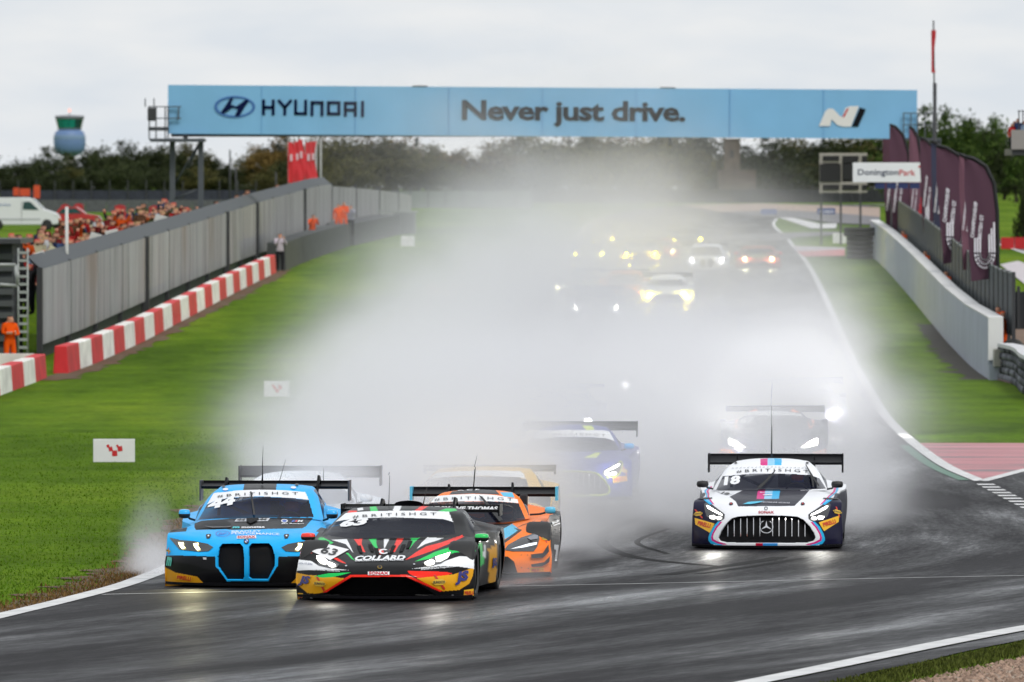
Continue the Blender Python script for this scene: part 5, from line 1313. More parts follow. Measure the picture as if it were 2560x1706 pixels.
ORD += ['twenty-' + q for q in ORD[:9]] + ['thirtieth'] + ['thirty-' + q for q in ORD[:9]]
for i, (px, yt, w, kd) in enumerate(left):
    tree(px, yt, 1150 + 60 * tr.random(), w * 1.15, kd, '%s tree, %s from the left in the far tree line' % (tagw[kd], ORD[i]), 'far tree line')
    tree(px + 30, yt + 40 + 25 * tr.random(), 1080 + 30 * tr.random(), w, 'dark' if kd == 'dark' else 'olive', 'low %s tree, %s from the left before the far tree line' % ('dark green' if kd == 'dark' else 'olive green', ORD[i]), 'low trees before the tree line')
for i, (px, yt, w, kd) in enumerate(((2270,330,140,'green'),(2345,296,150,'green'),(2395,278,130,'green'),(2440,292,120,'dark'),(2490,300,130,'green'),(2540,318,120,'dark'),(2590,310,130,'dark'),(2325,390,130,'dark'),(2420,400,150,'dark'),(2510,410,150,'dark'),(2580,430,120,'dark'))):
    lab = ('green tree behind the leftmost feather flags', 'green tree just right of the black flag pole', 'tallest green tree above the feather flags', 'dark tree right of the tallest one above the flags', 'green tree above the nearest feather flag', 'dark tree beside the balcony at the right edge', 'dark tree behind the balcony, partly out of view', 'low dark tree behind the middle feather flags', 'low dark tree behind the nearest feather flags', 'low dark tree at the right edge below the balcony', 'low dark tree touching the right edge')[i]
    tree(px, yt, 680 + 25 * i, w * 1.15, kd, lab)
_con = crown_mesh(77, 'dark', 60, 60, (1, 1, 1), True)
Y = 420.0; s = FPX / Y; r = empty('conifer', ((2562 - CX) / s, Y, 1.6)); tag(r, 'dark clipped conifer at the right edge above the red hoarding', 'tree'); dataobj('trunk', TRUNK, r, None, None, (1.2, 1.2, 2)); dataobj('crown', _con, r, (0, 0, 2.4), None, (.7, .7, 2.4))

# ------------------------------------------------------------------ the four leading cars
WHITE, INK = (236, 238, 242), (18, 18, 20)
L_ = lin
# ---- shape of the white coupe with the long bonnet
SH_A = CarShape((1700, 1030, 4.02), (865, 1400), 3.7, -1, 1.02)
SH_A.set_body([
 ([865,740,600,450,300,200,132], [1345]*7, [.0,.01,.04,.1,.22,.37,.5]),
 ([865,740,600,450,300,200,130], [1250]*7, [-.02,-.01,.03,.1,.22,.37,.52]),
 ([865,740,600,450,320,220,130], [1110]*7, [0,.02,.06,.13,.27,.42,.55]),
 ([865,740,600,460,340,230,132], [1038,1040,1046,1030,1005,985,985], [.05,.06,.1,.2,.36,.52,.62]),
 ([865,740,610,470,350,250,136], [965,965,960,935,920,915,915], [.18,.19,.25,.36,.5,.62,.72]),
 ([865,740,610,480,360,255,150], [905,905,900,885,872,872,888], [.5,.5,.52,.6,.7,.78,.84]),
 ([870,745,620,495,370,280,185], [845,845,842,836,838,846,868], [1.0,1.0,1.0,1.02,1.04,1.06,1.08]),
 ([880,755,630,510,400,320,225], [793,793,793,795,800,815,846], [1.55,1.55,1.56,1.58,1.6,1.62,1.64]),
], hip=.74)
SH_A.set_cabin([
 ([885,640,365,338], [790,790,778,772], [1.6,1.66,1.85,1.95]),
 ([895,655,432,402], [645,648,655,660], [2.0,2.05,2.15,2.24]),
 ([910,700,503,470], [527,530,546,556], [2.42,2.44,2.5,2.56]),
 ([935,725,560,522], [482,486,502,516], [2.68,2.7,2.76,2.8]),
 ([955,760,620,570], [456,460,477,492], [3.05,3.06,3.1,3.14]),
])
GLASS_A = [(362,778),(430,640),(700,617),(900,611),(1150,618),(1310,630),(1402,662),(1468,765),(1150,787),(870,792),(600,788)]
LAMP_A = [(245,930),(262,915),(330,950),(400,990),(440,1020),(448,1060),(430,1085),(380,1098),(320,1090),(270,1050),(250,990)]
LED_A = [[(270,948),(284,946),(345,984),(425,1032),(428,1046),(350,1010),(284,972)], [(300,1052),(345,1044),(372,1062),(345,1080),(312,1076)], [(384,1056),(412,1058),(426,1070),(400,1086),(376,1084)]]
GRILLE_A = [(385,1270),(420,1190),(470,1120),(520,1072),(580,1054),(680,1046),(870,1042),(1060,1045),(1180,1055),(1240,1085),(1300,1150),(1345,1215),(1362,1265),(1340,1300),(1280,1318),(1100,1322),(870,1322),(640,1322),(460,1315),(405,1300)]
def star_badge(c, zx, zy, r):
    st = c.ring('grille_badge', zx, zy, r * .9, r, CHROME, -.06)
    for k in range(3):
        a = math.radians(-90 + 120 * k); b = math.radians(-90 + 120 * k + 60); d = math.radians(-90 + 120 * k - 60)
        c.poly('badge_star', [(zx, zy), (zx + r*.16*math.cos(d), zy + r*.16*math.sin(d)), (zx + r*.92*math.cos(a), zy + r*.92*math.sin(a)), (zx + r*.16*math.cos(b), zy + r*.16*math.sin(b))], CHROME, -.055, st)
def grille_bars(c, m, xs, y0, y1, clip):
    for x in xs:
        ys = np.linspace(y0, y1, 60); ins = inside(clip, np.stack([np.full(60, x), ys], 1))
        if ins.sum() < 4: continue
        a, b = ys[ins][0] + 3, min(ys[ins][-1], y1)
        c.decal_mesh('grille_bar', [(x-3.5, a), (x+3.5, a), (x+3.5, b), (x-3.5, b)], [(0, 1, 2, 3)], m, -.03)
NAVY = L_((20, 18, 48)); PINK = L_((214, 20, 128)); SKY = L_((40, 178, 232)); PALE = L_((150, 210, 245))
c = Car(SH_A, 'race_car', 'white race car number 18 with star badge and yellow corner stickers, alone at right', 'leading race cars', res=1.35)
CAR_A = c
c.paint(L_((238, 240, 245)), [
 ([(110,905),(180,868),(240,878),(330,935),(450,1030),(445,1075),(405,1100),(345,1160),(298,1250),(300,1300),(350,1345),(110,1350)], NAVY, 's'),
 ([(385,1098),(412,1102),(360,1160),(325,1220),(312,1260),(318,1290),(370,1315),(470,1335),(380,1340),(310,1325),(285,1290),(285,1260),(300,1215),(335,1150)], SKY, 's'),
 ([(404,1102),(424,1106),(372,1168),(340,1225),(330,1255),(337,1280),(392,1308),(475,1330),(440,1338),(370,1320),(318,1292),(312,1262),(324,1222),(357,1160)], PINK, 's'),
 ([(240,882),(262,874),(318,925),(300,932)], SKY, 's'), ([(266,872),(284,870),(336,924),(318,926)], PINK, 's'),
 ([(1572,738),(1594,745),(1588,790),(1500,872),(1440,925),(1420,935),(1490,862),(1562,798)], SKY, 's'),
 ([(1552,738),(1574,742),(1560,796),(1488,862),(1420,930),(1404,935),(1468,865),(1538,795)], PINK, 's'),
 ([(497,850),(625,786),(880,780),(1300,783),(1232,865),(1195,900),(1150,945),(585,950),(560,900)], L_((26, 24, 42))),
 ([(785,772),(857,772),(846,872),(770,872)], PINK), ([(857,772),(935,772),(921,872),(846,872)], PALE), ([(935,772),(1008,772),(993,872),(921,872)], SKY),
 ([(808,462),(880,458),(880,530),(808,530)], PINK), ([(880,456),(950,456),(950,530),(880,530)], PALE), ([(950,456),(1022,460),(1022,530),(950,530)], SKY),
 ([(760,1322),(832,1322),(832,1346),(760,1346)], L_((190, 20, 60))), ([(832,1322),(980,1322),(980,1346),(832,1346)], L_((60, 150, 225))),
 ([(120,1318),(330,1330),(330,1348),(120,1348)], L_((14, 13, 22)), 's'),
], GLASS_A, [(GRILLE_A, .1)], side_rule=lambda V, col: col.__setitem__((np.abs(V[:, 0]) > .9) & (V[:, 2] < .72) & (V[:, 1] > .7), NAVY))
grille_bars(c, CHROME, [472,538,603,669,735,801,932,998,1064,1130,1197,1264], 1046, 1252, GRILLE_A)
star_badge(c, 867, 1146, 75)
c.headlamp(LAMP_A, LED_A, (1, .98, .92), 9)
c.tyre_patch([(150,1065),(350,1124),(302,1215),(156,1130)], 247, 1132, 130, 42, 15, 0)
c.tyre_patch([(1393,1112),(1597,1042),(1592,1105),(1445,1200)], 1497, 1118, 130, 42, -18, 0)
c.fuel_patch(185, 1025, 96, -8); c.fuel_patch(1580, 1005, 92, 15)
c.text('SONAX', 866, 1012, 156, 26, (172, 20, 40), offset=.03)
c.ring('bonnet_badge', 864, 973, 12, 18, inkmat((60, 60, 66)), .006)
c.text('#BRITISHGT', 930, 583, 725, 30, INK, 0, 0, 0, 1.55, bend=16)
c.text('18', 522, 686, 176, 88, WHITE, -6, .15, .05)
c.text('Motorsport', 855, 812, 105, 16, WHITE, 0, .1, .02); c.poly('livery_stroke', [(830,832),(925,830),(920,838),(845,842)], inkmat(WHITE), .008)
c.poly('livery_stroke', [(632,930),(690,908),(850,898),(800,915),(770,922),(700,932)], inkmat((60, 190, 225)), .008)
c.text('CENTRELINE SERVICES', 960, 914, 290, 12, (205, 205, 215), 2, .2, .01)
for x in (512, 1232): c.poly('bonnet_pin', [(x-20,932),(x-14,914),(x+8,910),(x+22,922),(x+20,936),(x-10,942)], BLACK, .006); c.disc('pin_head', x+2, 926, 8, 8, inkmat((190, 30, 40)), .012)
for x in (175, 205, 235): c.poly('fender_slat', [(x,868),(x+88,862),(x+92,872),(x+8,878)], BLACK, .008, sym=True)
c.poly('bonnet_number', [(365,800),(430,800),(545,822),(470,838)], inkmat((224, 226, 232)), .006); c.text('18', 455, 819, 90, 26, INK, 12, .4, .05)
for x in (562, 1278): c.disc('roof_camera', x, 510, 14, 9, BLACK, .012)
c.text('a a a a a a a a a a a a a a a a a a a a', 900, 552, 760, 9, (150, 154, 160), 0, .3, 0, 1.0, bend=12, name='pattern_print')['kind'] = 'stuff'
c.wheels()
c.wing(297, 1626, 420, 516, 4.45, 594, necks=((575, 500), (1350, 490)))
c.poly('livery_stroke', [(410,476),(540,462),(700,458),(690,468),(520,480)], inkmat((50, 185, 215)), .02) if False else None
c.mirror(230, 720, 128, 70, 1.75, BLACK, (330, 768))
c.rod(920, 450, 922, 130, 2.9, .012); c.rod(919, 130, 919, -70, 2.9, .004)
WIPER = mat('wiper_black', (.01, .01, .01), .5)
c.poly('wiper', [(770,778),(880,676),(955,598),(962,602),(895,690),(820,772)], WIPER, .03); c.poly('wiper', [(1255,542),(1265,540),(1330,650),(1398,752),(1386,760),(1315,660)], WIPER, .03)
c.poly('wiper_arm', [(1305,640),(1325,640),(1345,770),(1332,770)], WIPER, .035)
c.cabin(.36)

# ---- shape of the tall blue coupe with the twin grille
SH_B = CarShape((380, 1100, 3.733), (880, 1398), 2.4, -1, 1.01)
SH_B.set_body([
 ([880,760,600,450,300,200,137], [1335,1335,1335,1345,1352,1358,1360], [.04,.04,.08,.15,.3,.46,.62]),
 ([880,760,600,450,300,200,135], [1240]*7, [0,0,.05,.12,.27,.43,.6]),
 ([880,760,600,450,300,200,133], [1085]*7, [0,.02,.07,.14,.28,.44,.62]),
 ([880,760,620,480,320,220,138], [1000,1000,1008,1022,1000,975,960], [.03,.04,.1,.2,.35,.52,.68]),
 ([880,760,630,500,340,240,143], [938,940,948,938,912,895,888], [.1,.12,.2,.3,.44,.6,.76]),
 ([880,760,640,520,380,265,155], [880,884,888,880,862,852,858], [.35,.37,.4,.48,.6,.74,.86]),
 ([880,770,660,560,430,320,185], [820,822,826,826,818,818,835], [.8,.8,.82,.85,.92,1.0,1.06]),
 ([890,780,680,580,490,410,300], [748,750,753,756,762,775,804], [1.25,1.25,1.26,1.28,1.32,1.36,1.4]),
 ([900,790,690,590,500,430,360], [714,716,718,721,728,742,775], [1.65,1.65,1.66,1.68,1.72,1.78,1.85]),
], deck=1.0, hip=.77)
SH_B.set_cabin([
 ([935,700,440,405], [708,712,722,735], [1.66,1.72,1.92,2.02]),
 ([960,740,508,474], [588,590,598,604], [2.08,2.13,2.28,2.36]),
 ([1000,800,583,556], [434,440,463,472], [2.55,2.6,2.7,2.76]),
 ([1010,820,640,610], [400,404,418,428], [2.8,2.83,2.9,2.94]),
 ([1020,840,690,645], [372,376,389,401], [3.25,3.27,3.32,3.35]),
], belt=.92, tail=(4.3, 1.02))
BLUE = L_((28, 178, 250)); DARK = L_((17, 17, 20)); MUST = L_((222, 156, 28))
c = Car(SH_B, 'race_car', 'bright blue race car number 44 with tall twin grille, leftmost of the leaders', 'leading race cars', res=1.35)
CAR_B = c
KL = [(612,1180),(612,1090),(628,1005),(655,970),(820,968),(848,1000),(858,1100),(858,1285),(845,1305),(700,1305),(635,1210)]
KR = [(903,1100),(902,1005),(930,968),(1090,965),(1120,1000),(1145,1090),(1142,1180),(1080,1300),(930,1300),(903,1282)]
GLASS_B = [(432,722),(512,577),(580,545),(720,511),(1000,500),(1300,515),(1462,532),(1508,698),(1200,705),(940,710),(650,715)]
BLUEY = lambda V, col: col.__setitem__((np.abs(V[:, 0]) > .9) & (V[:, 2] < .42) & (V[:, 1] > .8), DARK)
c.paint(BLUE, [
 ([(100,1070),(590,1088),(590,1380),(100,1380)], DARK, 's'), ([(560,1180),(1200,1180),(1200,1380),(560,1380)], DARK),
 ([(120,1180),(220,1235),(420,1275),(478,1332),(330,1346),(120,1358)], MUST, 's'),
 ([(590,1180),(590,1080),(608,1000),(640,963),(870,957),(1110,963),(1150,1000),(1168,1080),(1165,1185),(1085,1320),(700,1320),(618,1205)], BLUE),
 ([(395,760),(460,735),(700,718),(935,708),(1505,704),(1435,795),(1400,815),(1080,822),(740,832),(690,824),(410,832),(395,805)], DARK),
 ([(150,856),(190,828),(330,800),(318,846),(180,856)], DARK, 's'),
 ([(862,360),(1165,360),(1155,437),(850,442)], DARK),
 ([(512,577),(575,465),(800,442),(1000,434),(1200,438),(1430,455),(1462,532),(1300,515),(1000,500),(720,511),(580,545)], L_((236, 238, 242))),
 ([(165,905),(250,925),(230,960),(190,940)], DARK, 's'),
], GLASS_B, [(KL, .09), (KR, .09)], side_rule=BLUEY)
c.headlamp([(165,908),(250,930),(400,945),(520,970),(572,1002),(530,1040),(440,1045),(260,1022),(228,985)], [[(252,955),(300,958),(296,985),(318,1010),(285,1020),(262,985)], [(390,970),(438,965),(431,990),(455,1025),(425,1036),(398,1000)]], (1, .9, .42), 5)
c.poly('bonnet_vent', [(400,765),(470,740),(690,735),(735,770),(738,810),(690,818),(560,812),(420,825),(400,800)], CARBON, .004)
c.poly('vent_lip', [(480,798),(560,806),(700,806),(735,800),(735,812),(560,818)], mat('vent_edge', (.05, .05, .055), .35), .012)
c.poly('bonnet_number', [(790,722),(1102,714),(1080,748),(768,752)], inkmat((205, 208, 214)), .006); c.poly('bonnet_scoop', [(880,722),(990,718),(1000,738),(915,778),(880,750)], VOID, .014)
c.text('44', 830, 737, 80, 20, INK, 0, .2, .05, lift=.012); c.text('44', 1035, 732, 70, 20, INK, 0, .2, .05, lift=.012)
for x in (527, 1254): c.poly('tow_hook', [(x-25,890),(x-18,878),(x+20,876),(x+26,888),(x+12,918),(x-16,922)], BLACK, .006); c.disc('hook_bolt', x, 898, 8, 8, inkmat(WHITE), .012)
p = c.poly('sponsor_plate', [(790,896),(970,891),(972,921),(792,926)], inkmat(WHITE), .006); c.text('SONAX', 881, 909, 166, 23, (200, 24, 52), -1, 0, .03, lift=.01, parent=p)
c.ring('nose_badge', 881, 949, 15, 25, BLACK, .008); c.disc('badge_field', 881, 949, 16, 15, inkmat((220, 225, 230)), .009)
c.poly('badge_quarter', [(881,949),(881,934),(870,938),(865,949)], inkmat((30, 100, 200)), .012); c.poly('badge_quarter', [(881,949),(881,964),(892,960),(897,949)], inkmat((30, 100, 200)), .012)
c.text('monetae', 943, 810, 215, 20, WHITE, -1, 0, .03); c.text('m', 783, 812, 70, 18, (40, 190, 200), 0, .2, .06)
c.text('BRADLEY', 880, 853, 275, 20, (225, 240, 250), -1, 0, .01); c.text('PERFORMANCE', 965, 876, 446, 21, (225, 240, 250), 1, 0, .01)
c.ring('team_emblem', 660, 873, 60, 66, inkmat((80, 90, 190)), .006, ry=.46); c.text('BP', 658, 875, 80, 22, (60, 110, 200), 0, .3, .01)
c.ring('badge', 1235, 746, 22, 31, inkmat(WHITE), .008, ry=.6); c.disc('badge_field', 1235, 746, 22, 12, inkmat((40, 90, 190)), .008); c.text('BMW', 1238, 774, 58, 11, WHITE, 0, 0, .02)
for i, k in enumerate(((30, 90, 200), (40, 50, 130), (220, 40, 50))): c.poly('stripe_print', [(1300+i*16,757),(1312+i*16,738),(1328+i*16,737),(1316+i*16,757)], inkmat(k), .008)
c.text('M', 1383, 746, 54, 20, WHITE, 0, .25, .05); c.text('Motorsport', 1350, 773, 132, 13, WHITE, 0, 0, .02)
c.text('M4 GT3', 1045, 1135, 140, 20, (222, 224, 228), 0, .25, .04, lift=-.07); c.poly('stripe_print', [(925,1145),(937,1124),(965,1123),(955,1145)], inkmat((222, 224, 228)), -.07)
c.text('#BRITISHGT', 985, 478, 755, 27, INK, -2, 0, 0, 1.55, bend=12)
c.text('44', 648, 562, 270, 84, WHITE, -12, .2, .06)
c.tyre_patch([(232,1258),(372,1283),(372,1314),(234,1300)], 303, 1286, 128, 34, 8)
c.text('m', 165, 1128, 46, 84, (70, 190, 170), 10, 0, .06); c.fuel_patch(155, 1030, 50, 30)
c.poly('scrutineer_sticker', [(476,1096),(510,1098),(508,1118),(480,1116)], inkmat((190, 192, 196)), .006)
c.disc('roof_light', 686, 437, 26, 12, inkmat(WHITE), .012); c.disc('roof_light', 1318, 420, 26, 12, inkmat(WHITE), .012)
for x, y in ((668, 408), (1350, 390)): c.disc('roof_camera', x, y, 18, 9, BLACK, .016)
c.wheels()
c.wing(458, 1826, 340, 405, 4.5, 515, end_m=mat('endplate_grey', (.06, .06, .07), .4), necks=((703, 296), (1562, 276)))
c.mirror(305, 668, 118, 88, 1.85, mat('mirror_blue', BLUE, .25, coat=.6), (398, 726), BLACK)
c.rod(1030, 378, 1030, 160, 2.9, .01); c.rod(1030, 160, 1036, 28, 2.9, .004); c.rod(1022, 372, 1034, 200, 3.0, .006); c.rod(1190, 330, 1245, 135, 4.4, .004); c.rod(1598, 330, 1602, 222, 4.4, .004)
c.poly('wiper', [(916,474),(930,474),(965,700),(945,702)], WIPER, .03)
c.cabin(.36)

# ---- shape of the low black wedge
SH_C = CarShape((720, 1180, 3.268), (750, 1078), 5.4, -1, 1.02, 4.55)
SH_C.set_body([
 ([750,640,500,350,230,140,88], [1005,1005,1005,1010,1025,1034,1038], [.1,.1,.12,.18,.3,.43,.55]),
 ([750,640,510,380,250,150,78], [862,862,862,868,876,886,896], [0,.01,.05,.12,.26,.42,.57]),
 ([750,640,520,400,270,160,78], [780,780,782,785,782,778,780], [.12,.13,.16,.22,.34,.48,.62]),
 ([750,640,530,420,300,185,90], [710,710,712,715,702,692,700], [.36,.37,.4,.44,.52,.64,.74]),
 ([755,650,545,440,330,215,100], [645,645,646,642,622,605,636], [.7,.7,.71,.75,.8,.87,.94]),
 ([765,660,560,460,360,260,128], [590,590,590,582,562,556,585], [1.0,1.0,1.02,1.05,1.1,1.14,1.2]),
 ([780,680,580,480,390,300,185], [538,538,538,536,528,525,560], [1.38,1.38,1.38,1.4,1.43,1.46,1.5]),
], deck=.9, hip=.7)
SH_C.set_cabin([
 ([790,560,286,258], [533,533,522,521], [1.36,1.42,1.66,1.76]),
 ([820,600,374,348], [420,422,430,434], [1.8,1.85,2.0,2.07]),
 ([860,660,462,440], [300,303,318,323], [2.26,2.28,2.36,2.42]),
 ([880,690,520,490], [272,276,290,297], [2.52,2.53,2.58,2.62]),
 ([900,720,580,535], [255,259,271,281], [2.95,2.96,3.0,3.03]),
], belt=.8, tail=(3.9, .9))
BLK = L_((14, 14, 16)); RED = L_((244, 42, 26)); GRN = L_((20, 205, 92)); WHT = L_((238, 240, 243)); YEL = L_((232, 166, 26))
MOUTH_C = [(524,862),(968,862),(1190,1000),(1000,1003),(500,1003),(305,998)]
GLASS_C = [(288,521),(385,391),(450,379),(600,363),(860,356),(1270,371),(1347,393),(1370,498),(1100,521),(800,532),(500,532)]
c = Car(SH_C, 'race_car', 'black race car number 63 with red, green, white and yellow graphics, foremost', 'leading race cars', res=1.35)
CAR_C = c
c.paint(BLK, [
 ([(60,818),(160,840),(330,850),(440,868),(490,872),(300,980),(220,992),(160,988),(85,925),(60,900)], YEL),
 ([(1520,775),(1508,850),(1480,910),(1400,962),(1260,974),(1180,940),(1050,868),(1150,852),(1350,836),(1450,802)], YEL),
 ([(284,982),(508,841),(976,841),(1268,974),(1236,976),(965,859),(520,859),(314,982)], RED),
 ([(975,808),(1290,815),(1345,828),(1300,842),(1060,868),(990,832)], RED),
 ([(60,708),(190,724),(240,758),(340,785),(500,803),(400,801),(240,797),(60,802)], WHT),
 ([(1520,690),(1400,684),(1300,718),(1180,768),(1010,791),(1100,786),(1250,766),(1400,771),(1520,788)], WHT),
 ([(1036,730),(1200,648),(1350,598),(1525,568),(1532,642),(1370,652),(1250,692),(1100,717)], GRN),
 ([(956,718),(1050,648),(1130,600),(1250,568),(1422,502),(1435,520),(1300,588),(1170,642),(1060,682)], RED),
 ([(90,664),(100,596),(180,598),(228,630),(190,660),(120,664)], RED), ([(242,525),(282,523),(372,570),(350,582),(270,597)], GRN),
 ([(210,850),(330,828),(520,820),(440,842),(350,862),(250,862)], GRN), ([(360,700),(400,698),(478,748),(440,740)], RED), ([(470,655),(492,658),(548,722),(520,708)], GRN),
 ([(538,538),(606,538),(600,580),(632,652),(610,648),(580,600)], RED), ([(660,538),(720,538),(722,580),(738,632),(700,602)], GRN),
 ([(783,535),(827,535),(800,602),(784,622)], WHT), ([(890,531),(948,531),(902,600),(872,652),(828,632),(870,590)], RED),
 ([(1003,531),(1072,528),(1040,560),(988,627),(1010,580)], GRN), ([(352,545),(480,538),(500,580),(534,658),(470,582)], WHT), ([(1138,524),(1268,530),(1230,547),(1120,582),(1052,622),(1090,570)], WHT),
 ([(667,262),(720,260),(737,309),(675,311)], GRN), ([(872,250),(928,250),(912,303),(853,306)], WHT), ([(1100,250),(1152,256),(1082,302),(1028,302)], RED),
 ([(1290,278),(1365,278),(1382,296),(1270,317),(1215,307)], GRN), ([(478,322),(500,296),(562,298),(562,317)], RED), ([(565,275),(610,270),(615,292),(568,298)], WHT),
 ([(385,391),(470,318),(660,304),(860,299),(1080,299),(1312,306),(1347,393),(1270,371),(860,356),(600,363),(450,379)], WHT),
 ([(1635,602),(1712,568),(1700,888),(1644,906)], YEL), ([(1560,560),(1590,560),(1600,740),(1575,760),(1552,700)], GRN), ([(1595,580),(1612,575),(1612,690),(1597,700)], WHT),
 ([(1540,960),(1720,905),(1725,925),(1545,985)], L_((60, 60, 62))),
], GLASS_C, [(MOUTH_C, .22)])
c.headlamp([(226,678),(300,688),(418,757),(400,784),(350,788),(250,762)], [[(236,690),(275,690),(330,740),(300,755),(262,742),(240,715)], [(320,740),(350,745),(395,768),(360,780),(330,765)]], (1, .97, .86), 9, sym=False)
c.headlamp([(1098,745),(1200,688),(1338,652),(1312,702),(1250,748),(1140,772)], [[(1205,700),(1325,660),(1305,695),(1250,725),(1215,730)], [(1112,748),(1170,720),(1200,735),(1190,755),(1140,765)]], (1, .97, .86), 9, sym=False)
for x, y in ((560,600),(652,590),(700,622),(850,600),(930,590),(985,560)):
    c.poly('bonnet_louvre', [(x,y),(x+34,y-2),(x+52,y+62),(x+24,y+60)] if x < 760 else [(x,y),(x+34,y-2),(x+4,y+60),(x-24,y+62)], VOID, .008)
c.poly('number_plate', [(190,645),(310,583),(500,632),(345,722)], inkmat((236, 236, 238)), .007); c.text('63', 338, 650, 135, 60, INK, 12, .3, .02, lift=.014)
c.text('#BRITISHGT', 870, 335, 685, 24, INK, -2, 0, 0, 1.55, bend=8)
c.text('63', 540, 400, 236, 62, WHITE, -6, .25, .06)
c.text('COLLARD', 753, 704, 412, 40, WHITE, -1, .3, .05); c.text('DEMOLISH | DISPOSE | RECYCLE', 747, 727, 398, 14, WHITE, -1, 0, .02)
c.disc('sponsor_emblem', 752, 650, 32, 23, inkmat((222, 50, 40)), .006); c.ring('emblem_arc', 782, 650, 22, 40, inkmat(WHITE), .008, ry=.56); c.poly('emblem_wedge', [(775,648),(830,632),(832,664)], BLACK, .011)
p = c.poly('sponsor_plate', [(653,819),(828,818),(828,845),(653,846)], inkmat((240, 240, 242)), .007); c.text('SONAX', 741, 832, 160, 22, (196, 20, 50), 0, 0, .03, lift=.012, parent=p)
c.disc('nose_badge', 750, 781, 20, 15, inkmat((150, 120, 40)), .007); c.disc('badge_field', 750, 780, 14, 11, BLACK, .01)
c.text('JS', 137, 888, 98, 82, (42, 44, 120), 4, .25, .06, lift=.012); c.text('JS', 1417, 862, 128, 100, (42, 44, 120), -12, .3, .06, lift=.012); c.text('JS', 1680, 720, 42, 84, (42, 44, 120), -4, .1, .06, lift=.012)
c.fuel_patch(262, 912, 108, 5); c.fuel_patch(1230, 900, 120, -3)
c.text('DamaFortunaTequila.com', 297, 806, 256, 16, WHITE, 4, .15, .01); c.text('DamaFortunaTequila.com', 1226, 786, 284, 20, WHITE, -6, .15, .01); c.text('Luna a la dama', 145, 746, 112, 18, (70, 80, 120), 6, .4, 0)
c.tyre_patch([(1436,962),(1516,950),(1518,1006),(1434,1014)], 1478, 985, 76, 30, -4); c.tyre_patch([(80,985),(125,988),(126,1038),(82,1036)], 103, 1013, 40, 24, 4)
c.text('brad', 1685, 912, 28, 20, WHITE, -12, 0, .02); c.text('AFFRANT', 1600, 946, 80, 12, WHITE, -16, 0, .02)
for x, y in ((195, 1025), (1342, 1003), (1030, 755), (475, 768)): c.disc('fastener', x, y, 9, 6, CHROME, .006)
c.wheels()
w = c.wing(452, 1722, 242, 292, 4.3, 322, m=mat('wing_gloss_black', (.01, .01, .012), .25, coat=.6), necks=((780, 182), (1375, 172)))
flat_text('lettering', 'BUILT BY THE THOMAS', inkmat(WHITE), w, (.45, 4.38, float(SH_C.at(1400, 262, 4.38)[2])), .95, .05, (math.radians(62), 0, 0), .2, .05)
bm = bmesh.new(); prof = [[], []]
for i in range(13):
    a = math.pi * i / 12; q = SH_C.at(985 - 122 * math.cos(a), 258 - 50 * math.sin(a) ** .6, 3.3)
    prof[0].append(bm.verts.new(q)); prof[1].append(bm.verts.new((q[0] * .85, 4.2, max(.86, q[2] - .16))))
for i in range(12): bm.faces.new((prof[0][i], prof[0][i+1], prof[1][i+1], prof[1][i]))
bm.faces.new(prof[0])
bmobj('roof_scoop', bm, CARBON, c.root, smooth=True)
c.mirror(167, 517, 128, 66, 1.55, mat('mirror_red', RED, .25, coat=.6), (232, 545), BLACK, right_m=mat('mirror_green', GRN, .25, coat=.6))
c.rod(822, 252, 830, 0, 3.0, .005); c.rod(820, 0, 830, -25, 3.0, .004); c.rod(1100, 256, 1137, 95, 3.0, .007)
c.cabin(.36)

# ---- shape of the orange mid-engined coupe behind
SH_D = CarShape((1000, 1040, 3.564), (607, 1455), 2.3, 1, 1.01, 4.6)
SH_D.set_body([
 ([607,720,860,980,1060,1200,1336], [1415,1415,1415,1415,1412,1406,1394], [0,.02,.06,.12,.18,.34,.52]),
 ([607,720,860,980,1060,1200,1338], [1300]*7, [0,.02,.06,.12,.18,.34,.53]),
 ([607,720,860,960,1060,1200,1340], [1220]*7, [.1,.11,.14,.19,.26,.4,.57]),
 ([607,720,860,960,1060,1200,1340], [1130,1130,1130,1125,1110,1100,1110], [.35,.35,.38,.41,.47,.58,.7]),
 ([607,720,840,950,1060,1210,1335], [1060,1060,1060,1050,1020,1002,1024], [.7,.7,.72,.75,.8,.88,.97]),
 ([607,720,840,960,1100,1230,1325], [1010,1010,1010,1000,965,925,955], [1.0,1.0,1.0,1.05,1.1,1.15,1.2]),
 ([615,730,850,970,1100,1200,1300], [960,960,960,955,935,922,938], [1.4,1.4,1.4,1.42,1.45,1.5,1.55]),
], deck=.9, hip=.7)
SH_D.set_cabin([
 ([625,880,1112,1148], [945,940,902,892], [1.4,1.48,1.72,1.82]),
 ([640,855,1088,1122], [820,820,828,818], [1.84,1.88,2.04,2.1]),
 ([652,860,1046,1066], [668,678,714,704], [2.36,2.38,2.46,2.5]),
 ([660,860,1000,1030], [640,645,660,668], [2.6,2.61,2.66,2.68]),
 ([668,810,950,1005], [622,626,640,654], [2.95,2.96,3.0,3.02]),
], belt=.84, tail=(3.9, .92))
ORG = L_((255, 126, 26)); CYB = L_((88, 190, 228)); GRY = L_((40, 42, 46))
GLASS_D = [(228,748),(400,740),(650,736),(900,739),(1056,751),(1118,902),(1000,932),(800,946),(500,946),(150,905)]
MOUTH_D = [(500,1255),(960,1255),(1015,1300),(1052,1420),(500,1420)]
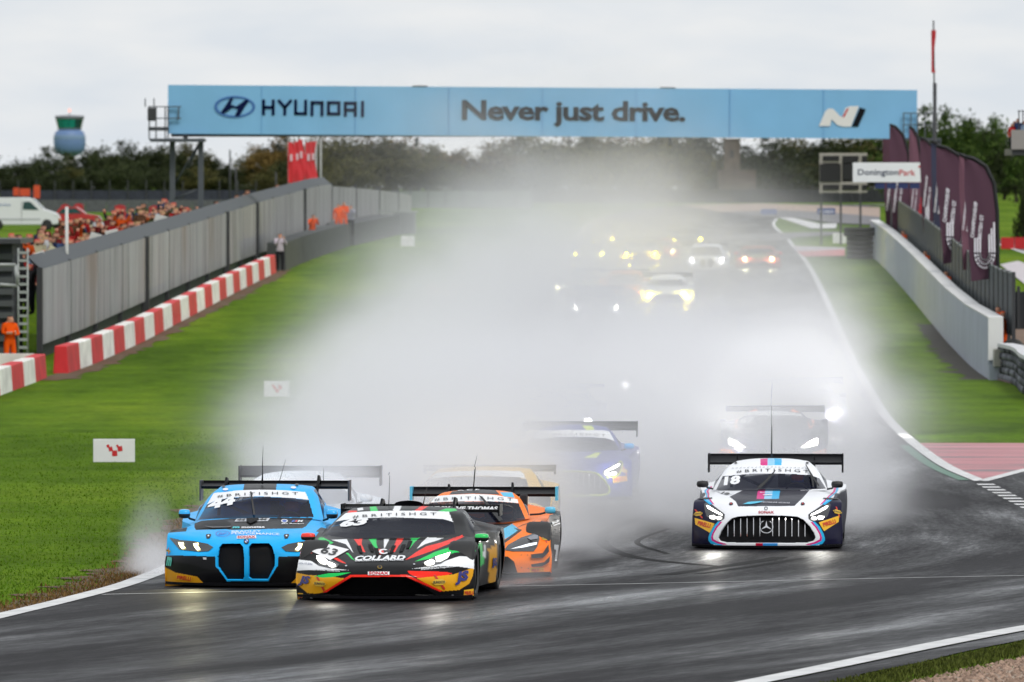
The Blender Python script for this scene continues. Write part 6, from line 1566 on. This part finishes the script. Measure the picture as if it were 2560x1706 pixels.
def paint_d(c, base, hood, accent, banner, side, roofc):
    return c.paint(base, [
     ([(560,960),(620,950),(1000,940),(880,1025),(760,1085),(560,1085)], hood, 's'),
     ([(868,1022),(1000,945),(1062,1000),(1050,1022),(950,1082),(902,1112)], accent, 's'), ([(1010,982),(1090,1006),(1055,1034),(940,1125),(908,1116),(1050,1012)], hood, 's'),
     ([(1235,988),(1258,908),(1314,914),(1310,992)], DARK, 's'),
     ([(228,748),(290,686),(450,674),(650,667),(860,678),(1046,714),(1056,751),(900,739),(650,736),(400,740)], banner),
     ([(440,672),(462,640),(660,618),(850,628),(890,674),(650,664)], roofc), ([(890,650),(1000,648),(1020,700),(920,688)], accent),
    ], GLASS_D, [(MOUTH_D, .2, 's')], side_rule=side, roof=base)
c = Car(SH_D, 'race_car', 'orange race car with light blue mirrors half hidden behind the black one', 'leading race cars', res=1.35)
CAR_D = c
paint_d(c, ORG, GRY, CYB, WHT, lambda V, col: col.__setitem__((np.abs(V[:, 0]) > .93) & (V[:, 1] > 1.25), GRY), GRY)
c.headlamp([(930,1195),(960,1150),(1080,1080),(1180,1045),(1232,1050),(1242,1090),(1222,1160),(1190,1205),(1000,1207)], [[(985,1190),(1150,1138),(1218,1126),(1214,1146),(1100,1174)]], (.8, .85, .9), .9)
c.poly('headlight_reflector', [(1130,1085),(1200,1056),(1228,1062),(1222,1095),(1160,1105)], mat('reflector', (.35, .36, .4), .15, metal=.8), .012, sym=True)
for P in ([(1155,1242),(1260,1226),(1312,1150),(1316,1212),(1260,1266),(1160,1272)], [(1155,1322),(1270,1302),(1322,1250),(1316,1300),(1250,1336),(1160,1342)]): c.poly('canard', P, BLACK, .03, sym=True)
c.tyre_patch([(1155,1352),(1278,1348),(1280,1398),(1157,1404)], 1220, 1376, 104, 34, -3)
c.fuel_patch(1288, 1088, 64, 10)
c.text('#BRITISHGT', 655, 710, 700, 27, (90, 92, 98), 0, 0, 0, 1.55, bend=12); c.text('ACE', 610, 632, 200, 14, WHITE, -2, .1, .04, 1.6)
c.poly('seam_line', [(1010,1010),(1015,1008),(1090,960),(1205,925),(1205,928),(1092,964)], BLACK, .006)
for x, y in ((1080,1240),(1135,1240),(1140,1355),(1080,1350)): c.disc('fastener', x, y, 4, 4, BLACK, .006)
c.text('7', 1392, 1190, 46, 150, WHITE, -4, .1, .08); c.text('21', 1385, 920, 40, 70, WHITE, 60, 0, .05)
c.wheels()
c.wing(92, 1372, 592, 666, 4.4, 700, end_m=mat('endplate_blue', CYB, .3), necks=((440, 555), (1006, 540)), endw=.035)
c.mirror(1336, 820, 108, 66, 1.75, mat('mirror_cyan', CYB, .25, coat=.6), (1160, 858))
c.rod(652, 625, 672, 420, 2.9, .009); c.rod(662, 420, 686, 320, 2.9, .004); c.rod(655, 620, 662, 440, 2.95, .006)
c.poly('wiper', [(700,700),(730,712),(900,905),(915,930),(880,938)], WIPER, .03)
c.cabin(.36)

# ------------------------------------------------------------------ cars following in the spray
def lamp_glow(c, pts, col, power, r=.09):
    """the light thrown by a lit headlight"""
    for p in pts:
        d = bpy.data.lights.new('headlight_beam', 'POINT'); d.energy = power; d.color = col; d.shadow_soft_size = r
        o = bpy.data.objects.new('headlight_beam', d); o.location = p; link(o, c.root)
def lamp_pos(c, poly):
    """middle of a headlight polygon on the car, both sides, a hand's breadth ahead of the lens"""
    q = c.project(np.array(poly, float), .01); m = sum(q, Vector()) / len(q)
    return [Vector((m.x * sx, m.y - .16, m.z)) for sx in (1, -1)]
LAMPS = {'A': (LAMP_A, LED_A, GLASS_A), 'B': ([(165,908),(250,930),(400,945),(520,970),(572,1002),(530,1040),(440,1045),(260,1022),(228,985)], [[(252,955),(438,965),(455,1025),(262,1015)]], GLASS_B),
         'C': ([(1098,745),(1200,688),(1338,652),(1312,702),(1250,748),(1140,772)], [[(1130,748),(1205,700),(1325,660),(1305,695),(1190,755)]], GLASS_C), 'D': ([(930,1195),(960,1150),(1080,1080),(1180,1045),(1232,1050),(1242,1090),(1222,1160),(1190,1205),(1000,1207)], [[(985,1190),(1130,1100),(1218,1066),(1214,1146),(1100,1184)]], GLASS_D)}
SHAPES = {'A': SH_A, 'B': SH_B, 'C': SH_C, 'D': SH_D}
WINGS = {'A': (297, 1626, 420, 516, 4.45, 594), 'B': (458, 1826, 340, 405, 4.5, 515), 'C': (452, 1722, 242, 292, 4.3, 322), 'D': (92, 1372, 592, 666, 4.4, 700)}
BANNERS = {'A': [(430,638),(500,535),(880,522),(1270,528),(1335,545),(1405,668),(1310,630),(1150,618),(900,610),(700,615)], 'B': [(512,577),(575,465),(800,442),(1000,434),(1200,438),(1430,455),(1462,532),(1300,515),(1000,500),(720,511),(580,545)], 'C': [(385,391),(470,318),(660,304),(860,299),(1080,299),(1312,306),(1347,393),(1270,371),(860,356),(600,363),(450,379)], 'D': [(228,748),(290,686),(450,674),(650,667),(860,678),(1046,714),(1056,751),(900,739),(650,736),(400,740)]}
HOODS = {'A': [(497,850),(625,786),(880,780),(1300,783),(1232,865),(1150,945),(585,950)], 'B': [(395,760),(700,718),(1505,704),(1400,815),(740,832),(410,832)], 'C': [(500,540),(1100,535),(980,700),(560,700)], 'D': [(560,960),(1000,940),(880,1025),(760,1085),(560,1085)]}
GRILLES = {'A': [(GRILLE_A, .1)], 'B': [(KL, .09), (KR, .09)], 'C': [(MOUTH_C, .22)], 'D': [(MOUTH_D, .2, 's')]}
def follower(kind, X, Y, yaw, base, label, hood=None, led=(1, 1, .95), e=60, glow=0, res=.3, group='cars following in the spray', extra=(), mirrors=True, one=None, strip=True):
    c = Car(SHAPES[kind], 'race_car', label, group, (X, Y, float(zg(Y))), yaw, res)
    lay = list(extra)
    if hood is not None: lay.append((HOODS[kind], hood, 's'))
    if strip: lay.append((BANNERS[kind], WHT))
    c.paint(base, lay, LAMPS[kind][2], GRILLES[kind])
    if res < .4:   # far cars: one small lit core in each lamp
        m_ = np.array(LAMPS[kind][0]).mean(0); L0 = [[(m_[0] + 54 * math.cos(2*math.pi*k/10), m_[1] + 46 * math.sin(2*math.pi*k/10)) for k in range(10)]]
    else: L0 = LAMPS[kind][1]
    c.headlamp(LAMPS[kind][0], L0, led, e)
    c.wheels(); w = WINGS[kind]; c.wing(*w)
    if mirrors: c.mirror(*{'A': (230, 720, 128, 70, 1.75), 'B': (305, 668, 118, 88, 1.85), 'C': (167, 517, 128, 66, 1.55), 'D': (1336, 820, 108, 66, 1.75)}[kind], mat('mirror_' + label.split()[0], base, .4), {'A': (330, 768), 'B': (398, 726), 'C': (232, 545), 'D': (1160, 858)}[kind])
    if glow:
        P = lamp_pos(c, LAMPS[kind][0])
        if one is not None: P = [p for p in P if p.x * one > 0]
        lamp_glow(c, P, led, glow)
    return c
NEON = L_((205, 225, 30)); DBLUE = L_((24, 42, 140))
c = follower('A', .9, 119.8, 3.2, DBLUE, 'blue race car with neon yellow grille outline, half lost in the spray', None, (1, 1, .96), 30, 14, .6, extra=[
 ([(360,1285),(398,1190),(450,1105),(510,1056),(580,1038),(870,1026),(1180,1040),(1250,1070),(1320,1140),(1365,1210),(1385,1270),(1355,1318),(1280,1336),(870,1340),(460,1334),(390,1316)], NEON),
 ([(230,935),(262,900),(290,915),(262,960),(268,1040),(330,1092),(420,1098),(400,1112),(310,1104),(252,1060)], NEON, 's'),
 ([(1050,870),(1190,800),(1250,800),(1200,870)], NEON), ([(1000,470),(1120,470),(1160,525),(1060,525)], NEON)])
star_badge(c, 867, 1146, 75); grille_bars(c, CHROME, [472,538,603,669,735,801,932,998,1064,1130,1197,1264], 1046, 1252, GRILLE_A)
c.tyre_patch([(1400,1110),(1570,1085),(1575,1150),(1410,1180)], 1487, 1132, 140, 42, -9); c.tyre_patch([(150,1085),(330,1120),(325,1185),(150,1150)], 240, 1136, 140, 42, 9)
c.text('#BRITISHGT', 930, 583, 725, 30, INK, 0, 0, 0, 1.55, bend=16); c.fuel_patch(1540, 1030, 92, 10)
c = follower('D', 4.86, 137.2, 2.6, L_((34, 36, 70)), 'dark blue and orange race car number 67 behind the white car', L_((26, 26, 44)), (1, .99, .92), 60, 300, .5, one=-1, extra=[([(228,748),(150,905),(180,930),(260,740)], ORG, 's'), ([(1150,1240),(1340,1200),(1340,1400),(1060,1415)], ORG, 's'), ([(340,690),(450,640),(470,670),(420,690)], ORG, 's')])
c.text('67', 330, 800, 210, 76, WHITE, -8, .2, .06); c.text('#BRITISHGT', 655, 710, 700, 27, (90, 92, 98), 0, 0, 0, 1.55, bend=12); c.text('ROFL', 640, 634, 300, 20, WHITE, 0, .1, .05, 1.2); c.rod(652, 625, 672, 300, 2.9, .008)
follower('A', 6.12, 156.5, 2.0, L_((60, 60, 70)), 'unlit grey shape of a race car behind number 67, one glaring headlight showing', None, (1, 1, .97), 260, 850, .3, one=1)
follower('C', -.5, 102.2, 2.3, L_((225, 180, 40)), 'yellow race car almost hidden by spray behind the orange one', L_((235, 230, 215)), (1, .98, .9), 12, 0, .5)
follower('A', -2.93, 95.3, 2.4, L_((232, 238, 245)), 'white and pale blue race car hidden behind the bright blue one', L_((90, 160, 210)), (1, 1, .95), 10, 0, .5, extra=[([(110,905),(330,935),(450,1030),(345,1160),(298,1250),(350,1345),(110,1350)], L_((80, 160, 215)), 's')])
follower('B', .86, 150, 1.8, L_((120, 125, 140)), 'pale race car deep in the spray with two small white lights', None, (1, 1, 1), 160, 25, .25)
follower('A', 2.05, 181, 1.6, L_((90, 90, 100)), 'grey race car in the thick of the spray, one white light showing', None, (1, 1, 1), 260, 60, .25, one=1)
YL, WL = (1, .84, .08), (1, .95, .55)
for kind, X, Y, base, hood, led, e, glow, lab in (
 ('A', 2.48, 285, (90, 110, 100), None, WL, 90, 240, 'grey green race car with pale lights at the left of the far pack'),
 ('A', 5.86, 278, (222, 224, 226), None, YL, 14, 420, 'white race car with yellow lights nearest in the far pack'),
 ('B', 4.35, 283, (220, 130, 40), (60, 50, 40), WL, 10, 60, 'orange race car just left of the white one with yellow lights'),
 ('B', 5.95, 340, (150, 140, 60), (210, 210, 200), YL, 16, 700, 'dull yellow race car with the strongest yellow lights in the far pack'),
 ('B', 8.68, 328, (230, 232, 236), (40, 42, 50), (1, 1, 1), 10, 25, 'white race car with dark bonnet in the far pack'),
 ('C', 11.08, 331, (150, 70, 50), (120, 120, 60), WL, 12, 90, 'red race car with warm lights at the right of the far pack'),
 ('C', 3.55, 341, (80, 90, 80), None, YL, 80, 160, 'dim race car at the far left of the pack with faint yellow lights'),
 ('A', 2.98, 262, (120, 125, 135), None, (1, 1, .9), 60, 60, 'faint grey race car lowest in the far pack'),
 ('D', 7.0, 352, (200, 90, 60), None, WL, 14, 40, 'small orange race car behind the strongest yellow lights'),
 ('B', 5.9, 386, (100, 100, 90), None, YL, 18, 60, 'tiny race car with yellow lights, left of the two farthest'),
 ('A', 9.2, 387, (90, 95, 90), None, YL, 18, 60, 'tiny race car with yellow lights, right of the two farthest')):
    follower(kind, X, Y, 1.5, L_(base), lab, L_(hood) if hood else None, led, e, glow, .22, 'far pack of race cars', strip=False)

# ------------------------------------------------------------------ drivers
def driver(c, label, suit, helmet, visor, x=.36):
    zr = float(c.s.cab[c.s.ncab - 1, 0, 2]); k = (zr - .1) / 1.06
    J = {'pelvis': (x, 2.62, .34*k, .15), 'waist': (x, 2.68, .5*k, .14), 'chest': (x, 2.66, .7*k, .17), 'neck': (x, 2.64, .82*k, .07), 'head': (x, 2.6, .91*k, .125), 'crown': (x, 2.6, .97*k, .11)}
    for s_, sx in (('l', 1), ('r', -1)):
        J['hip'+s_] = (x + .1*sx, 2.55, .34*k, .1); J['knee'+s_] = (x + .14*sx, 2.2, .46*k, .08); J['ankle'+s_] = (x + .12*sx, 1.85, .22, .05); J['toe'+s_] = (x + .12*sx, 1.75, .28, .04)
        J['sh'+s_] = (x + .2*sx, 2.62, .76*k, .08); J['el'+s_] = (x + .26*sx, 2.4, .62*k, .055); J['wr'+s_] = (x + .15*sx, 2.2, .7*k, .045); J['ha'+s_] = (x + .14*sx, 2.13, .73*k, .045)
    E = [('pelvis','waist'),('waist','chest'),('chest','neck'),('neck','head'),('head','crown')]
    for s_ in 'lr': E += [('pelvis','hip'+s_),('hip'+s_,'knee'+s_),('knee'+s_,'ankle'+s_),('ankle'+s_,'toe'+s_),('chest','sh'+s_),('sh'+s_,'el'+s_),('el'+s_,'wr'+s_),('wr'+s_,'ha'+s_)]
    me = skin_mesh('person', J, E, 1); n = len(me.vertices); co = np.empty(n*3); me.vertices.foreach_get('co', co); co = co.reshape(-1, 3)
    C = np.tile(np.array(suit, float), (n, 1)); hd = np.array([x, 2.6, .93*k]); m = np.linalg.norm(co - hd, axis=1) < .22
    C[m & (co[:, 2] > .84*k)] = helmet; C[m & (np.abs(co[:, 2] - .93*k) < .045) & (co[:, 1] < 2.56)] = visor
    a = me.color_attributes.new('Col', 'FLOAT_COLOR', 'POINT'); a.data.foreach_set('color', np.c_[C, np.ones(n)].ravel())
    me.materials.clear(); me.materials.append(CLOTH); me.polygons.foreach_set('use_smooth', [True]*len(me.polygons))
    o = dataobj('person', me); o.matrix_basis = c.root.matrix_basis.copy(); tag(o, label, 'person')
driver(CAR_A, 'driver with blue and red helmet at the wheel of the white car', lin((40, 40, 70)), lin((60, 90, 190)), lin((200, 40, 50)))
driver(CAR_B, 'driver with purple and pink helmet at the wheel of the blue car', lin((80, 50, 110)), lin((150, 70, 160)), lin((220, 110, 130)))
driver(CAR_C, 'driver with red helmet at the wheel of the black car', lin((180, 180, 185)), lin((210, 30, 40)), lin((30, 60, 70)))
driver(CAR_D, 'driver with dark helmet at the wheel of the orange car', lin((60, 60, 66)), lin((120, 60, 50)), lin((20, 20, 24)))
# headlights of the leaders light the wet road ahead of them
for c_, poly_, col_, pw in ((CAR_A, LAMP_A, (1, .97, .9), 34), (CAR_B, LAMPS['B'][0], (1, .9, .5), 42), (CAR_C, LAMPS['C'][0], (1, .96, .86), 5)):
    for q in lamp_pos(c_, poly_):
        d = bpy.data.lights.new('headlight_beam', 'SPOT'); d.energy = pw; d.color = col_; d.shadow_soft_size = .05; d.spot_size = math.radians(76); d.spot_blend = .7
        o = bpy.data.objects.new('headlight_beam', d); o.location = q; o.rotation_euler = (math.radians(76), 0, math.radians(180)); link(o, c_.root)

# ------------------------------------------------------------------ spray thrown up by the cars
SPRAY_COL = (.962, .966, 1.0, 1)
def spray_mat():
    if 'spray' in _MATS: return _MATS['spray']
    m = bpy.data.materials.new('spray'); m.use_nodes = True; t = m.node_tree
    t.nodes.clear(); out = t.nodes.new('ShaderNodeOutputMaterial'); pv = t.nodes.new('ShaderNodeVolumePrincipled')
    pv.inputs['Color'].default_value = SPRAY_COL; pv.inputs['Density'].default_value = 1.0; pv.inputs['Anisotropy'].default_value = -0.22
    t.links.new(pv.outputs['Volume'], out.inputs['Volume']); _MATS['spray'] = m
    return m
def road_c(Y): return (lxs(Y) + np.where(Y > 129, mxs(np.maximum(Y, 129)), 8.2)) / 2
def vnoise(shape, cells, seed):
    """smooth random field on a grid: trilinear from a coarse lattice, three octaves"""
    r = np.random.default_rng(seed); out = np.zeros(shape); amp = 1.0; tot = 0
    for o in range(3):
        c = [max(2, int(q * 2 ** o) + 2) for q in cells]; L = r.uniform(-1, 1, c)
        for ax in range(3):
            p = np.linspace(0, c[ax] - 1.001, shape[ax]); i = p.astype(int); f = p - i; f = f * f * (3 - 2 * f)
            sl = [1, 1, 1]; sl[ax] = -1; f = f.reshape(sl)
            L = np.take(L, i, ax) * (1 - f) + np.take(L, i + 1, ax) * f
        out += L * amp; tot += amp; amp *= .55
    return out / tot * 1.8
def spray_volume(name, label, lo, hi, res, comps, cells, seed, contrast=.75):
    nx, ny, nz = res; lo, hi = np.array(lo, float), np.array(hi, float)
    X = np.linspace(lo[0], hi[0], nx)[:, None, None]; Y = np.linspace(lo[1], hi[1], ny); Z = np.linspace(lo[2], hi[2], nz)[None, None, :]
    z = np.maximum(Z - zg(Y)[None, :, None] - .02, 0)
    n1 = vnoise((nx, ny, nz), cells, seed); n2 = vnoise((nx, ny, nz), [c * 2.3 for c in cells], seed + 1)
    D = np.zeros((nx, ny, nz))
    for ci, (S, dens) in enumerate(comps):
        S = np.array(S, float); f = lambda k: np.interp(Y, S[:, 0], S[:, k])[None, :, None]
        xc, w, h = f(1), f(2), f(3)
        ramp_ = sstep(Y, S[0, 0], S[0, 0] + (S[1, 0] - S[0, 0]) * .9) * (1 - sstep(Y, S[-2, 0], S[-1, 0]))
        lump = np.clip(1 + contrast * (n1 if ci % 2 else n2), .12, 2.2)
        hh = h * (1 + .3 * n1); ww = w * (1 + .18 * n2)
        D += dens * ramp_[None, :, None] * np.exp(-(np.abs(X - xc) / ww) ** 3.4) * np.exp(-(z / np.maximum(hh, .1)) ** 1.7) * lump
    D = np.maximum(D - .0004, 0)
    # fade at the box faces
    for ax, nn in enumerate((nx, ny, nz)):
        e = np.minimum(np.arange(nn), np.arange(nn)[::-1]) / 3.0; e = np.clip(e, 0, 1)
        if ax == 2: e[:nn // 2] = 1
        sl = [1, 1, 1]; sl[ax] = -1; D *= e.reshape(sl)
    me = bpy.data.meshes.new(name); me.vertices.add(nx * ny * nz)
    a = me.attributes.new('dens', 'FLOAT', 'POINT'); a.data.foreach_set('value', D.ravel().astype(np.float32))
    P = np.zeros((nx * ny * nz, 3), np.float32); P[:] = (lo + hi) / 2; P[0] = lo; P[-1] = hi
    me.vertices.foreach_set('co', P.ravel())
    me.materials.append(spray_mat())
    o = dataobj(name, me); tag(o, label, 'spray', kind='stuff')
    g = bpy.data.node_groups.new('spray_field', 'GeometryNodeTree')
    g.interface.new_socket('Geometry', in_out='INPUT', socket_type='NodeSocketGeometry'); g.interface.new_socket('Geometry', in_out='OUTPUT', socket_type='NodeSocketGeometry')
    gi, go = g.nodes.new('NodeGroupInput'), g.nodes.new('NodeGroupOutput')
    vc = g.nodes.new('GeometryNodeVolumeCube'); vc.inputs['Min'].default_value = lo; vc.inputs['Max'].default_value = hi
    for k, v in zip('XYZ', res): vc.inputs['Resolution ' + k].default_value = v
    vc.inputs['Background'].default_value = 0.0
    pos = g.nodes.new('GeometryNodeInputPosition'); sep = g.nodes.new('ShaderNodeSeparateXYZ'); g.links.new(pos.outputs[0], sep.inputs[0])
    def idx(k, n):
        s1 = g.nodes.new('ShaderNodeMath'); s1.operation = 'SUBTRACT'; g.links.new(sep.outputs[k], s1.inputs[0]); s1.inputs[1].default_value = lo[k]
        s2 = g.nodes.new('ShaderNodeMath'); s2.operation = 'MULTIPLY'; g.links.new(s1.outputs[0], s2.inputs[0]); s2.inputs[1].default_value = (n - 1) / (hi[k] - lo[k])
        s3 = g.nodes.new('ShaderNodeMath'); s3.operation = 'ROUND'; g.links.new(s2.outputs[0], s3.inputs[0])
        return s3.outputs[0]
    def ma(a_, m_, b_):
        s = g.nodes.new('ShaderNodeMath'); s.operation = 'MULTIPLY_ADD'; g.links.new(a_, s.inputs[0]); s.inputs[1].default_value = m_; g.links.new(b_, s.inputs[2]); return s.outputs[0]
    index = ma(ma(idx(0, nx), ny, idx(1, ny)), nz, idx(2, nz))
    na = g.nodes.new('GeometryNodeInputNamedAttribute'); na.data_type = 'FLOAT'; na.inputs['Name'].default_value = 'dens'
    si = g.nodes.new('GeometryNodeSampleIndex'); si.data_type = 'FLOAT'; si.domain = 'POINT'; si.clamp = True
    g.links.new(gi.outputs[0], si.inputs['Geometry']); g.links.new(na.outputs['Attribute'], si.inputs['Value']); g.links.new(index, si.inputs['Index'])
    g.links.new(si.outputs['Value'], vc.inputs['Density'])
    sm = g.nodes.new('GeometryNodeSetMaterial'); sm.inputs['Material'].default_value = spray_mat()
    g.links.new(vc.outputs['Volume'], sm.inputs['Geometry']); g.links.new(sm.outputs['Geometry'], go.inputs[0])
    md = o.modifiers.new('spray_field', 'NODES'); md.node_group = g
    return o
def st(Ys, dx, w, h): return [(y, float(road_c(np.array(float(y)))) + a, b, c) for y, a, b, c in zip(Ys, dx, w, h)]
spray_volume('spray_mist', 'dense white spray hanging over the straight behind the leading cars', (-10, 96, -1.0), (22, 430, 11), (92, 280, 48), [
 # tall thin cloud that climbs towards the gantry
 (st([165,205,255,310,360,425], [-1,-2.6,-3.2,-3.0,-2.2,-1.5], [2.6,3.6,4.4,4.6,4.2,3], [2.4,4.4,5.9,6.0,5.4,4]), .0072),
 (st([140,190,250,320,390], [-1.5,-1.5,-1.5,-1,-1], [4.2,5.4,6.2,6,4], [1.8,2.8,3.6,3.6,3]), .0048),
 (st([118,170,230,300,380], [-.4,-.6,-.6,-.2,0], [5.6,6.4,6.8,7.0,7.0], [1.1,1.5,2.1,2.3,2.0]), .0105),
 # thick body of the spray over the left half of the road
 ([(97,-1.7,1.6,.9),(104,-1.7,2.1,1.3),(120,-1.5,2.5,1.7),(150,-.9,3.2,2.0),(200,-.2,3.8,2.1),(260,1.4,4.2,2.1),(330,4,4.4,2.0)], .052),
 ([(104,-2.0,1.0,1.2),(116,-2.0,1.3,2.1),(140,-2.0,1.7,2.9),(180,-1.7,2.1,3.5),(230,-.7,2.4,3.6),(300,1.4,2.6,3.2)], .036),
 (st([101,118,150,200,260], [-1.0,-.8,-.6,-.6,-.5], [3.0,4.2,5.0,5.2,5.0], [.8,1.2,1.5,1.4,1.0]), .034),
 # trails right behind the cars
 ([(96.4,-.7,1.0,.7),(99.5,-.75,1.2,1.1),(108,-.8,1.35,1.5),(122,-.7,1.6,1.6),(140,-.2,2.0,1.5)], .16),
 ([(96.2,-2.5,.9,.7),(99,-2.4,1.05,1.1),(108,-2.3,1.2,1.5),(122,-2.2,1.4,1.7),(140,-2.0,1.8,1.6)], .16),
 ([(101,1.0,1.1,.5),(105,1.1,1.5,.9),(112,1.2,1.7,1.2),(118,1.2,1.8,1.2),(124,1.2,1.8,1.0)], .07),
 ([(121,1.0,1.6,.8),(126,1.2,2.1,1.2),(140,1.5,2.5,1.6),(165,2.2,2.8,1.7),(190,3,2.8,1.4)], .085),
 ([(106,4.3,1.2,.6),(112,4.3,1.5,1.1),(124,4.3,1.8,1.5),(150,4.4,2.0,1.6),(180,5.0,2.2,1.5)], .135),
 ([(140.5,5.2,1.5,1.0),(143,5.3,1.7,1.5),(152,5.4,1.8,1.6),(165,5.4,1.8,1.4),(180,5.4,1.7,1.2)], .2),
 ([(185,6.5,3.2,1.2),(220,7.0,3.8,2.0),(270,7.8,4.0,2.2),(310,8.4,3.8,2.0),(335,9,3.4,1.6)], .010),
], (8, 22, 5), 3, .85)
spray_volume('wheel_spray', 'low bursts of spray at the wheels of the leading cars', (-6.6, 87, -.5), (7.4, 119, 2.3), (100, 110, 26), [
 ([(91.6,-4.42,.16,.3),(92.6,-4.56,.24,.55),(93.8,-4.66,.28,.7),(95.0,-4.6,.24,.5),(96.4,-4.5,.2,.3)], .5),
 ([(96.0,.7,.25,.2),(98,.85,.45,.5),(101,1.0,.7,.7),(105,1.1,.9,.7),(109,1.1,.8,.5)], .18),
 ([(104,4.6,.25,.2),(106,4.85,.5,.6),(109,5.0,.7,.9),(113,5.0,.9,1.0),(117,5.0,.8,.8)], .14),
 ([(104,2.85,.25,.2),(106,2.7,.4,.5),(109,2.6,.6,.8),(113,2.5,.7,.8),(117,2.5,.6,.6)], .10),
 ([(88,-.1,.2,.15),(89.4,.2,.3,.3),(91,.3,.45,.4),(93,.3,.4,.3),(95,.3,.3,.3)], .12),
 ([(93.1,-2.85,.8,.6),(94.4,-2.8,.95,.8),(98,-2.7,1.05,1.0),(102,-2.6,1.15,1.1),(106,-2.6,1.2,1.0)], .75),
 ([(97.8,-.6,.8,.5),(99.5,-.7,1.0,.8),(102,-.75,1.2,1.0),(106,-.7,1.3,1.1),(110,-.7,1.2,1.0)], .42),
], (9, 10, 3), 11, .9)
SC.cycles.volume_bounces = 4
SC.cycles.volume_step_rate = 6.0
SC.cycles.use_adaptive_sampling = True
SC.cycles.adaptive_threshold = 0.02
SC.cycles.adaptive_min_samples = 20
SC.cycles.volume_max_steps = 400
